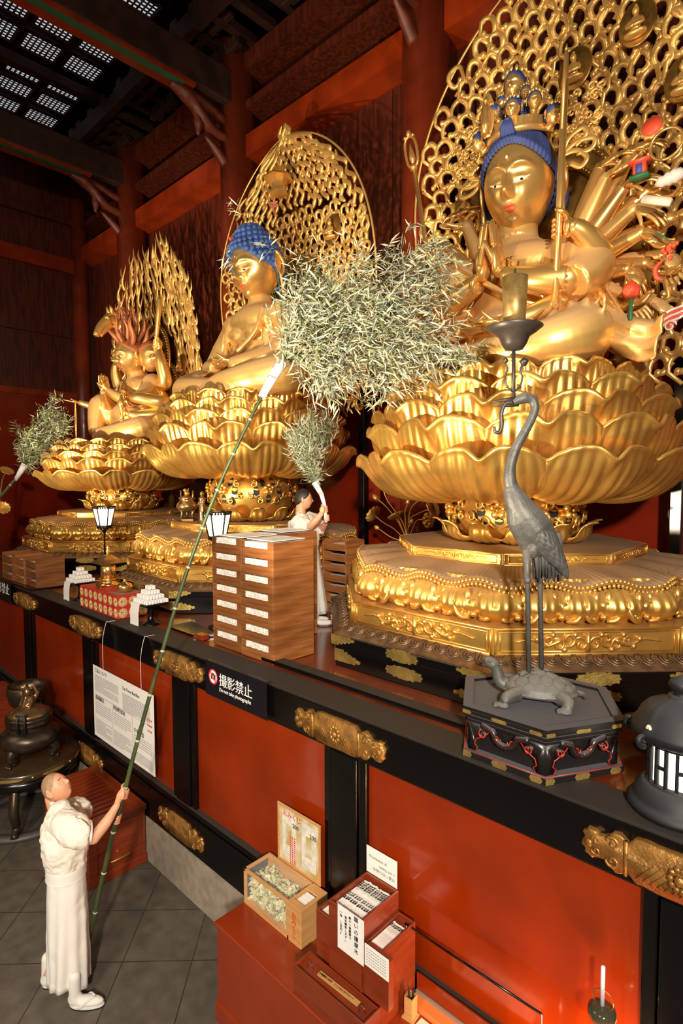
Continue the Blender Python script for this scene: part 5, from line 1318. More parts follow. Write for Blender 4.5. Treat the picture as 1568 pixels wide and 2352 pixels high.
# ------------------------------------------------------------------ golden lotus flowers in vases
def lotus_vase(base, stems, label, s=1.):
    t = thing('lotus_vase', label, 'vase', base); x, y, z = base; c = M4.Translation((x, y, 0)); top = 3.35
    MB().lathe([(.10, z), (.10, z+.04), (.05, z+.1), (.04, z+.3), (.09, z+.55), (.10, top-.2), (.05, top-.08), (.08, top)], 24, c).build('vase_body', 'brassy', t)
    for pth, kind in stems:
        pts = [V((x, y, top-.05))]+[V(q) for q in pth]; m = MB(); m.tube(spline(pts, 5), .009*s, 6); e = V(pts[-1]); d = (V(pts[-1])-V(pts[-2])).normalized(); mq = M4.Translation(e) @ d.to_track_quat('Z', 'Y').to_matrix().to_4x4()
        if kind == 'bud': m.lathe([(.008, -.01), (.038, .02), (.045, .055), (.03, .10), (.003, .13)], 12, mq)
        elif kind == 'small': m.lathe([(.008, 0), (.03, .02), (.035, .05), (.02, .085), (.002, .1)], 10, mq)
        elif kind == 'leaf':
            m.lathe([(.01, 0), (.06, .01), (.12, .03), (.14, .06), (.12, .05), (.02, .02)], 36, mq, wob=lambda k, z_: 1+.08*cos(k*2*pi*11)*(z_ > .02))
        else:
            for rr, h, n in ((.05, .11, 6), (.075, .09, 7), (.10, .06, 8)):
                for k in range(n):
                    a = 2*pi*k/n+rr*20; m.ball(mq @ V((rr*cos(a)*.8, rr*sin(a)*.8, h*.5)), (.032, .032, .05), 8, 6, rot=mq.to_3x3() @ M4.Rotation(a, 3, 'Z') @ M4.Rotation(.6*rr*10, 3, 'Y'))
            m.ball(mq @ V((0, 0, .04)), .04, 10, 7)
        m.build('flower_stem', 'goldhalo', t)
    return t
Yv = 6.5
def yv(x, y): return Yp(x, y, Yv)
lotus_vase((-4.93, 6.5, 2.51), [([yv(925, 1200), yv(890, 1150), yv(878, 1118)], 'bud'), ([yv(915, 1200), yv(888, 1165), yv(868, 1147)], 'bud'), ([yv(905, 1215), yv(880, 1200), yv(862, 1185)], 'leaf'),
    ([yv(918, 1200), yv(914, 1190)], 'leaf'), ([yv(930, 1180), yv(935, 1160)], 'small'), ([yv(938, 1200), yv(945, 1165), yv(975, 1140)], 'small'), ([yv(940, 1195), yv(960, 1180), yv(988, 1168)], 'leaf'),
    ([yv(935, 1220), yv(942, 1205)], 'small'), ([yv(945, 1220), yv(958, 1195), yv(978, 1195)], 'bloom'), ([yv(900, 1235), yv(870, 1215)], 'small')], 'gilt lotus flowers on thin stems left of the right pedestal')
q = Dp(-8, 1240, 12.3)
lotus_vase((q.x, q.y, 2.51), [([Dp(-6, 1200, 12.3), Dp(4, 1110, 12.2), Dp(14, 1085, 12.1)], 'leaf'), ([Dp(-6, 1220, 12.3), Dp(-2, 1180, 12.2), Dp(6, 1168, 12.)], 'leaf'), ([Dp(-8, 1100, 12.2), Dp(-4, 990, 12.1)], 'bud')], 'gilt lotus leaves rising at the far left edge', 1.6)
# ------------------------------------------------------------------ hexagonal stand, turtle, crane, candle
HX, HY, HR = -1.58, 3.45, .52
def hexa(r, a0=0): return [(HX+r*cos(a0+k*pi/3), HY+r*sin(a0+k*pi/3)) for k in range(6)]
t = thing('hexagonal_stand', 'black six-sided lacquer stand with red scrollwork and brass corners carrying the turtle', 'stand', (HX, HY, 2.506))
bevel(MB().prism(hexa(HR), 2.506, 2.545).build('foot_frame', 'hexblack', t, smooth=False), .005)
MB().prism(hexa(HR*.86), 2.54, 2.725).build('recessed_body', 'hexblack', t, smooth=False)
m = MB(); m.prism(hexa(HR*.95), 2.72, 2.738); m.prism(hexa(HR*.90), 2.738, 2.748); m.prism(hexa(HR*.99), 2.748, 2.770); m.prism(hexa(HR*.95), 2.77, 2.778); m.prism(hexa(HR*1.01), 2.778, 2.80); bevel(m.build('cornice', 'hexblack', t, smooth=False), .003)
for k in range(6):      # raised rim round the top
    a, b_ = V((*hexa(HR*1.01)[k], 2.80)), V((*hexa(HR*1.01)[(k+1) % 6], 2.80)); a2, b2 = V((*hexa(HR*.88)[k], 2.80)), V((*hexa(HR*.88)[(k+1) % 6], 2.80)); up = V((0, 0, .018))
    MB().raw([a, b_, b2, a2, a+up, b_+up, b2+up, a2+up], [(0, 1, 2, 3), (4, 5, 6, 7), (0, 1, 5, 4), (2, 3, 7, 6)]).build('top_rim', 'hexblack', t, smooth=False)
red = MB(); blk = MB(); br = MB()
for k in range(6):
    a, b_ = V((*hexa(HR*.93)[k], 0)), V((*hexa(HR*.93)[(k+1) % 6], 0)); tg = (b_-a).normalized(); o_ = ((a+b_)/2-V((HX, HY, 0))).normalized(); L = (b_-a).length
    # curled corner leg with red outline
    for sg, c0 in ((1, a), (-1, b_)):
        P_ = [(0.0, 2.722), (.0, 2.545), (.05, 2.545), (.065, 2.575), (.045, 2.59), (.055, 2.625), (.11, 2.655), (.17, 2.722)]
        v1 = [c0+tg*sg*p+o_*.004+V((0, 0, z)) for p, z in P_]; blk.raw(v1+[q-o_*.05 for q in v1], [tuple(range(8))]+[(i, (i+1) % 8, 8+(i+1) % 8, 8+i) for i in range(8)])
        red.tube([c0+tg*sg*p+o_*.008+V((0, 0, z)) for p, z in P_[2:]], .0035, 5)
        spiral(red, c0+tg*sg*.10+o_*.012+V((0, 0, 2.665)), tg*sg, V((0, 0, 1)), .028, 1.2, .0045, start=2, seg=5); spiral(blk, c0+tg*sg*.10+o_*.0+V((0, 0, 2.665)), tg*sg, V((0, 0, 1)), .030, 1.2, .012, start=2, seg=6)
    c0 = (a+b_)/2
    for sg in (-1, 1):
        pts = [c0+o_*.004+tg*sg*x_+V((0, 0, z)) for x_, z in ((0, 2.63), (.03, 2.637), (.06, 2.66), (.08, 2.70), (.15, 2.72))]
        blk.tube(spline(pts, 4), .022, 6); red.tube([q+o_*.016 for q in spline(pts, 4)], .0035, 5)
        spiral(red, c0+tg*sg*.045+o_*.018+V((0, 0, 2.672)), tg*sg, V((0, 0, 1)), .024, 1.2, .0045, start=3, seg=5)
    red.tube([V((*hexa(HR*.985)[k], 2.547)), V((*hexa(HR*.985)[(k+1) % 6], 2.547))], .003, 5)
    for z0, z1, rr in ((2.507, 2.545, 1.003), (2.737, 2.763, 1.003), (2.777, 2.80, 1.013), (2.697, 2.723, .973)):
        a1, b1 = V((*hexa(HR*rr)[k], 0)), V((*hexa(HR*rr)[(k+1) % 6], 0)); up0, up1 = V((0, 0, z0)), V((0, 0, z1))
        if z0 in (2.737, 2.697): continue
        for (u0, u1) in ((0, .05), (L*.5-.04, L*.5+.04), (L-.045, L+.01)):
            zz = (z0+z1)/2
            br = MB(); br.raw([a1+tg*u0+up0+o_*.002, a1+tg*u1+up0+o_*.002, a1+tg*(u1+.012)+V((0, 0, zz))+o_*.002, a1+tg*u1+up1+o_*.002, a1+tg*u0+up1+o_*.002, a1+tg*(u0-(.012 if u0 else 0))+V((0, 0, zz))+o_*.002], [(0, 1, 2, 3, 4, 5)]); br.build('brass_mount', 'brass', t, smooth=False)
blk.build('scroll_legs', 'hexblack', t); red.build('red_outlines', 'redline', t)
# turtle
hx = V((-.7226, -.6912, 0)); sx = V((.6912, -.7226, 0)); up = V((0, 0, 1)); TC = V((-1.575, 3.46, 2.80))
hdv = (Quaternion(up, radians(-14)) @ hx).normalized(); sdv = up.cross(hdv)
def T_(f, s_, z): return TC+hdv*f*.88+sdv*s_*.88+up*z*.92
t = thing('bronze_turtle', 'grey bronze turtle with raised head bearing the crane on its shell', 'turtle', TC+up*0.001)
m = MB(); rows = []
SR, SN = 40, 120
for i in range(SR+1):
    rr = i/SR; row = []
    for k in range(SN):
        a = 2*pi*k/SN; f, s_ = .265*rr*cos(a), .185*rr*sin(a)
        h = .08+.098*(1-rr**1.9)
        # plate pattern: hexagonal cells in the shell
        ds = sorted(((f-.088*(i_+.5*(j_ % 2)))**2+(s_-.076*j_)**2)**.5 for i_ in range(-4, 5) for j_ in range(-3, 4))
        h += .011*smooth01((ds[1]-ds[0])/.016)*(rr < .95)-.05*max(0, ds[0]-.03)*(rr < .95)
        h += .012*exp(-(s_/.02)**2)*(1-rr)
        row.append(T_(f, s_, h-.012*(rr > .95)))
    rows.append(row)
m.grid(rows, True)
rows = [[T_(.265*r*cos(2*pi*k/SN), .185*r*sin(2*pi*k/SN), z) for k in range(SN)] for r, z in ((1., .073), (1.03, .066), (1.0, .055), (.8, .038), (.05, .035))]
m.grid(rows, True); m.build('shell', 'crane', t)
m = MB()
stube(m, [T_(.20, 0, .06), T_(.27, 0, .10), T_(.295, .0, .17), T_(.31, 0, .21)], [.05, .042, .036, .034], 5, 12)
m.ball(T_(.335, 0, .225), (.058, .042, .038), 16, 10, rot=M4((hdv, sdv, up)).transposed().to_3x3() @ M4.Rotation(radians(-25), 3, 'Y'))
for sg in (-1, 1):
    m.ball(T_(.345, sg*.036, .25), .012, 8, 6); m.ball(T_(.385, sg*.014, .232), .008, 6, 5)
    stube(m, [T_(.16, sg*.12, .06), T_(.23, sg*.20, .055), T_(.25, sg*.225, .02)], [.05, .04, .03], 5, 10); m.ball(T_(.27, sg*.23, .014), (.055, .035, .016), 12, 7)
    stube(m, [T_(-.13, sg*.13, .06), T_(-.17, sg*.20, .055), T_(-.16, sg*.235, .02)], [.05, .042, .034], 5, 10); m.ball(T_(-.14, sg*.25, .015), (.05, .04, .017), 12, 7)
    for q in (-1, 0, 1, 2):
        m.ball(T_(.315, sg*.23+q*.013-.006, .010), (.014, .006, .008), 6, 5); m.ball(T_(-.10, sg*.25+q*.014-.006, .010), (.014, .006, .008), 6, 5)
m.ball(T_(0, 0, .055), (.2, .14, .035), 20, 10); m.tube([T_(.375, 0, .22), T_(.40, 0, .20)], [.024, .010], 8); stube(m, [T_(-.25, 0, .06), T_(-.30, -.01, .05), T_(-.32, -.02, .015)], [.022, .016, .01], 4, 8)
o = m.build('body', 'crane', t); remesh(o, .006, 2)
# crane (its plane of symmetry faces the altar front)
CD = 3.685
def C_(x, y, d=0): return Dp(x, y, CD+d)
t = thing('bronze_crane', 'tall grey bronze crane with curved neck standing on the turtle shell', 'crane', T_(0, 0, .175))
m = MB(); K = CD/FOC
bp = [(1172, 1118, 17), (1185, 1150, 28), (1205, 1185, 37), (1228, 1215, 40), (1252, 1250, 33), (1275, 1290, 20), (1283, 1320, 8)]
stube(m, [C_(x, y) for x, y, r in bp], [r*K for x, y, r in bp], 5, 24)
stube(m, [C_(x, y) for x, y in ((1190, 1160), (1195, 1200), (1208, 1245), (1212, 1275))], [28*K, 30*K, 20*K, 8*K], 5, 16)
nk = [(1180, 1132, 17), (1171, 1105, 15), (1172, 1070, 12.5), (1184, 1030, 11.5), (1203, 995, 10.5), (1219, 965, 10), (1228, 938, 10), (1222, 918, 11), (1204, 914, 13), (1190, 919, 11), (1178, 925, 8)]
stube(m, [C_(x, y) for x, y, r in nk], [r*K for x, y, r in nk], 5, 16)
m.ball(C_(1232, 1262, .0), (.05, .09, .07), 14, 10)
o = m.build('body', 'crane', t); remesh(o, .006, 3)
m = MB()       # folded wings: a scale-covered shell on each side
fw = (C_(0, 0, 1)-C_(0, 0, 0)).normalized()
for sg in (-1, 1):
    W0 = spline([C_(1188, 1138), C_(1212, 1160), C_(1240, 1190), C_(1264, 1230), C_(1280, 1275), C_(1284, 1312)], 8); W1 = spline([C_(1182, 1150), C_(1186, 1190), C_(1200, 1225), C_(1225, 1258), C_(1258, 1288), C_(1284, 1312)], 8); rows = []
    nW = len(W0)
    for i in range(nW):
        row = []; u = i/(nW-1)
        for j in range(25):
            v = j/24; p = W0[i].lerp(W1[i], v); bul = sin(min(1, .08+v*.9)*pi)*sin(min(1, .12+u*.86)*pi)
            sc_ = .012*(((u*11+.5*(int(v*8) % 2)) % 1))*(1-.3*u)+.006*abs(sin(v*8*pi))
            row.append(p+fw*sg*(-1)*(.045+.115*bul**.6+sc_))
        rows.append(row)
    m.grid(rows)
m.build('wing_feathers', 'crane', t)
m = MB()
for k in range(22):
    x = 1224+k*2.9; m.tube([C_(x-4, 1225, .02*sin(k*2.4)), C_(x+2, 1275, .035*sin(k*2.4)), C_(x+2+2*sin(k), 1330+8*sin(k*1.7), .03*sin(k*2.4))], [.026, .020, .006], 6)
m.build('tail_feathers', 'crane', t)
for i, ((x0, y0), (x1, y1), dd) in enumerate((((1209, 1262), (1214, 1545), -.03), ((1236, 1262), (1243, 1538), .04))):
    m = MB(); m.tube([C_(x0, y0, dd), C_(x0+1, 1325, dd), C_(x1-3, 1340, dd), C_(x1, y1, dd)], [.028, .021, .016, .0155], 12)
    m.ball(C_(x0+2, 1333, dd), (.024, .024, .03), 10, 7)
    f = C_(x1, y1, dd)
    for a in (-.6, 0, .6, pi): e = f+(Quaternion(up, a) @ hdv)*.07-up*.006; m.tube([f, e], [.013, .006], 6)
    m.build('leg', 'crane', t)
m = MB(); m.tube([C_(1190, 916), C_(1160, 919), C_(1128, 922)], [.02, .013, .003], 8); m.tube([C_(1190, 928), C_(1160, 932), C_(1132, 934)], [.016, .010, .002], 8); m.build('beak', 'craneb', t)
m = MB()
for k in range(9): m.ball(C_(1182+k*4.6, 909+abs(k-4)*1.0), (.008, .016, .008), 6, 5)
m.build('crown_patch', 'craneb', t)
# candle holder with lotus stem held in the beak
t = thing('crane_candlestick', 'dark bronze lotus-stem candlestick with a wide dish rising from the crane beak', 'candlestick', C_(1178, 922))
m = MB(); stube(m, [C_(1176, 924), C_(1160, 928), C_(1151, 950), (C_(1152, 975)), C_(1147, 992), C_(1137, 992), (C_(1135, 980))], [.014, .014, .014, .014, .013, .012, .008], 6, 10); m.build('curled_stem', 'craneb', t)
m = MB(); m.tube([C_(1179, 922), C_(1179, 800)], .0125, 12)
for sg, x in ((-1, 1160), (1, 1203)):
    m.tube(spline([C_(1179, 900), C_(1179+sg*14, 888), C_(1179+sg*20, 868), C_(1179+sg*15, 850), C_(x-sg*2, 836)], 5), .006, 7); m.ball(C_(x, 828), (.017, .017, .02), 10, 8)
    m.tube([C_(1179, 903), C_(1179+sg*10, 893), C_(1179+sg*20, 888)], [.012, .012, .003], 6, flat=.4)
m.lathe([(.012, -.03), (.03, .0), (.024, .01)], 12, M4.Translation(C_(1203, 830)))
m.build('stem', 'craneb', t)
ax = C_(1180, 805); zt = C_(1180, 748).z; zb = ax.z
MB().lathe([(.0, zb-.002), (.055, zb+.005), (.078, zb+.04), (.095, zb+.085), (.14, zb+.115), (.178, zb+.145), (.174, zb+.15), (.13, zb+.125), (.08, zb+.10), (.03, zb+.08)], 48, M4.Translation((ax.x, ax.y, 0))).build('drip_dish', 'craneb', t)
z1 = C_(1180, 640).z
MB().lathe([(.064, zb+.09), (.081, z1), (.076, z1), (.02, z1-.01)], 40, M4.Translation((ax.x, ax.y, 0))).build('candle_cup', mat('dull_gold_tube', (.42, .27, .09), .4, .6, var=.35, vscale=12), t)
MB().lathe([(.013, z1-.02), (.009, z1+.02), (.001, z1+.06)], 10, M4.Translation((ax.x, ax.y, 0))).build('spike', 'craneb', t)
# iron lantern at the right edge
LX, LY = -.735, 3.262; c = M4.Translation((LX, LY, 0))
t = thing('iron_lantern', 'charcoal iron lantern with glowing paper slots at the right edge of the altar', 'lantern', (LX, LY, 2.506))
c = M4.Translation((LX, LY, 0))
LX2 = LX
MB().lathe([(.235, 2.506), (.24, 2.53), (.22, 2.55), (.205, 2.57), (.20, 2.60), (.175, 2.625), (.165, 2.64)], 56, c).build('base', 'lantern', t)
MB().lathe([(.128, 2.63), (.128, 2.85)], 40, c, cap=False).build('glowing_paper', 'lampw', t)
m = MB(); m.lathe([(.15, 2.63), (.15, 2.655), (.13, 2.655)], 48, c, cap=False); m.lathe([(.13, 2.845), (.15, 2.845), (.15, 2.87)], 48, c, cap=False)
for k in range(18):
    a = 2*pi*k/18; b0, b1 = a-.055, a+.055
    r0, r1 = .132, .15; vs = [(LX+r*cos(q), LY+r*sin(q), z) for z in (2.65, 2.85) for r, q in ((r0, b0), (r1, b0), (r1, b1), (r0, b1))]
    m.raw(vs, [(0, 1, 5, 4), (1, 2, 6, 5), (2, 3, 7, 6), (3, 0, 4, 7)])
    if k % 2 == 0:
        for z in (2.74,): m.raw([(LX+.149*cos(q), LY+.149*sin(q), zz) for q in (a, a+.175, a+.35) for zz in (z, z+.022)], [(0, 2, 3, 1), (2, 4, 5, 3)])
m.build('slotted_body', 'lantern', t)
def wob6(k, z): return 1+.045*max(0, cos(k*2*pi*6))**6
MB().lathe([(.155, 2.86), (.20, 2.875), (.225, 2.90), (.222, 2.93), (.195, 2.965), (.175, 3.01), (.14, 3.05), (.075, 3.075), (.06, 3.085), (.055, 3.10)], 96, c, wob=wob6).build('roof', 'lantern', t)
m = MB()
for k in range(6):
    a = k*pi/3; o_ = V((cos(a), sin(a), 0)); spiral(m, V((LX, LY, 2.895))+o_*.235, o_, up, .035, 1.1, .016, start=-2.2, seg=8)
m.build('roof_curls', 'lantern', t)
MB().lathe([(.05, 3.08), (.06, 3.09), (.03, 3.105), (.05, 3.125), (.062, 3.15), (.05, 3.175), (.02, 3.19), (.0, 3.205)], 28, c).build('finial', 'lantern', t)
m = MB(); a = radians(-118); o_ = V((cos(a), sin(a), 0)); tg = V((-sin(a), cos(a), 0)); q = V((LX, LY, 2.955))+o_*.207
m.ball(q+tg*.008, (.009, .009, .009), 8, 6); m.ball(q-tg*.008, (.009, .009, .009), 8, 6); m.ball(q+up*.008, (.012, .008, .010), 8, 6); m.build('heart_opening', 'cream', t)
p = V((-1.06, 3.93, 0)); c = M4.Translation(p)
t = thing('bronze_dish', 'dark bronze dish on a foot behind the iron lantern', 'dish', (p.x, p.y, 2.506))
MB().lathe([(.09, 2.506), (.09, 2.52), (.04, 2.54), (.04, 2.58), (.10, 2.61), (.155, 2.645), (.16, 2.65), (.12, 2.64), (.02, 2.615)], 36, c).build('bowl', 'lantern', t)
# ------------------------------------------------------------------ signs and the hanging board on the altar front
def sign(x0, x1, nm, label, full=True):
    t = thing(nm, label, 'sign', ((x0+x1)/2, AF-.05, 2.37), 'black no-photography signs'); y = AF-.045
    MB().box(x0, x1, y, y+.006, 2.215, 2.53).build('board', 'sign', t, smooth=False)
    MB().box(x0, x1, y, y+.05, 2.53, 2.534).build('hook', 'sign', t, smooth=False)
    if not full:
        text('影禁止', .19, 'whitep', t, frame((x1-.62, y-.003, 2.36), (1, 0, 0), (0, 0, 1))); return t
    w = x1-x0; cx = x0+.14*w; cz = 2.40
    ring = MB(); n = 40
    ring.grid([[V((cx+r*cos(2*pi*k/n), y-.003, cz+r*sin(2*pi*k/n))) for k in range(n)] for r in (.058, .072)], True)
    ring.tube([(cx-.043, y-.004, cz+.043), (cx+.043, y-.004, cz-.043)], .0055, 6)
    disc = MB(); disc.raw([(cx+.06*cos(2*pi*k/n), y-.0015, cz+.06*sin(2*pi*k/n)) for k in range(n)], [tuple(range(n))]); disc.build('white_disc', 'whitep', t, smooth=False)
    ring.build('red_ring', 'signred', t)
    cm = MB().box(cx-.036, cx+.036, y-.003, y-.002, cz-.026, cz+.022); cm.box(cx-.016, cx+.014, y-.003, y-.002, cz+.02, cz+.033); cm.build('camera_icon', 'ink', t, smooth=False)
    rr = MB(); rr.grid([[V((cx+r*cos(2*pi*k/24), y-.0038, cz-.002+r*sin(2*pi*k/24))) for k in range(24)] for r in (.011, .0165)], True); rr.build('camera_lens', 'whitep', t)
    text('撮影禁止', .124, 'whitep', t, frame((x0+.245*w, y-.003, 2.352), (1, 0, 0), (0, 0, 1)), spacing=.96)
    text('Do not take photographs', .049, 'whitep', t, frame((x0+.245*w, y-.003, 2.292), (1, 0, 0), (0, 0, 1)), spacing=.93)
    return t
sign(-4.535, -3.645, 'photography_sign', 'black sign with crossed-out camera and white lettering below the stacked trays')
sign(-10.97, -10.08, 'photography_sign', 'black sign at the left edge with large white characters', False)
t = thing('information_board', 'white printed information board hanging from two strings', 'board', (-6.22, 2.88, 1.5)); y = 2.885
MB().box(-6.955, -5.478, y, y+.006, 1.078, 1.95).build('board', 'white', t, smooth=False)
tx = MB(); random.seed(11)
def lines(x0, x1, z0, z1, n, m_=tx):
    for k in range(n):
        z = z0-(z0-z1)*k/n; x = x0
        xe = x1 if random.random() < .85 else x0+(x1-x0)*random.uniform(.3, .8)
        while x < xe: l = random.uniform(.012, .05); m_.raw([(x, y-.001, z), (min(x+l, xe), y-.001, z), (min(x+l, xe), y-.001, z-.0075), (x, y-.001, z-.0075)], [(0, 1, 2, 3)]); x += l+.006
lines(-6.90, -6.28, 1.84, 1.64, 11); lines(-6.18, -5.56, 1.80, 1.60, 13)
for (a, b_, zt) in ((-6.90, -6.47, 1.51), (-6.42, -5.99, 1.51)): lines(a, b_, zt, 1.36, 6); lines(a, b_, 1.30, 1.12, 9)
lines(-5.93, -5.52, 1.40, 1.27, 5); lines(-5.93, -5.52, 1.22, 1.11, 6)
tx.build('body_text', 'grey_ink', t, smooth=False)
FT = lambda x, z: frame((x, y-.002, z), (1, 0, 0), (0, 0, 1))
text('三仏について', .055, 'ink', t, FT(-6.90, 1.88)); text('The Three Buddhas', .05, 'ink', t, FT(-6.18, 1.84)); text('馬頭観音', .06, 'ink', t, FT(-6.90, 1.545)); text('阿弥陀如来', .06, 'ink', t, FT(-6.42, 1.545)); text('千手観音', .06, 'ink', t, FT(-5.93, 1.43)); 
m = MB(); m.box(-6.92, -5.5, y-.001, y-.0005, 1.598, 1.601)
for x in (-6.445, -5.96): m.box(x, x+.003, y-.001, y-.0005, 1.1, 1.595)
m.build('rules', 'ink', t, smooth=False)
m = MB()
for i in range(3):
    for j in range(3): m.raw([(-5.60+i*.035+.011*cos(q), y-.002, 1.66-j*.06+.014*sin(q)) for q in [k*pi/5 for k in range(10)]], [tuple(range(10))])
m.build('red_symbols', 'redink', t, smooth=False)
for i, x in enumerate((-6.66, -5.73)):
    s_ = MB().tube(spline([(x, y-.002, 1.94), (x, y, 2.3), (x, AF-.03, 2.5), (x, AF-.0, 2.512), (x, AF+.09, 2.512)], 4), .0025, 6).build('hanging_string', 'white', t)
# ------------------------------------------------------------------ offertory chest, incense burner and table at the left
t = thing('offertory_box', 'red lacquered slatted offering chest standing against the altar behind the man', 'chest', (-6.39, 2.64, 0))
x0, x1, y0, y1, zt = -7.0, -5.78, 2.30, 2.92, .66
m = MB(); m.box(x0, x1, y0, y1, .05, zt-.05); m.box(x0-.015, x1+.015, y0-.015, y1+.005, 0, .10); m.box(x0, x1, y0, y1, .06, zt-.04)
bevel(m.build('chest_body', 'woodr', t, smooth=False), .006)
m = MB(); m.box(x0-.02, x1+.02, y0-.02, y0+.07, zt-.06, zt); m.box(x0-.02, x1+.02, y1-.09, y1+.01, zt-.06, zt); m.box(x0-.02, x0+.07, y0, y1, zt-.06, zt); m.box(x1-.13, x1+.02, y0, y1, zt-.06, zt); bevel(m.build('lid_frame', 'woodr', t, smooth=False), .006)
for k in range(11):
    x = x0+.13+k*.088; bevel(MB().prism([(x-.02, y0+.06), (x+.02, y0+.06), (x+.02, y1-.08), (x-.02, y1-.08)], zt-.05, zt-.012).build('slat', 'woodr', t, smooth=False), .004)
m = MB(); m.box(x1, x1+.008, y0+.05, y1-.05, .33, .37); m.box(x1, x1+.008, y0+.05, y0+.09, .12, .56); m.box(x1, x1+.008, y1-.09, y1-.05, .12, .56); m.box(x1, x1+.008, y0+.05, y1-.05, .53, .56); bevel(m.build('side_panel_frame', 'woodr', t, smooth=False), .003)
m = MB(); m.tube([(x1+.008, 2.52, .205), (x1+.035, 2.52, .205), (x1+.035, 2.72, .205), (x1+.008, 2.72, .205)], .009, 8); m.build('handle', 'brass', t)
o = MB().ball((x1+.006, 2.60, .27), (.006, .014, .014), 8, 6).build('lock', 'brassy', t)
# round table
TX, TY = -7.68, 2.33; c = M4.Translation((TX, TY, 0))
t = thing('round_table', 'dark round low table with brass-inlaid edge under the bronze incense burner', 'table', (TX, TY, 0))
MB().lathe([(.58, .69), (.60, .71), (.60, .775), (.58, .79), (.0, .79)], 64, c).build('tabletop', mat('dark_brown_lacquer', (.045, .025, .012), .25, 0, var=.3, vscale=3), t)
MB().lathe([(.54, .56), (.58, .60), (.58, .69)], 64, c).build('apron', 'black', t)
for k in range(8):
    a = k*pi/4+.2; m = MB()
    rows = [[V((TX+.605*cos(a+u), TY+.605*sin(a+u), .743+s_*.018*sqrt(max(0, 1-(u/.24)**4)))) for u in [(-.24+.04*q) for q in range(13)]] for s_ in (-1, 1)]
    m.grid(rows); m.build('brass_inlay', 'brass', t); MB().ball((TX+.605*cos(a+.39), TY+.605*sin(a+.39), .743), .014, 10, 6).build('stud', 'brass', t)
for k in range(6):
    a = k*pi/3+.5; o_ = V((cos(a), sin(a), 0)); m = MB(); stube(m, [V((TX, TY, .60))+o_*.50, V((TX, TY, .35))+o_*.58, V((TX, TY, .14))+o_*.50, V((TX, TY, .05))+o_*.60], [.05, .055, .045, .04], 5, 10); m.build('leg', 'censer', t)
MB().lathe([(.50, .0), (.60, .0), (.60, .05), (.50, .06), (.48, .03)], 64, c, cap=False).build('foot_ring', mat('worn_grey_lacquer', (.07, .065, .06), .5), t)
# three-legged bronze incense burner
BX, BY, Z0 = -7.52, 2.33, .79; c = M4.Translation((BX, BY, Z0))
t = thing('incense_burner', 'large dark bronze three-legged incense burner with lion lid', 'incense burner', (BX, BY, Z0))
MB().lathe([(.05, .12), (.20, .14), (.30, .20), (.335, .27), (.32, .34), (.25, .395), (.20, .41), (.20, .46), (.0, .46)], 56, c).build('belly', 'censer', t)
MB().lathe([(.20, .44), (.255, .45), (.26, .48), (.245, .50), (.26, .52), (.26, .545), (.22, .555)], 56, c).build('rim', 'censer', t)
MB().lathe([(.235, .55), (.23, .58), (.15, .635), (.06, .66), (.0, .665)], 48, c).build('lid', 'bronze', t)
for k in range(3):
    a = radians(-65)+k*2*pi/3; o_ = V((cos(a), sin(a), 0)); m = MB(); b0 = V((BX, BY, Z0)); stube(m, [b0+o_*.24+V((0, 0, .20)), b0+o_*.29+V((0, 0, .12)), b0+o_*.24+V((0, 0, .06)), b0+o_*.27+V((0, 0, .03))], [.075, .055, .045, .04], 5, 12)
    for q in (-1, 0, 1): m.ball(b0+o_*.315+V((-o_.y, o_.x, 0))*q*.026+V((0, 0, .018)), .02, 8, 6)
    m.build('leg', 'censer', t)
for sg in (-1, 1):
    a = radians(-35); o_ = V((cos(a)*sg, sin(a)*sg, 0)); tg = V((-o_.y, o_.x, 0)); b0 = V((BX, BY, Z0)); m = MB()
    for s2 in (-1, 1): m.tube([b0+o_*.265+tg*s2*.035+V((0, 0, .42)), b0+o_*.30+tg*s2*.04+V((0, 0, .5)), b0+o_*.30+tg*s2*.04+V((0, 0, .60)), b0+o_*.26+tg*s2*.02+V((0, 0, .63))], .017, 8)
    m.tube([b0+o_*.27+tg*-.06+V((0, 0, .635)), b0+o_*.27+tg*.06+V((0, 0, .635))], .016, 8); m.build('handle', 'lantern', t)
m = MB(); b0 = V((BX, BY, Z0+.64)); m.ball(b0+V((0, 0, .07)), (.075, .07, .09), 14, 10); m.ball(b0+V((.01, -.02, .18)), (.055, .05, .07), 14, 10); m.ball(b0+V((.0, -.05, .255)), (.05, .055, .045), 14, 10); m.tube([b0+V((0, .05, .05)), b0+V((0, .10, .15)), b0+V((0, .06, .24))], [.03, .035, .01], 8)
for sg in (-1, 1): m.tube([b0+V((sg*.04, -.04, .14)), b0+V((sg*.05, -.08, .02))], .022, 8); m.ball(b0+V((sg*.035, -.04, .295)), .015, 6, 5); m.ball(b0+V((sg*.06, -.02, .02)), .035, 8, 6)
o = m.build('lion_knob', 'bronze', t); remesh(o, .01, 1)
# large bronze bowl on a pole-like stand behind the burner
p = V((-8.42, 2.60, 0)); c = M4.Translation(p)
t = thing('bronze_bowl', 'big dark bronze bowl gong on a stand behind the incense burner', 'bowl', p)
MB().lathe([(.0, 1.05), (.12, 1.07), (.22, 1.17), (.255, 1.29), (.245, 1.41), (.235, 1.415), (.235, 1.29), (.18, 1.15), (.0, 1.09)], 48, c).build('bowl', 'censer', t)
MB().lathe([(.14, 0), (.14, .06), (.06, .12), (.05, .6), (.06, .9), (.14, 1.04), (.12, 1.07)], 32, c).build('stand', 'black', t)
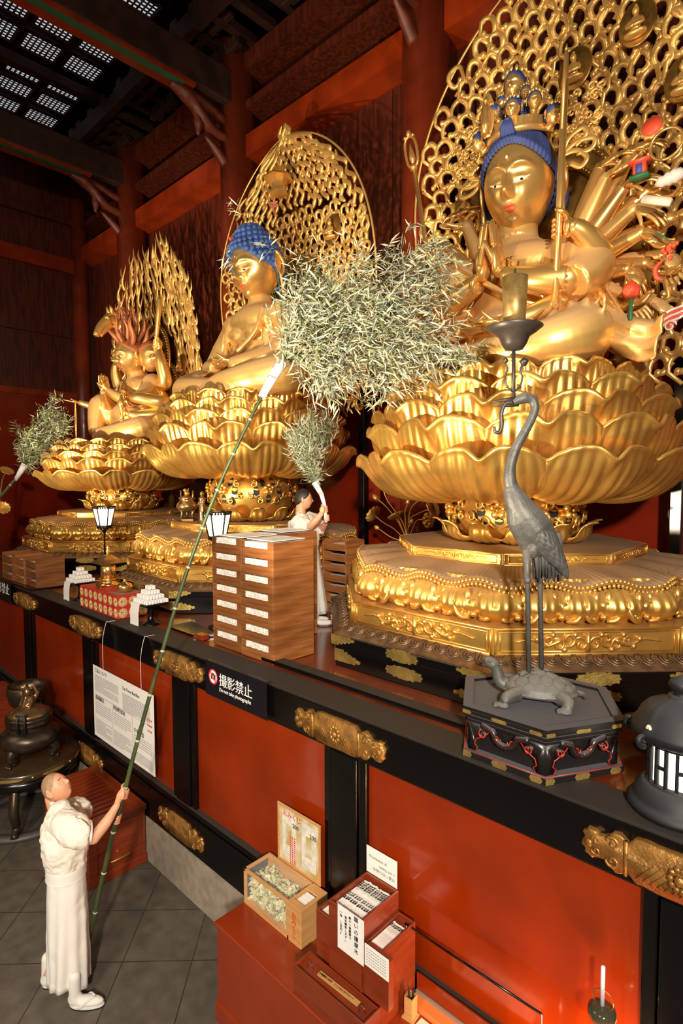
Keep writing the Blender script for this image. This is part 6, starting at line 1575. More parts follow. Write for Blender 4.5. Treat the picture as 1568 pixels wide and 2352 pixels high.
# red stand glimpsed at the left edge with a small price tag
t = thing('red_cabinet', 'red slatted cabinet glimpsed at the left edge beyond the round table', 'cabinet', (-9.3, 2.2, 0))
bevel(MB().box(-9.9, -9.02, 1.9, 2.75, 0, 1.06).build('cabinet_body', 'woodr', t, smooth=False), .01)
for k in range(9): MB().box(-9.85+k*.09, -9.81+k*.09, 1.95, 2.7, 1.06, 1.085).build('slat', 'woodr', t, smooth=False)
# ------------------------------------------------------------------ red counter in the foreground
CZ = .8; CYF = 2.38
t = thing('red_counter', 'glossy vermilion sales counter in the foreground against the altar', 'counter', (-1.5, 2.65, 0))
bevel(MB().box(-3.65, 1.2, CYF, AF-.025, CZ-.03, CZ).build('top', 'counter', t, smooth=False), .008, 3)
MB().box(-3.63, 1.2, CYF+.015, AF-.03, .16, CZ-.03).build('body', 'counter', t, smooth=False)
bevel(MB().box(-3.65, 1.2, CYF, AF-.025, 0, .16).build('kickboard', 'counter', t, smooth=False), .006)
# fortune slip box
X0, X1, Y0, Y1, ZT = -3.64, -2.955, 2.66, 2.93, 1.09
t = thing('fortune_slip_box', 'wooden box with clear lid full of folded paper fortunes on the counter', 'box', ((X0+X1)/2, 2.8, CZ))
m = MB(); f = .022
XS = X1-.15
m.box(X0, X1, Y0, Y1, CZ, CZ+.03)
for (a, b_) in ((X0, Y0), (XS-f, Y0), (X0, Y1-f), (XS-f, Y1-f)): m.box(a, a+f, b_, b_+f, CZ, ZT)
m.box(X0, XS, Y0, Y0+f, ZT-f, ZT); m.box(X0, XS, Y1-f, Y1, ZT-f, ZT); m.box(X0, X0+f, Y0, Y1, ZT-f, ZT); m.box(X0, XS, Y1-.008, Y1, CZ, ZT)
bevel(m.build('wood_frame', 'woodl', t, smooth=False), .002, 1)
m = MB(); m.box(XS, X1, Y0, Y0+.015, CZ, ZT); m.box(XS, X1, Y1-.015, Y1, CZ, ZT); m.box(X1-.015, X1, Y0, Y1, CZ, ZT); m.box(XS-.01, XS+.008, Y0, Y1, CZ, ZT)
m.box(XS, X1, Y0, Y0+.06, ZT-.015, ZT); m.box(XS, X1, Y1-.08, Y1, ZT-.015, ZT); m.box(X1-.03, X1, Y0, Y1, ZT-.015, ZT); bevel(m.build('end_compartment', 'woodl', t, smooth=False), .002, 1)
m = MB()
for k in range(4): m.box(XS+.012+k*.0, X1-.035, Y0+.065+k*.033, Y0+.065+k*.033+.025, ZT-.035, ZT-.02)
m.build('coin_slots', 'white', t, smooth=False)
g = MB(); g.box(X0+f, XS-f, Y0+.004, Y0+.007, CZ+.03, ZT-f); g.box(X0+f, XS-f, Y0+f, Y1-f, ZT-.006, ZT-.003); g.box(X0+.004, X0+.007, Y0+f, Y1-f, CZ+.03, ZT-f); g.build('clear_panels', 'glass', t, smooth=False)
text('おみくじ', .055, 'redink', t, frame((XS+.045, Y0-.002, ZT-.09), (1, 0, 0), (0, 0, 1)), vertical=True, line=1.15)
rnd = random.Random(8); m = MB()
for k in range(1500):
    x = rnd.uniform(X0+.03, XS-.04); y_ = rnd.uniform(Y0+.035, Y1-.03); hmax = .19*(1-.25*(x-X0)/(XS-X0))+.02*sin(x*30); z = CZ+.035+rnd.random()*(hmax)
    q = Quaternion((rnd.random()-.5, rnd.random()-.5, rnd.random()-.5), rnd.uniform(0, 3)); mx_ = M4.Translation((x, y_, z)) @ q.to_matrix().to_4x4()
    m.raw([(-.024, -.011, 0), (0, -.011, .006), (.024, -.011, 0), (-.024, .011, 0), (0, .011, .006), (.024, .011, 0)], [(0, 1, 4, 3), (1, 2, 5, 4)], mx_)
o = m.build('folded_paper_fortunes', 'slip', None, smooth=False, loc=((X0+XS)/2, 2.8, CZ+.03)); tag(o, 'heap of folded green and cream paper fortunes inside the clear-lidded box', 'paper slips', kind='stuff')
# framed poster standing behind the box
PY = 2.942; px0, px1, pz0, pz1 = -3.545, -3.045, 1.09, 1.60
t = thing('framed_poster', 'wood-framed gold and white price poster behind the fortune slip box', 'poster', (-3.3, PY, 1.1))
q = [Yp(x, y, PY) for x, y in ((639, 1839), (737, 1895), (737, 2030), (641, 1960))]
px0, px1, pz1, pz0 = q[0].x, q[1].x, (q[0].z+q[1].z)/2, min(q[2].z, q[3].z)-.02
m = MB(); f = .02; m.box(px0, px1, PY-.012, PY, pz0, pz0+f); m.box(px0, px1, PY-.012, PY, pz1-f, pz1); m.box(px0, px0+f, PY-.012, PY, pz0, pz1); m.box(px1-f, px1, PY-.012, PY, pz0, pz1); bevel(m.build('frame', 'woodl', t, smooth=False), .002, 1)
MB().box(px0+f, px1-f, PY-.006, PY-.002, pz0+f, pz1-f).build('gold_sheet', 'postergold', t, smooth=False)
W_ = px1-px0; m = MB(); m2 = MB()
for i in (0, 1):
    cx = px0+W_*(.28+.46*i); cz = (pz0+pz1)/2+.01
    for (w_, h_, mm_, d_) in ((.17, .34, m, .0075), (.07, .16, m2, .0085)): mm_.box(cx-w_*W_/2*1.9, cx+w_*W_/2*1.9, PY-d_, PY-d_+.0005, cz-h_*.55, cz+h_*.55 if i == 0 else cz+h_*.5)
m.build('white_fortune_print', 'posterwh', t, smooth=False); m2.build('gold_centre', 'postergold', t, smooth=False)
FP = lambda x, z: frame((x, PY-.0095, z), (1, 0, 0), (0, 0, 1))
text('おみくじ', .055, 'redink', t, FP(px0+.13*W_, pz1-.085)); text('200', .05, 'ink', t, FP(px0+.36*W_, pz1-.15)); text('200', .05, 'ink', t, FP(px0+.76*W_, pz1-.15)); 
m = MB()
for i in range(3):
    for k in range(16): m.box(px0+W_*(.30+.05*i), px0+W_*(.33+.05*i), PY-.0095, PY-.009, pz1-.24-k*.017, pz1-.23-k*.017)
m.build('red_small_print', 'redink', t, smooth=False)
# goma stick case: tall box, lower side tray, left tray
t = thing('prayer_stick_case', 'dark red stepped case holding inscribed prayer sticks on the counter', 'case', (-2.4, 2.72, CZ))
def obox(x0, x1, y0, y1, zb, z1, nm, depth):
    th = .016; m = MB(); m.box(x0, x0+th, y0, y1, zb, z1); m.box(x1-th, x1, y0, y1, zb, z1); m.box(x0, x1, y0, y0+th, zb, z1); m.box(x0, x1, y1-th, y1, zb, z1); m.box(x0, x1, y0, y1, zb, z1-depth); bevel(m.build(nm, 'woodr', t, smooth=False), .002, 1)
obox(-2.575, -2.29, 2.56, 2.94, CZ, 1.44, 'tall_box', .055)
obox(-2.29, -2.150, 2.58, 2.94, CZ, 1.30, 'right_tray', .045)
obox(-2.735, -2.575, 2.60, 2.94, CZ, 1.27, 'left_tray', .045)
def sticks(x0, x1, y0, y1, z, n, lab, writing, seed):
    r_ = random.Random(seed)
    for k in range(n):
        a = x0+(x1-x0)*k/n; w_ = (x1-x0)/n-.0015; dz = r_.uniform(0, .006)
        s_ = thing('prayer_stick', lab, 'prayer stick', ((a+w_/2), (y0+y1)/2, z), 'inscribed prayer sticks in the red case')
        MB().box(a, a+w_, y0+r_.uniform(0, .006), y1-r_.uniform(0, .006), z, z+.008+dz).build('stick', 'whitewood', s_, smooth=False)
        txt = r_.choice(('家内安全', '心願成就', '身体健全', '交通安全', '学業成就', '商売繁盛', '病気平癒'))
        text(txt if writing else txt[:2], min(w_*1.0, .020), 'ink', s_, frame((a+w_*.05, y1-.035, z+.0085+dz), (1, 0, 0), (0, 1, 0)), vertical=True, line=1.3)
        if writing: text('平成 祈願', min(w_*.9, .016), 'ink', s_, frame((a+w_*.1, y1-.17, z+.0085+dz), (1, 0, 0), (0, 1, 0)), vertical=True, line=1.2)
sticks(-2.552, -2.315, 2.59, 2.90, 1.40, 12, 'inscribed pale prayer stick in the row filling the tall red box', True, 1)
sticks(-2.270, -2.170, 2.60, 2.87, 1.27, 6, 'inscribed pale prayer stick in the lower right tray', False, 2)
sticks(-2.715, -2.60, 2.62, 2.90, 1.24, 4, 'inscribed pale prayer stick in the left tray', False, 3)
def paper(nm, label, x0, x1, z0, z1, y_, mt='white', lean=0):
    t = thing(nm, label, 'notice', ((x0+x1)/2, y_, z0)); MB().raw([(x0, y_, z0), (x1, y_, z0), (x1, y_+lean, z1), (x0, y_+lean, z1), (x0, y_+.002, z0), (x1, y_+.002, z0), (x1, y_+.002+lean, z1), (x0, y_+.002+lean, z1)], [(0, 1, 2, 3), (4, 5, 6, 7), (0, 1, 5, 4), (2, 3, 7, 6), (1, 2, 6, 5), (0, 3, 7, 4)]).build('sheet', mt, t, smooth=False); return t
q = [Yp(x, y, 2.945) for x, y in ((842, 1939), (912, 1976), (912, 2028), (843, 1990))]
t2 = paper('taking_notice', 'white card with small English and Japanese lines behind the stick case', q[0].x, q[1].x, 1.44, q[0].z, 2.943)
F_ = lambda x, z, y_: frame((x, y_-.0015, z), (1, 0, 0), (0, 0, 1)); w_ = q[1].x-q[0].x; z_ = q[0].z
text('Prohibition of', .028, 'grey_ink', t2, F_(q[0].x+.1*w_, z_-.075, 2.943)); text('taking out !!', .028, 'grey_ink', t2, F_(q[0].x+.43*w_, z_-.115, 2.943)); text('お持ち出し禁止', .028, 'grey_ink', t2, F_(q[0].x+.22*w_, z_-.155, 2.943))
yF = 2.556; q = [Yp(x, y, yF) for x, y in ((776, 2075), (836, 2114), (836, 2219), (777, 2175))]
t2 = paper('prayer_stick_notice', 'tall white notice with brushed vertical lettering on the front of the case', q[0].x, q[1].x, (q[2].z+q[3].z)/2, (q[0].z+q[1].z)/2, yF-.004); w_ = q[1].x-q[0].x; z_ = (q[0].z+q[1].z)/2; hh = z_-(q[2].z+q[3].z)/2
def vt(s, size, fx, fz, line=1.): text(s, size, 'ink', t2, F_(q[0].x+fx*w_, z_-fz*hh, yF-.004), vertical=True, line=line)
vt('願いの護摩木', hh*.125, .64, .13, 1.45); vt('朝の一番護摩で', hh*.07, .44, .17, 1.35); vt('御祈願致します。', hh*.07, .28, .22, 1.35); vt('一体　二百円↓', hh*.075, .09, .17, 1.35)
q = [Yp(x, y, yF) for x, y in ((838, 2165), (893, 2203), (893, 2254), (838, 2215))]
t2 = paper('small_print_notice', 'smaller white notice of fine print fixed low beside the tall notice', q[0].x, q[1].x, (q[2].z+q[3].z)/2, (q[0].z+q[1].z)/2, yF-.004); m = MB(); w_ = q[1].x-q[0].x; z_ = (q[0].z+q[1].z)/2; hh = z_-(q[2].z+q[3].z)/2
for k in range(6):
    for i in range(9): m.box(q[0].x+w_*(.08+i*.095), q[0].x+w_*(.08+i*.095+.07), yF-.0065, yF-.006, z_-hh*(.15+k*.13)-.004, z_-hh*(.15+k*.13))
m.build('fine_print', 'grey_ink', t2, smooth=False)
MB().box(q[0].x, q[1].x, yF-.003, 2.60, 1.0, (q[0].z+q[1].z)/2-.02).build('front_board', 'woodr', t, smooth=False)
# money slot box
t2 = thing('money_slot_box', 'long low red coin box with two wire loops before the stick case', 'box', (-2.43, 2.47, CZ))
m = MB(); a, b_, y0_, y1_ = -2.74, -2.12, 2.395, 2.545
m.box(a, b_, y0_, y0_+.012, CZ, 1.0); m.box(a, b_, y1_-.012, y1_, CZ, 1.0); m.box(a, a+.012, y0_, y1_, CZ, 1.0); m.box(b_-.012, b_, y0_, y1_, CZ, 1.0); m.box(a, b_, y0_, y1_, CZ, .965); bevel(m.build('box_body', 'woodr', t2, smooth=False), .003)
m = MB()
for x in (-2.66, -2.2): m.tube([(x-.02, 2.46, .967), (x-.01, 2.47, 1.01), (x+.01, 2.47, 1.01), (x+.02, 2.48, .967)], .0025, 6)
m.build('wire_loop', 'steel', t2)
t2 = thing('price_slat', 'narrow wooden slat with brushed price lettering lying in the coin box', 'slat', (-2.4, 2.5, .97)); mx_ = M4.Translation((-2.42, 2.49, .968)) @ M4.Rotation(radians(2), 4, 'Z'); MB().box(-.17, .17, -.018, .018, 0, .01, mx_).build('slat_body', 'woodl', t2, smooth=False); text('お護摩料 200円　ここにお入れ下さい→', .0165, 'ink', t2, mx_ @ M4.Translation((-.165, -.006, .0108)))
# pen holder, paper, shelf, rail
x, y_ = -2.17, 2.865
x = -2.03; y_ = 2.70
x, y_ = -2.075, 2.79
t2 = thing('pen_holder', 'square light wooden pen holder on the counter by the brushed paper', 'pen holder', (x, y_, CZ))
RH = M4.Translation((x, y_, CZ)) @ M4.Rotation(radians(5), 4, 'Z')
MB().box(-.042, .042, -.042, .042, .001, .014, RH).build('base', 'woodl', t2, smooth=False)
m = MB(); w_ = .028
for sg in (-1, 1): m.box(sg*w_-.003, sg*w_+.003, -w_, w_, .014, .145, RH); m.box(-w_, w_, sg*w_-.003, sg*w_+.003, .014, .145, RH)
m.build('cup', 'woodl', t2, smooth=False)
for i, (dx, dy) in enumerate(((.012, .008), (-.012, .0), (.0, -.012))):
    o = MB().tube([(x+dx*.3, y_+dy*.3, CZ+.02), (x+dx*1.2, y_+dy*1.2, CZ+.17), (x+dx*1.6, y_+dy*1.6, CZ+.20)], [.005, .006, .002], 8).build('pen', 'ink', None, loc=(x, y_, CZ+.02)); tag(o, 'dark pen standing in the wooden pen holder', 'pen', 'pens in the wooden holder')
q = [Zp(x_, y1_, CZ+.003) for x_, y1_ in ((967, 2298), (905, 2362), (1075, 2362+20), (1060, 2345))]
t2 = thing('brushed_paper', 'bright paper with large brushed characters lying at the bottom edge', 'paper', (-1.9, 2.7, CZ)); A_ = V((-2.10, 2.915, CZ+.003))
MB().box(-2.02, -1.50, 2.57, 2.83, CZ+.001, CZ+.004).build('sheet', 'cream', t2, smooth=False)
text('心合安当', .075, 'ink', t2, frame((-1.995, 2.755, CZ+.005), (1, 0, 0), (0, 1, 0)), spacing=1.2); text('合格', .065, 'ink', t2, frame((-2.0, 2.675, CZ+.005), (1, 0, 0), (0, 1, 0)), spacing=1.15); text('安産', .065, 'ink', t2, frame((-2.005, 2.595, CZ+.005), (1, 0, 0), (0, 1, 0)), spacing=1.15)
s_ = thing('orange_shelf', 'narrow bright orange shelf with grey edging along the altar panel', 'shelf', (-1.3, 2.9, CZ)); MB().box(-2.13, 1.1, 2.845, 2.93, CZ+.001, .845).build('board', 'orange', s_, smooth=False); MB().box(-2.13, 1.1, 2.912, 2.93, .846, .862).build('grey_edging', mat('grey_strip', (.25, .21, .17), .5), s_, smooth=False); MB().box(-2.13, 1.1, 2.931, 2.942, CZ+.001, .97).build('back_board', 'redpanel', s_, smooth=False)
r_ = thing('black_hand_rail', 'thin black rail on steel posts in front of the orange lit panel', 'rail', (-1.6, 2.93, .86))
f0 = Zp(957, 2243, .846); f0.y = min(f0.y, 2.90); top = V((f0.x, f0.y, 1.20)); q1 = Yp(957, 2139, f0.y); q2 = Yp(1244, 2333, f0.y)
top.z = q1.z
MB().tube([f0, (f0.x, f0.y, q1.z)], .005, 10).tube([(q2.x, f0.y, .846), (q2.x, f0.y, q1.z)], .005, 10).lathe([(.015, 0), (.015, .006), (.007, .012)], 14, M4.Translation(f0)).build('posts', 'steel', r_)
MB().tube([(f0.x-.01, f0.y, q1.z), (q2.x, f0.y, q1.z)], .0075, 10).build('rail_bar', 'black', r_)
# candle in a glass dish
pc = Yp(1382, 2325, 2.86); x, y_, zc = pc.x, pc.y, pc.z; zt_ = Yp(1385, 2218, 2.86).z
t2 = thing('glass_candle_holder', 'dark glass bowl holder with an unlit candle near the bottom right corner', 'candle holder', (x, y_, CZ))
MB().lathe([(.06, CZ), (.06, CZ+.01), (.010, CZ+.02), (.010, zc-.05)], 20, M4.Translation((x, y_, 0))).build('post', 'black', t2)
MB().lathe([(.02, zc-.06), (.055, zc-.04), (.068, zc-.005), (.064, zc+.02), (.045, zc+.035), (.02, zc+.04)], 28, M4.Translation((x, y_, 0))).build('bowl', mat('smoky_glass', (.06, .055, .03), .08, 0, coat=.5), t2)
MB().tube([(x+.05*cos(q*pi/12), y_+.01, zc+.06+.05*sin(q*pi/12)) for q in range(25)], .003, 6).build('wire_ring', 'brass', t2)
o = MB().lathe([(.0115, zc+.035), (.0105, zt_-.005), (.003, zt_)], 14, M4.Translation((x, y_, 0))).build('taper_candle', 'candle', None, loc=(x, y_, zc+.035)); tag(o, 'slim white unlit candle standing in the dark glass bowl', 'candle')
# ------------------------------------------------------------------ bamboo brooms
def leaf_mass(par, centers, n, L0, L1, seed, base=None, mats=('leafA', 'leafB', 'leafC'), droop=.5, nm='leaves', w=.1, twigs=True):
    """clusters of slim leaves; centers = list of (point, spread vector radius, weight)"""
    rnd = random.Random(seed); m = MB(); mi = []; tw = MB()
    tot = sum(c[2] for c in centers)
    for c, r, wt in centers:
        for k in range(int(n*wt/tot/4)):
            while True:
                q = V((rnd.gauss(0, .55), rnd.gauss(0, .55), rnd.gauss(0, .55)))
                if q.length < 1.6: break
            p = V(c)+V((q.x*r[0], q.y*r[1], q.z*r[2])); p0 = p; out = (p-V(base if base is not None else c)).normalized()
            if twigs and rnd.random() < .8: tw.tube([p-out*rnd.uniform(.06, .2)+V((rnd.gauss(0, .02), rnd.gauss(0, .02), -.02)), p], .0014, 3, cap=False)
            for j in range(4):
                d = (out*.45+V((rnd.gauss(0, .7), rnd.gauss(0, .7), rnd.gauss(0, .6)-droop*.45))).normalized(); L = rnd.uniform(L0, L1); ww = L*w*rnd.uniform(.8, 1.2)
                p = p0-out*.035*j
                s_ = d.cross(V((rnd.gauss(0, 1), rnd.gauss(0, 1), rnd.gauss(0, 1)))).normalized(); n_ = d.cross(s_); e = p+d*L-V((0, 0, L*droop*.35*rnd.random()))
                a = p+d*L*.3; b_ = p+d*L*.62-V((0, 0, L*.05)); o = len(m.v)
                m.v += [p, a+s_*ww*.5+n_*ww*.2, a-s_*ww*.5+n_*ww*.2, b_+s_*ww*.38+n_*ww*.15, b_-s_*ww*.38+n_*ww*.15, e, a-n_*ww*.05, b_-n_*ww*.05]
                m.f += [(o, o+1, o+6), (o, o+6, o+2), (o+1, o+3, o+7, o+6), (o+6, o+7, o+4, o+2), (o+3, o+5, o+7), (o+7, o+5, o+4)]; mi += [rnd.choices((0, 1, 2), (.5, .4, .1) if mats[0] == 'leafA' else (.5, .3, .2))[0]]*6
    me = bpy.data.meshes.new(nm); off = V(WORLD.get(par.name)); me.from_pydata([tuple(v-off) for v in m.v], [], m.f)
    for k in mats: me.materials.append(MT[k])
    me.polygons.foreach_set('material_index', mi); me.update(); o = bpy.data.objects.new(nm, me); COL.objects.link(o); o.parent = par; WORLD[o.name] = tuple(off)
    if twigs: tw.build('twigs', 'bamboo', par)
    return o
def bamboo(par, pts, r0, r1, step, nm='pole'):
    p = spline(pts, 12); m = MB(); rg = MB(); n = len(p); acc = 0; R_ = []
    for i in range(n): R_.append(r0+(r1-r0)*i/(n-1))
    m.tube(p, R_, 16); nxt = step*.6
    for i in range(1, n):
        seg = (p[i]-p[i-1]).length
        while acc+seg > nxt:
            q = p[i-1].lerp(p[i], (nxt-acc)/seg); d = (p[i]-p[i-1]).normalized(); rr = R_[i]
            rg.lathe([(rr*.98, -.010), (rr*1.10, -.004), (rr*1.10, .004), (rr*.98, .010)], 16, M4.Translation(q) @ d.to_track_quat('Z', 'Y').to_matrix().to_4x4()); nxt += step; step *= .985
        acc += seg
    m.build(nm, 'bamboo', par); rg.build('node_rings', 'bambooring', par)
PP = [(188, 2225, 4.95), (206, 2150, 4.85), (255, 1932, 4.675), (284, 1826, 4.645), (310, 1723, 4.67), (367, 1516, 4.75), (428, 1316, 4.83), (499, 1125, 4.90), (584, 943, 4.98), (640, 845, 5.02)]
pts = [Dp(*p) for p in PP]; g0 = pts[0]
t = thing('bamboo_broom', 'long green bamboo pole broom with leafy top reaching up to the statues', 'broom', (g0.x, g0.y, .05), 'leafy bamboo dusting brooms')
bamboo(t, pts, .0205, .013, .40)
a, b_ = Dp(600, 912, 4.99), Dp(648, 832, 5.02); m = MB(); m.tube([a, a.lerp(b_, .5)+V((0, 0, .004)), b_], [.030, .040, .052], 20); m.build('paper_wrap', 'white', t)
MB().tube([a.lerp(b_, .52)+V((.045*cos(k), 0, .0))+((b_-a).cross(V((1, 0, 0))).normalized()*.045*sin(k)) for k in [q*.45-2.2 for q in range(6)]], .003, 5).build('red_cord', 'redink', t)
tip = Dp(655, 825, 5.03); br = MB(); rnd = random.Random(3); cs = []
for (x, y, d, wt, rr) in ((720, 790, 4.95, 1.0, .30), (760, 720, 5.0, 1.2, .33), (830, 790, 5.0, 1.3, .33), (840, 690, 5.05, 1.2, .33), (900, 740, 5.0, 1.1, .32), (700, 690, 4.95, .7, .24), (940, 810, 5.0, 1.0, .30), (980, 690, 5.05, .55, .3), (760, 860, 4.95, .45, .22), (1010, 800, 5.0, .5, .26),
        (950, 620, 5.1, .3, .22), (850, 610, 5.05, .3, .25), (740, 620, 4.98, .25, .22), (690, 760, 4.9, .5, .18), (1075, 820, 5.0, .2, .16), (880, 875, 5.0, .3, .2), (960, 590, 5.1, .3, .2), (1000, 640, 5.1, .3, .2), (1020, 580, 5.1, .12, .12), (760, 880, 5., .2, .15)):
    c = Dp(x, y, d); cs.append((c, (rr, rr, rr*.95), wt)); br.tube(spline([tip, tip.lerp(c, .5)+V((rnd.gauss(0, .04), 0, .08)), c], 4), lerpl([.008, .005, .002], 9), 5)
for (x, y) in ((545, 470), (505, 588), (560, 560), (600, 540)): 
    c = Dp(x, y, 4.9); br.tube(spline([tip, Dp((x+700)/2, (y+700)/2-40, 4.9), c], 5), lerpl([.004, .002, .001], 11), 4)
br.build('branches', 'bamboo', t)
leaf_mass(t, cs, 9000, .055, .14, 21, base=tip, w=.125)
leaf_mass(t, [(Dp(545, 465, 4.9), (.05, .05, .06), 1), (Dp(520, 588, 4.9), (.08, .05, .02), 1), (Dp(600, 545, 4.9), (.12, .1, .12), 1)], 40, .07, .13, 5, base=tip, w=.1, nm='stray_leaves', twigs=False)
# broom of the second man
t2 = thing('bamboo_broom', 'short leafy bamboo broom with a white paper handle held by the man on the altar', 'broom', Dp(749, 1196, 6.55), 'leafy bamboo dusting brooms')
a, b_ = Dp(749, 1200, 6.55), Dp(722, 1108, 6.60); MB().tube([a, Dp(745, 1160, 6.56), Dp(738, 1135, 6.58), b_], [.017, .02, .027, .036], 16).build('paper_handle', 'white', t2)
MB().tube([Dp(729+q, 1134-q*.2, 6.53) for q in (0, 6, 12)], .003, 5).build('red_cord', 'redink', t2)
cs = [(Dp(x, y, 6.6), (r, r, r), w_) for x, y, r, w_ in ((718, 1085, .10, .5), (705, 1055, .16, 1.0), (712, 1015, .20, 1.4), (730, 990, .16, .9), (685, 1015, .14, .6), (735, 960, .12, .4), (700, 970, .12, .4), (670, 1000, .1, .25), (760, 975, .1, .25))]
leaf_mass(t2, cs, 2300, .05, .12, 33, base=b_, mats=('leafB', 'leafA', 'leafC'), droop=-.6, w=.10)
# third broom entering at the left
q0 = Dp(-430, 1660, 8.2); t3 = thing('bamboo_broom', 'leafy bamboo broom reaching in from the left edge of the hall', 'broom', q0, 'leafy bamboo dusting brooms')
bamboo(t3, [q0, Dp(-160, 1335, 8.35), Dp(0, 1142, 8.45), Dp(42, 1092, 8.5)], .026, .018, .4)
a, b_ = Dp(35, 1103, 8.5), Dp(58, 1066, 8.5); MB().tube([a, b_], [.025, .05], 16).build('paper_wrap', 'white', t3)
cs = [(Dp(x, y, 8.5), (r, r, r), w_) for x, y, r, w_ in ((70, 1045, .14, .8), (85, 1015, .22, 1.3), (115, 985, .22, 1.2), (70, 1000, .18, .7), (135, 960, .15, .5), (110, 940, .12, .35), (125, 910, .07, .15), (60, 1035, .15, .5), (150, 975, .1, .2), (72, 1080, .06, .1))]
leaf_mass(t3, cs, 2600, .05, .12, 43, base=b_, mats=('leafC', 'leafA', 'leafB'), droop=.1, w=.11)

# ------------------------------------------------------------------ people
FD = V((.7226, .6912, 0)); LD = V((-.6912, .7226, 0)); UP = V((0, 0, 1)); YAWP = atan2(.7226, -.6912)
def person1():
    d0 = 4.69
    def Q(x, y, s=0): return Dp(x, y, d0+s)
    foot = Q(165, 2282); t = thing('person', 'shaven-headed man in white robes looking up and holding the long bamboo pole', 'person', (foot.x, foot.y, 0))
    hd1 = Head(.086, .108, .130, mxf(Q(130, 1810), YAWP-.12, radians(-46)), real=True, jaw=.24, nose=1.05, brow=.8, fat=.7)
    b = MB(); hd1.skull(b, 80, 72); hd1.ears(b, 0, 1.0)
    b.cap(Q(120, 1832), Q(133, 1872), .056, .064, 14)
    hip = Q(150, 2030); 
    stube(b, [Q(150, 2035), Q(148, 1980), Q(146, 1925), Q(143, 1885)], [.10, .10, .11, .09], 5, 16)
    for s_ in (-.17, .17): b.ball(Q(146, 1895, s_), .07, 12, 8)
    # arms: near (right) arm then far (left) arm
    gR, gL = Q(285.5, 1822, -.045), Q(270, 1880, -.06)
    ax = (Q(310, 1723, -.02)-Q(255, 1932, -.06)).normalized()
    wR, wL = Q(268, 1850, -.10), Q(250, 1890, .0)
    stube(b, [Q(146, 1895, -.18), Q(180, 1925, -.24), Q(215, 1924, -.22)], [.062, .055, .047], 5, 12)
    stube(b, [Q(215, 1924, -.22), Q(243, 1890, -.17), wR], [.048, .043, .027], 5, 12)
    stube(b, [Q(146, 1895, .18), Q(180, 1925, .2), Q(212, 1905, .14)], [.062, .055, .045], 5, 12)
    stube(b, [Q(212, 1905, .14), Q(232, 1895, .07), wL], [.045, .038, .026], 5, 12)
    for e_, r_ in ((Q(215, 1924, -.22), .050), (Q(212, 1905, .14), .047), (wR, .027), (wL, .026)): b.ball(e_, r_, 12, 8)
    grip(b, Dp(285.5, 1822, 4.645), ax, wR, .0198, 1.05, side=1); grip(b, Dp(267.5, 1880, 4.637), ax, wL, .020, 1.05, side=-1)
    f1, f2 = Q(185, 2262, -.10), Q(124, 2240, .10)
    F1 = V((f1.x, f1.y, 0)); F2 = V((f2.x, f2.y, 0))
    for F_, s_ in ((F1, -.05), (F2, .05)): stube(b, [hip+LD*s_+FD*.01, (hip+LD*s_).lerp(F_+V((0, 0, .1))-FD*.04, .5), F_+V((0, 0, .12))-FD*.045+LD*(-s_*.6)], [.06, .045, .034], 5, 12)
    o = b.build('body', 'skin', t); remesh(o, .0058, 2)
    # scalp stubble
    m = MB(); hd1.cap(m, hairline(radians(48), radians(92), radians(122)), .012, 48, 16); m.build('shaved_hair', 'stub', t)
    hd1.eyes(t, .045, .02, hw=.12, cx=.33)
    m = MB()
    for sg in (-1, 1): hd1.patch(m, lambda u, v: (sg*(.36+u*.17), .20+.035*(1-u*u)+v*.035, 0), 9, 3, .012)
    m.build('eyebrows', 'hair', t); hd1.lips(t, mat('natural_lips', (.52, .19, .13), .5), w=.15, h=.035)
    # jacket
    j = MB()
    stube(j, [Q(152, 1992), Q(151, 1962), Q(149, 1930), Q(144, 1890), Q(136, 1858)], [.150, .175, .185, .175, .12], 5, 22)
    for s_ in (-.13, .13): j.ball(Q(140, 1872, s_), (.11, .10, .10), 16, 10)
    stube(j, [Q(136, 1882, -.15), Q(158, 1898, -.22), Q(184, 1910, -.25), Q(206, 1912, -.235)], [.11, .125, .115, .085], 6, 18)
    stube(j, [Q(148, 1872, .15), Q(174, 1856, .20), Q(198, 1866, .17)], [.10, .10, .075], 5, 16)
    for q in range(4): j.tube(spline([Q(160+q*7, 1872+q*6, -.24), Q(184+q*4, 1884+q*9, -.33), Q(207, 1900+q*7, -.30)], 5), lerpl([.004, .014, .008], 11), 6)
    j.tube(spline([Q(108, 1846, .0), Q(122, 1846, -.09), Q(150, 1868, -.12), Q(184, 1905, -.09)], 6), .014, 8); j.tube(spline([Q(108, 1846, .0), Q(130, 1840, .09), Q(158, 1864, .10), Q(184, 1905, .03)], 6), .014, 8)
    o = j.build('jacket', 'cloth', t); remesh(o, .010, 2); crease(o, .028, .06); crease(o, .05, .2)
    s_ = MB(); s_.tube([Q(205, 1912, -.233), Q(211, 1911, -.225)], [.078, .073], 18, cap=False); s_.build('sleeve_hem', 'under', t)
    # trousers skirt
    rows = []; N = 72; top_, bot_ = Q(152, 1986), Q(160, 2262)
    bot_.z = .13
    for i in range(22):
        v = i/21; c = top_.lerp(bot_, v)+V((0, 0, 0)); a_ = .140+.008*sin(v*3)+.008*v; b2 = .140+.015*v; row = []
        for k in range(N):
            a = 2*pi*k/N; pl = .012*v*cos(a*9+v*1.5)+.010*sin(a*5+v*4)*v
            if abs(((a+pi) % (2*pi))-pi) < .15: pl -= .02*v
            hem = (-.03*v**6*cos(a*2))
            row.append(c+FD*cos(a)*(a_+pl)+LD*sin(a)*(b2+pl)+V((0, 0, hem)))
        rows.append(row)
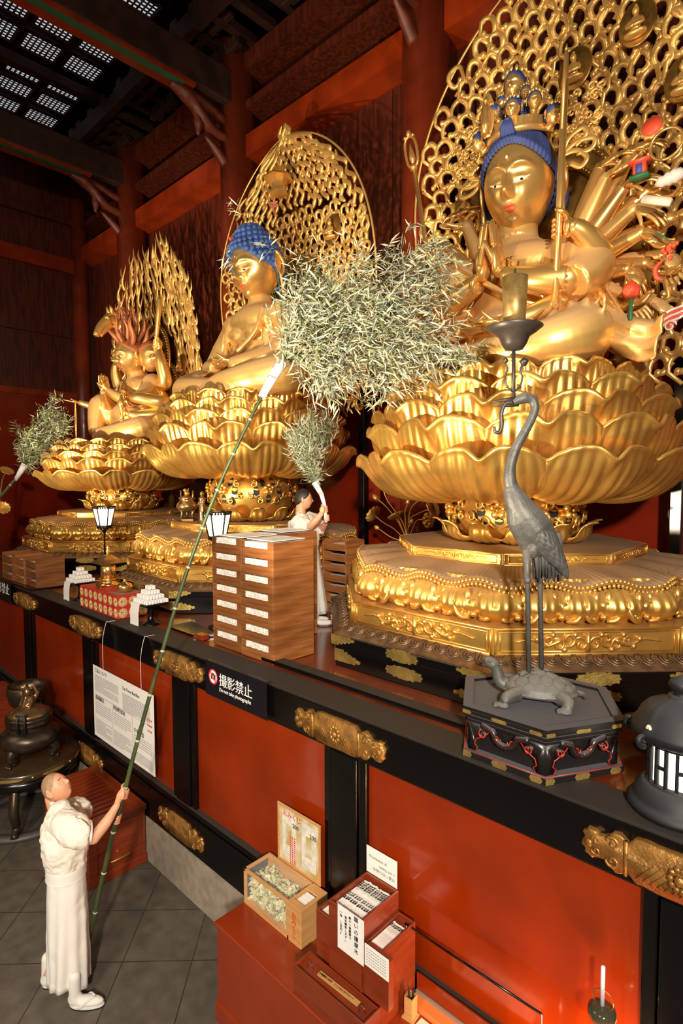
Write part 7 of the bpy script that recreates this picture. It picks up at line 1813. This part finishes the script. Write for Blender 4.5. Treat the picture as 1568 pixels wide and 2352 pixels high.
    o = MB().grid(rows, True).build('hakama', 'clothw', t); solid(o, .006); crease(o, .018, .16)
    m = MB(); rows = [[Q(152, 1982).lerp(Q(152, 2008), v)+FD*cos(2*pi*k/N)*(.150+.004*(i % 2))+LD*sin(2*pi*k/N)*(.150+.004*(i % 2)) for k in range(N)] for i, v in enumerate((0, .2, .4, .6, .8, 1.))]
    m.grid(rows, True); m.build('waistband', 'clothw', t)
    for F_, nm in ((F1, 1), (F2, 0)):
        m = MB(); d = FD if nm else (FD*.6-LD*.8).normalized()*-1 if 0 else (FD*.9+LD*.3).normalized()
        c = F_+V((0, 0, .045)); side = UP.cross(d); Rm = M4((d, side, UP)).transposed().to_3x3()
        m.ball(c+d*.05, (.135, .048, .04), 18, 10, rot=Rm); m.ball(c-d*.045+V((0, 0, .02)), (.06, .045, .06), 14, 10, rot=Rm); m.cap(c-d*.05+V((0, 0, .03)), c-d*.045+V((0, 0, .20)), .045, .046, 12)
        o = m.build('tabi_sock', 'clothw', t); remesh(o, .008, 2)
        so = MB(); pts = [(cos(q*pi/12)*(.155 if cos(q*pi/12) > 0 else .12)+.03, sin(q*pi/12)*.052) for q in range(24)]
        so.prism([(F_+d*x+side*y)[:2] for x, y in pts], .012, .022); so.build('sandal', 'clothw', t, smooth=False); m2 = MB().prism([(F_+d*x+side*y)[:2] for x, y in pts], 0, .012); m2.build('sandal_sole', 'ink', t, smooth=False)
        st = MB()
        for sg in (-1, 1): st.tube(spline([F_+d*.115+V((0, 0, .085)), F_+d*.06+side*sg*.045+V((0, 0, .07)), F_+d*.0+side*sg*.052+V((0, 0, .02))], 4), .007, 6)
        st.build('sandal_strap', 'clothw', t)
person1()
def person2():
    d0 = 6.80
    def Q(x, y, s=0): return Dp(x, y, d0+s)
    fz = 2.503; foot = Zp(722, 1432, fz)
    t = thing('person', 'dark-haired man in white robes on the altar behind the stacked trays', 'person', (foot.x, foot.y, fz))
    h = Head(.080, .100, .120, mxf(Q(697, 1147), YAWP+.10, radians(-3)), real=True, jaw=.22, nose=1., brow=.8, fat=.7)
    b = MB(); h.skull(b, 72, 64); h.ears(b, 0, 1.0); b.cap(Q(691, 1160), Q(690, 1182), .056, .062, 14)
    stube(b, [Q(698, 1262), Q(696, 1230), Q(694, 1200), Q(692, 1188)], [.09, .09, .10, .08], 5, 14)
    gR, gL = Dp(746, 1170, 6.565), Dp(750, 1190, 6.555); ax = (Dp(745, 1160, 6.56)-Dp(749, 1200, 6.55)).normalized()
    wR, wL = Q(739, 1178, -.27), Q(748, 1202, -.14)
    stube(b, [Q(690, 1192, -.18), Q(700, 1212, -.25), Q(709, 1212, -.28)], [.055, .048, .043], 5, 12); stube(b, [Q(709, 1212, -.28), Q(724, 1197, -.29), wR], [.046, .042, .027], 5, 12)
    stube(b, [Q(700, 1192, .16), Q(722, 1205, .10), Q(740, 1214, -.04)], [.062, .055, .045], 5, 12); stube(b, [Q(740, 1214, -.04), wL], [.045, .028], 5, 12)
    grip(b, gR, ax, wR, .020, 1.05, side=1); grip(b, gL, ax, wL, .018, 1.05, side=-1)
    o = b.build('body', 'skin', t); remesh(o, .0062, 2)
    m = MB(); h.cap(m, hairline(radians(44), radians(88), radians(125)), .07, 60, 18, lambda ph, th, q: .012*sin(ph*23)*sin(th*9)); m.build('hair', 'hair', t)
    h.eyes(t, .045, 0, hw=.12, cx=.33); m = MB()
    for sg in (-1, 1): h.patch(m, lambda u, v: (sg*(.36+u*.17), .20+.03*(1-u*u)+v*.035, 0), 9, 3, .012)
    m.build('eyebrows', 'hair', t); h.lips(t, mat('natural_lips_2', (.5, .2, .15), .5), w=.14, h=.035)
    j = MB(); stube(j, [Q(700, 1262), Q(698, 1240), Q(696, 1215), Q(694, 1195), Q(692, 1186)], [.16, .185, .19, .17, .11], 5, 20)
    for s_ in (-.15, .15): j.ball(Q(694, 1197, s_), (.09, .09, .085), 14, 9)
    stube(j, [Q(688, 1196, -.17), Q(694, 1208, -.24), Q(711, 1212, -.28)], [.11, .13, .085], 5, 16); stube(j, [Q(702, 1192, .14), Q(722, 1200, .10), Q(736, 1208, .02)], [.10, .10, .075], 5, 16)
    stube(j, [Q(735, 1215, .0), Q(733, 1226, .0)], [.07, .05], 4, 12)
    for q in range(5): j.tube(spline([Q(668+q*11, 1200, -.22+.04*abs(q-2)), Q(672+q*10, 1225, -.22+.03*abs(q-2)), Q(680+q*8, 1255, -.16)], 5), .010, 6)
    for sg in (-1, 1): j.tube(spline([Q(681, 1178, sg*.06), Q(692, 1183, sg*.10), Q(704, 1200, sg*.09-.04), Q(712, 1222, -.06)], 5), .016, 8)
    o = j.build('jacket', 'cloth', t); remesh(o, .012, 2); crease(o, .035, .09)
    rows = []; N = 60; top_, bot_ = Q(701, 1258), Zp(716, 1425, fz)
    bot_.z = fz+.10
    for i in range(16):
        v = i/15; c = top_.lerp(bot_, v); rows.append([c+FD*cos(2*pi*k/N)*(.15+.03*v+.012*v*cos(k*.9))+LD*sin(2*pi*k/N)*(.15+.03*v+.012*v*cos(k*.9)) for k in range(N)])
    o = MB().grid(rows, True).build('hakama', 'clothw', t); solid(o, .006)
    for dx, s_ in ((.05, -.09), (-.02, .09)):
        F_ = V((foot.x, foot.y, fz))+LD*s_+FD*dx; m = MB(); side = UP.cross(FD); Rm = M4((FD, side, UP)).transposed().to_3x3()
        m.ball(F_+FD*.06+V((0, 0, .035)), (.13, .045, .035), 16, 9, rot=Rm); m.cap(F_-FD*.04+V((0, 0, .05)), F_-FD*.04+V((0, 0, .14)), .045, .045, 12); o = m.build('tabi_sock', 'clothw', t); remesh(o, .008, 2)
person2()
# ------------------------------------------------------------------ light and camera
def area(name, loc, tgt, size, power, col, spread=None):
    l = bpy.data.lights.new(name, 'AREA'); l.shape = 'DISK'; l.size = size; l.energy = power; l.color = col
    if spread: l.spread = radians(spread)
    o = bpy.data.objects.new(name, l); COL.objects.link(o); o.location = loc
    o.rotation_euler = (V(tgt)-V(loc)).to_track_quat('-Z', 'Y').to_euler(); return o
def spot(name, loc, tgt, power, col, angle=60, rad=.08, blend=.5):
    l = bpy.data.lights.new(name, 'SPOT'); l.energy = power; l.color = col; l.spot_size = radians(angle); l.spot_blend = blend; l.shadow_soft_size = rad
    o = bpy.data.objects.new(name, l); COL.objects.link(o); o.location = loc
    o.rotation_euler = (V(tgt)-V(loc)).to_track_quat('-Z', 'Y').to_euler(); return o
WARM = (1, .82, .58)
spot('statue_spot', (-3.4, .2, 3.4), (-3.0, 5.6, 6.3), 1500, WARM, 75, .12)
spot('statue_spot', (-7.0, -.6, 3.0), (-7.4, 5.6, 6.3), 2100, WARM, 60, .12)
spot('statue_spot', (-10.2, .0, 3.4), (-11.8, 5.6, 6.2), 2900, WARM, 55, .12)
area('camera_flash', (3.2, -3.2, 6.2), (-4.5, 4.5, 3.6), .5, 430, (1, .90, .76), 100)
area('hall_fill', (-8.5, -3.5, 8), (-6, 5, 4.5), 5, 150, (1, .78, .52))
area('counter_lamp', (-.72, 2.70, 1.04), (-1.8, 3.02, 1.0), .12, 30, (1, .60, .28))
area('floor_fill', (-1.5, -3.5, 6.5), (-5.5, 2.0, .6), 2.5, 70, (1, .86, .68), 70)
w = bpy.data.worlds.new('World'); scene.world = w; w.use_nodes = True
w.node_tree.nodes['Background'].inputs[0].default_value = (1, .62, .36, 1); w.node_tree.nodes['Background'].inputs[1].default_value = .10
cd = bpy.data.cameras.new('camera'); cam = bpy.data.objects.new('camera', cd); COL.objects.link(cam)
cam.matrix_world = M4(((CR.x, CU.x, -_F.x, 0), (CR.y, CU.y, -_F.y, 0), (CR.z, CU.z, -_F.z, H), (0, 0, 0, 1)))
cd.sensor_fit = 'HORIZONTAL'; cd.sensor_width = 36; cd.lens = 36*FOC/1568; cd.clip_end = 100; cd.clip_start = .05
scene.camera = cam
scene.view_settings.view_transform = 'Standard'; scene.view_settings.look = 'None'
scene.view_settings.exposure = 0
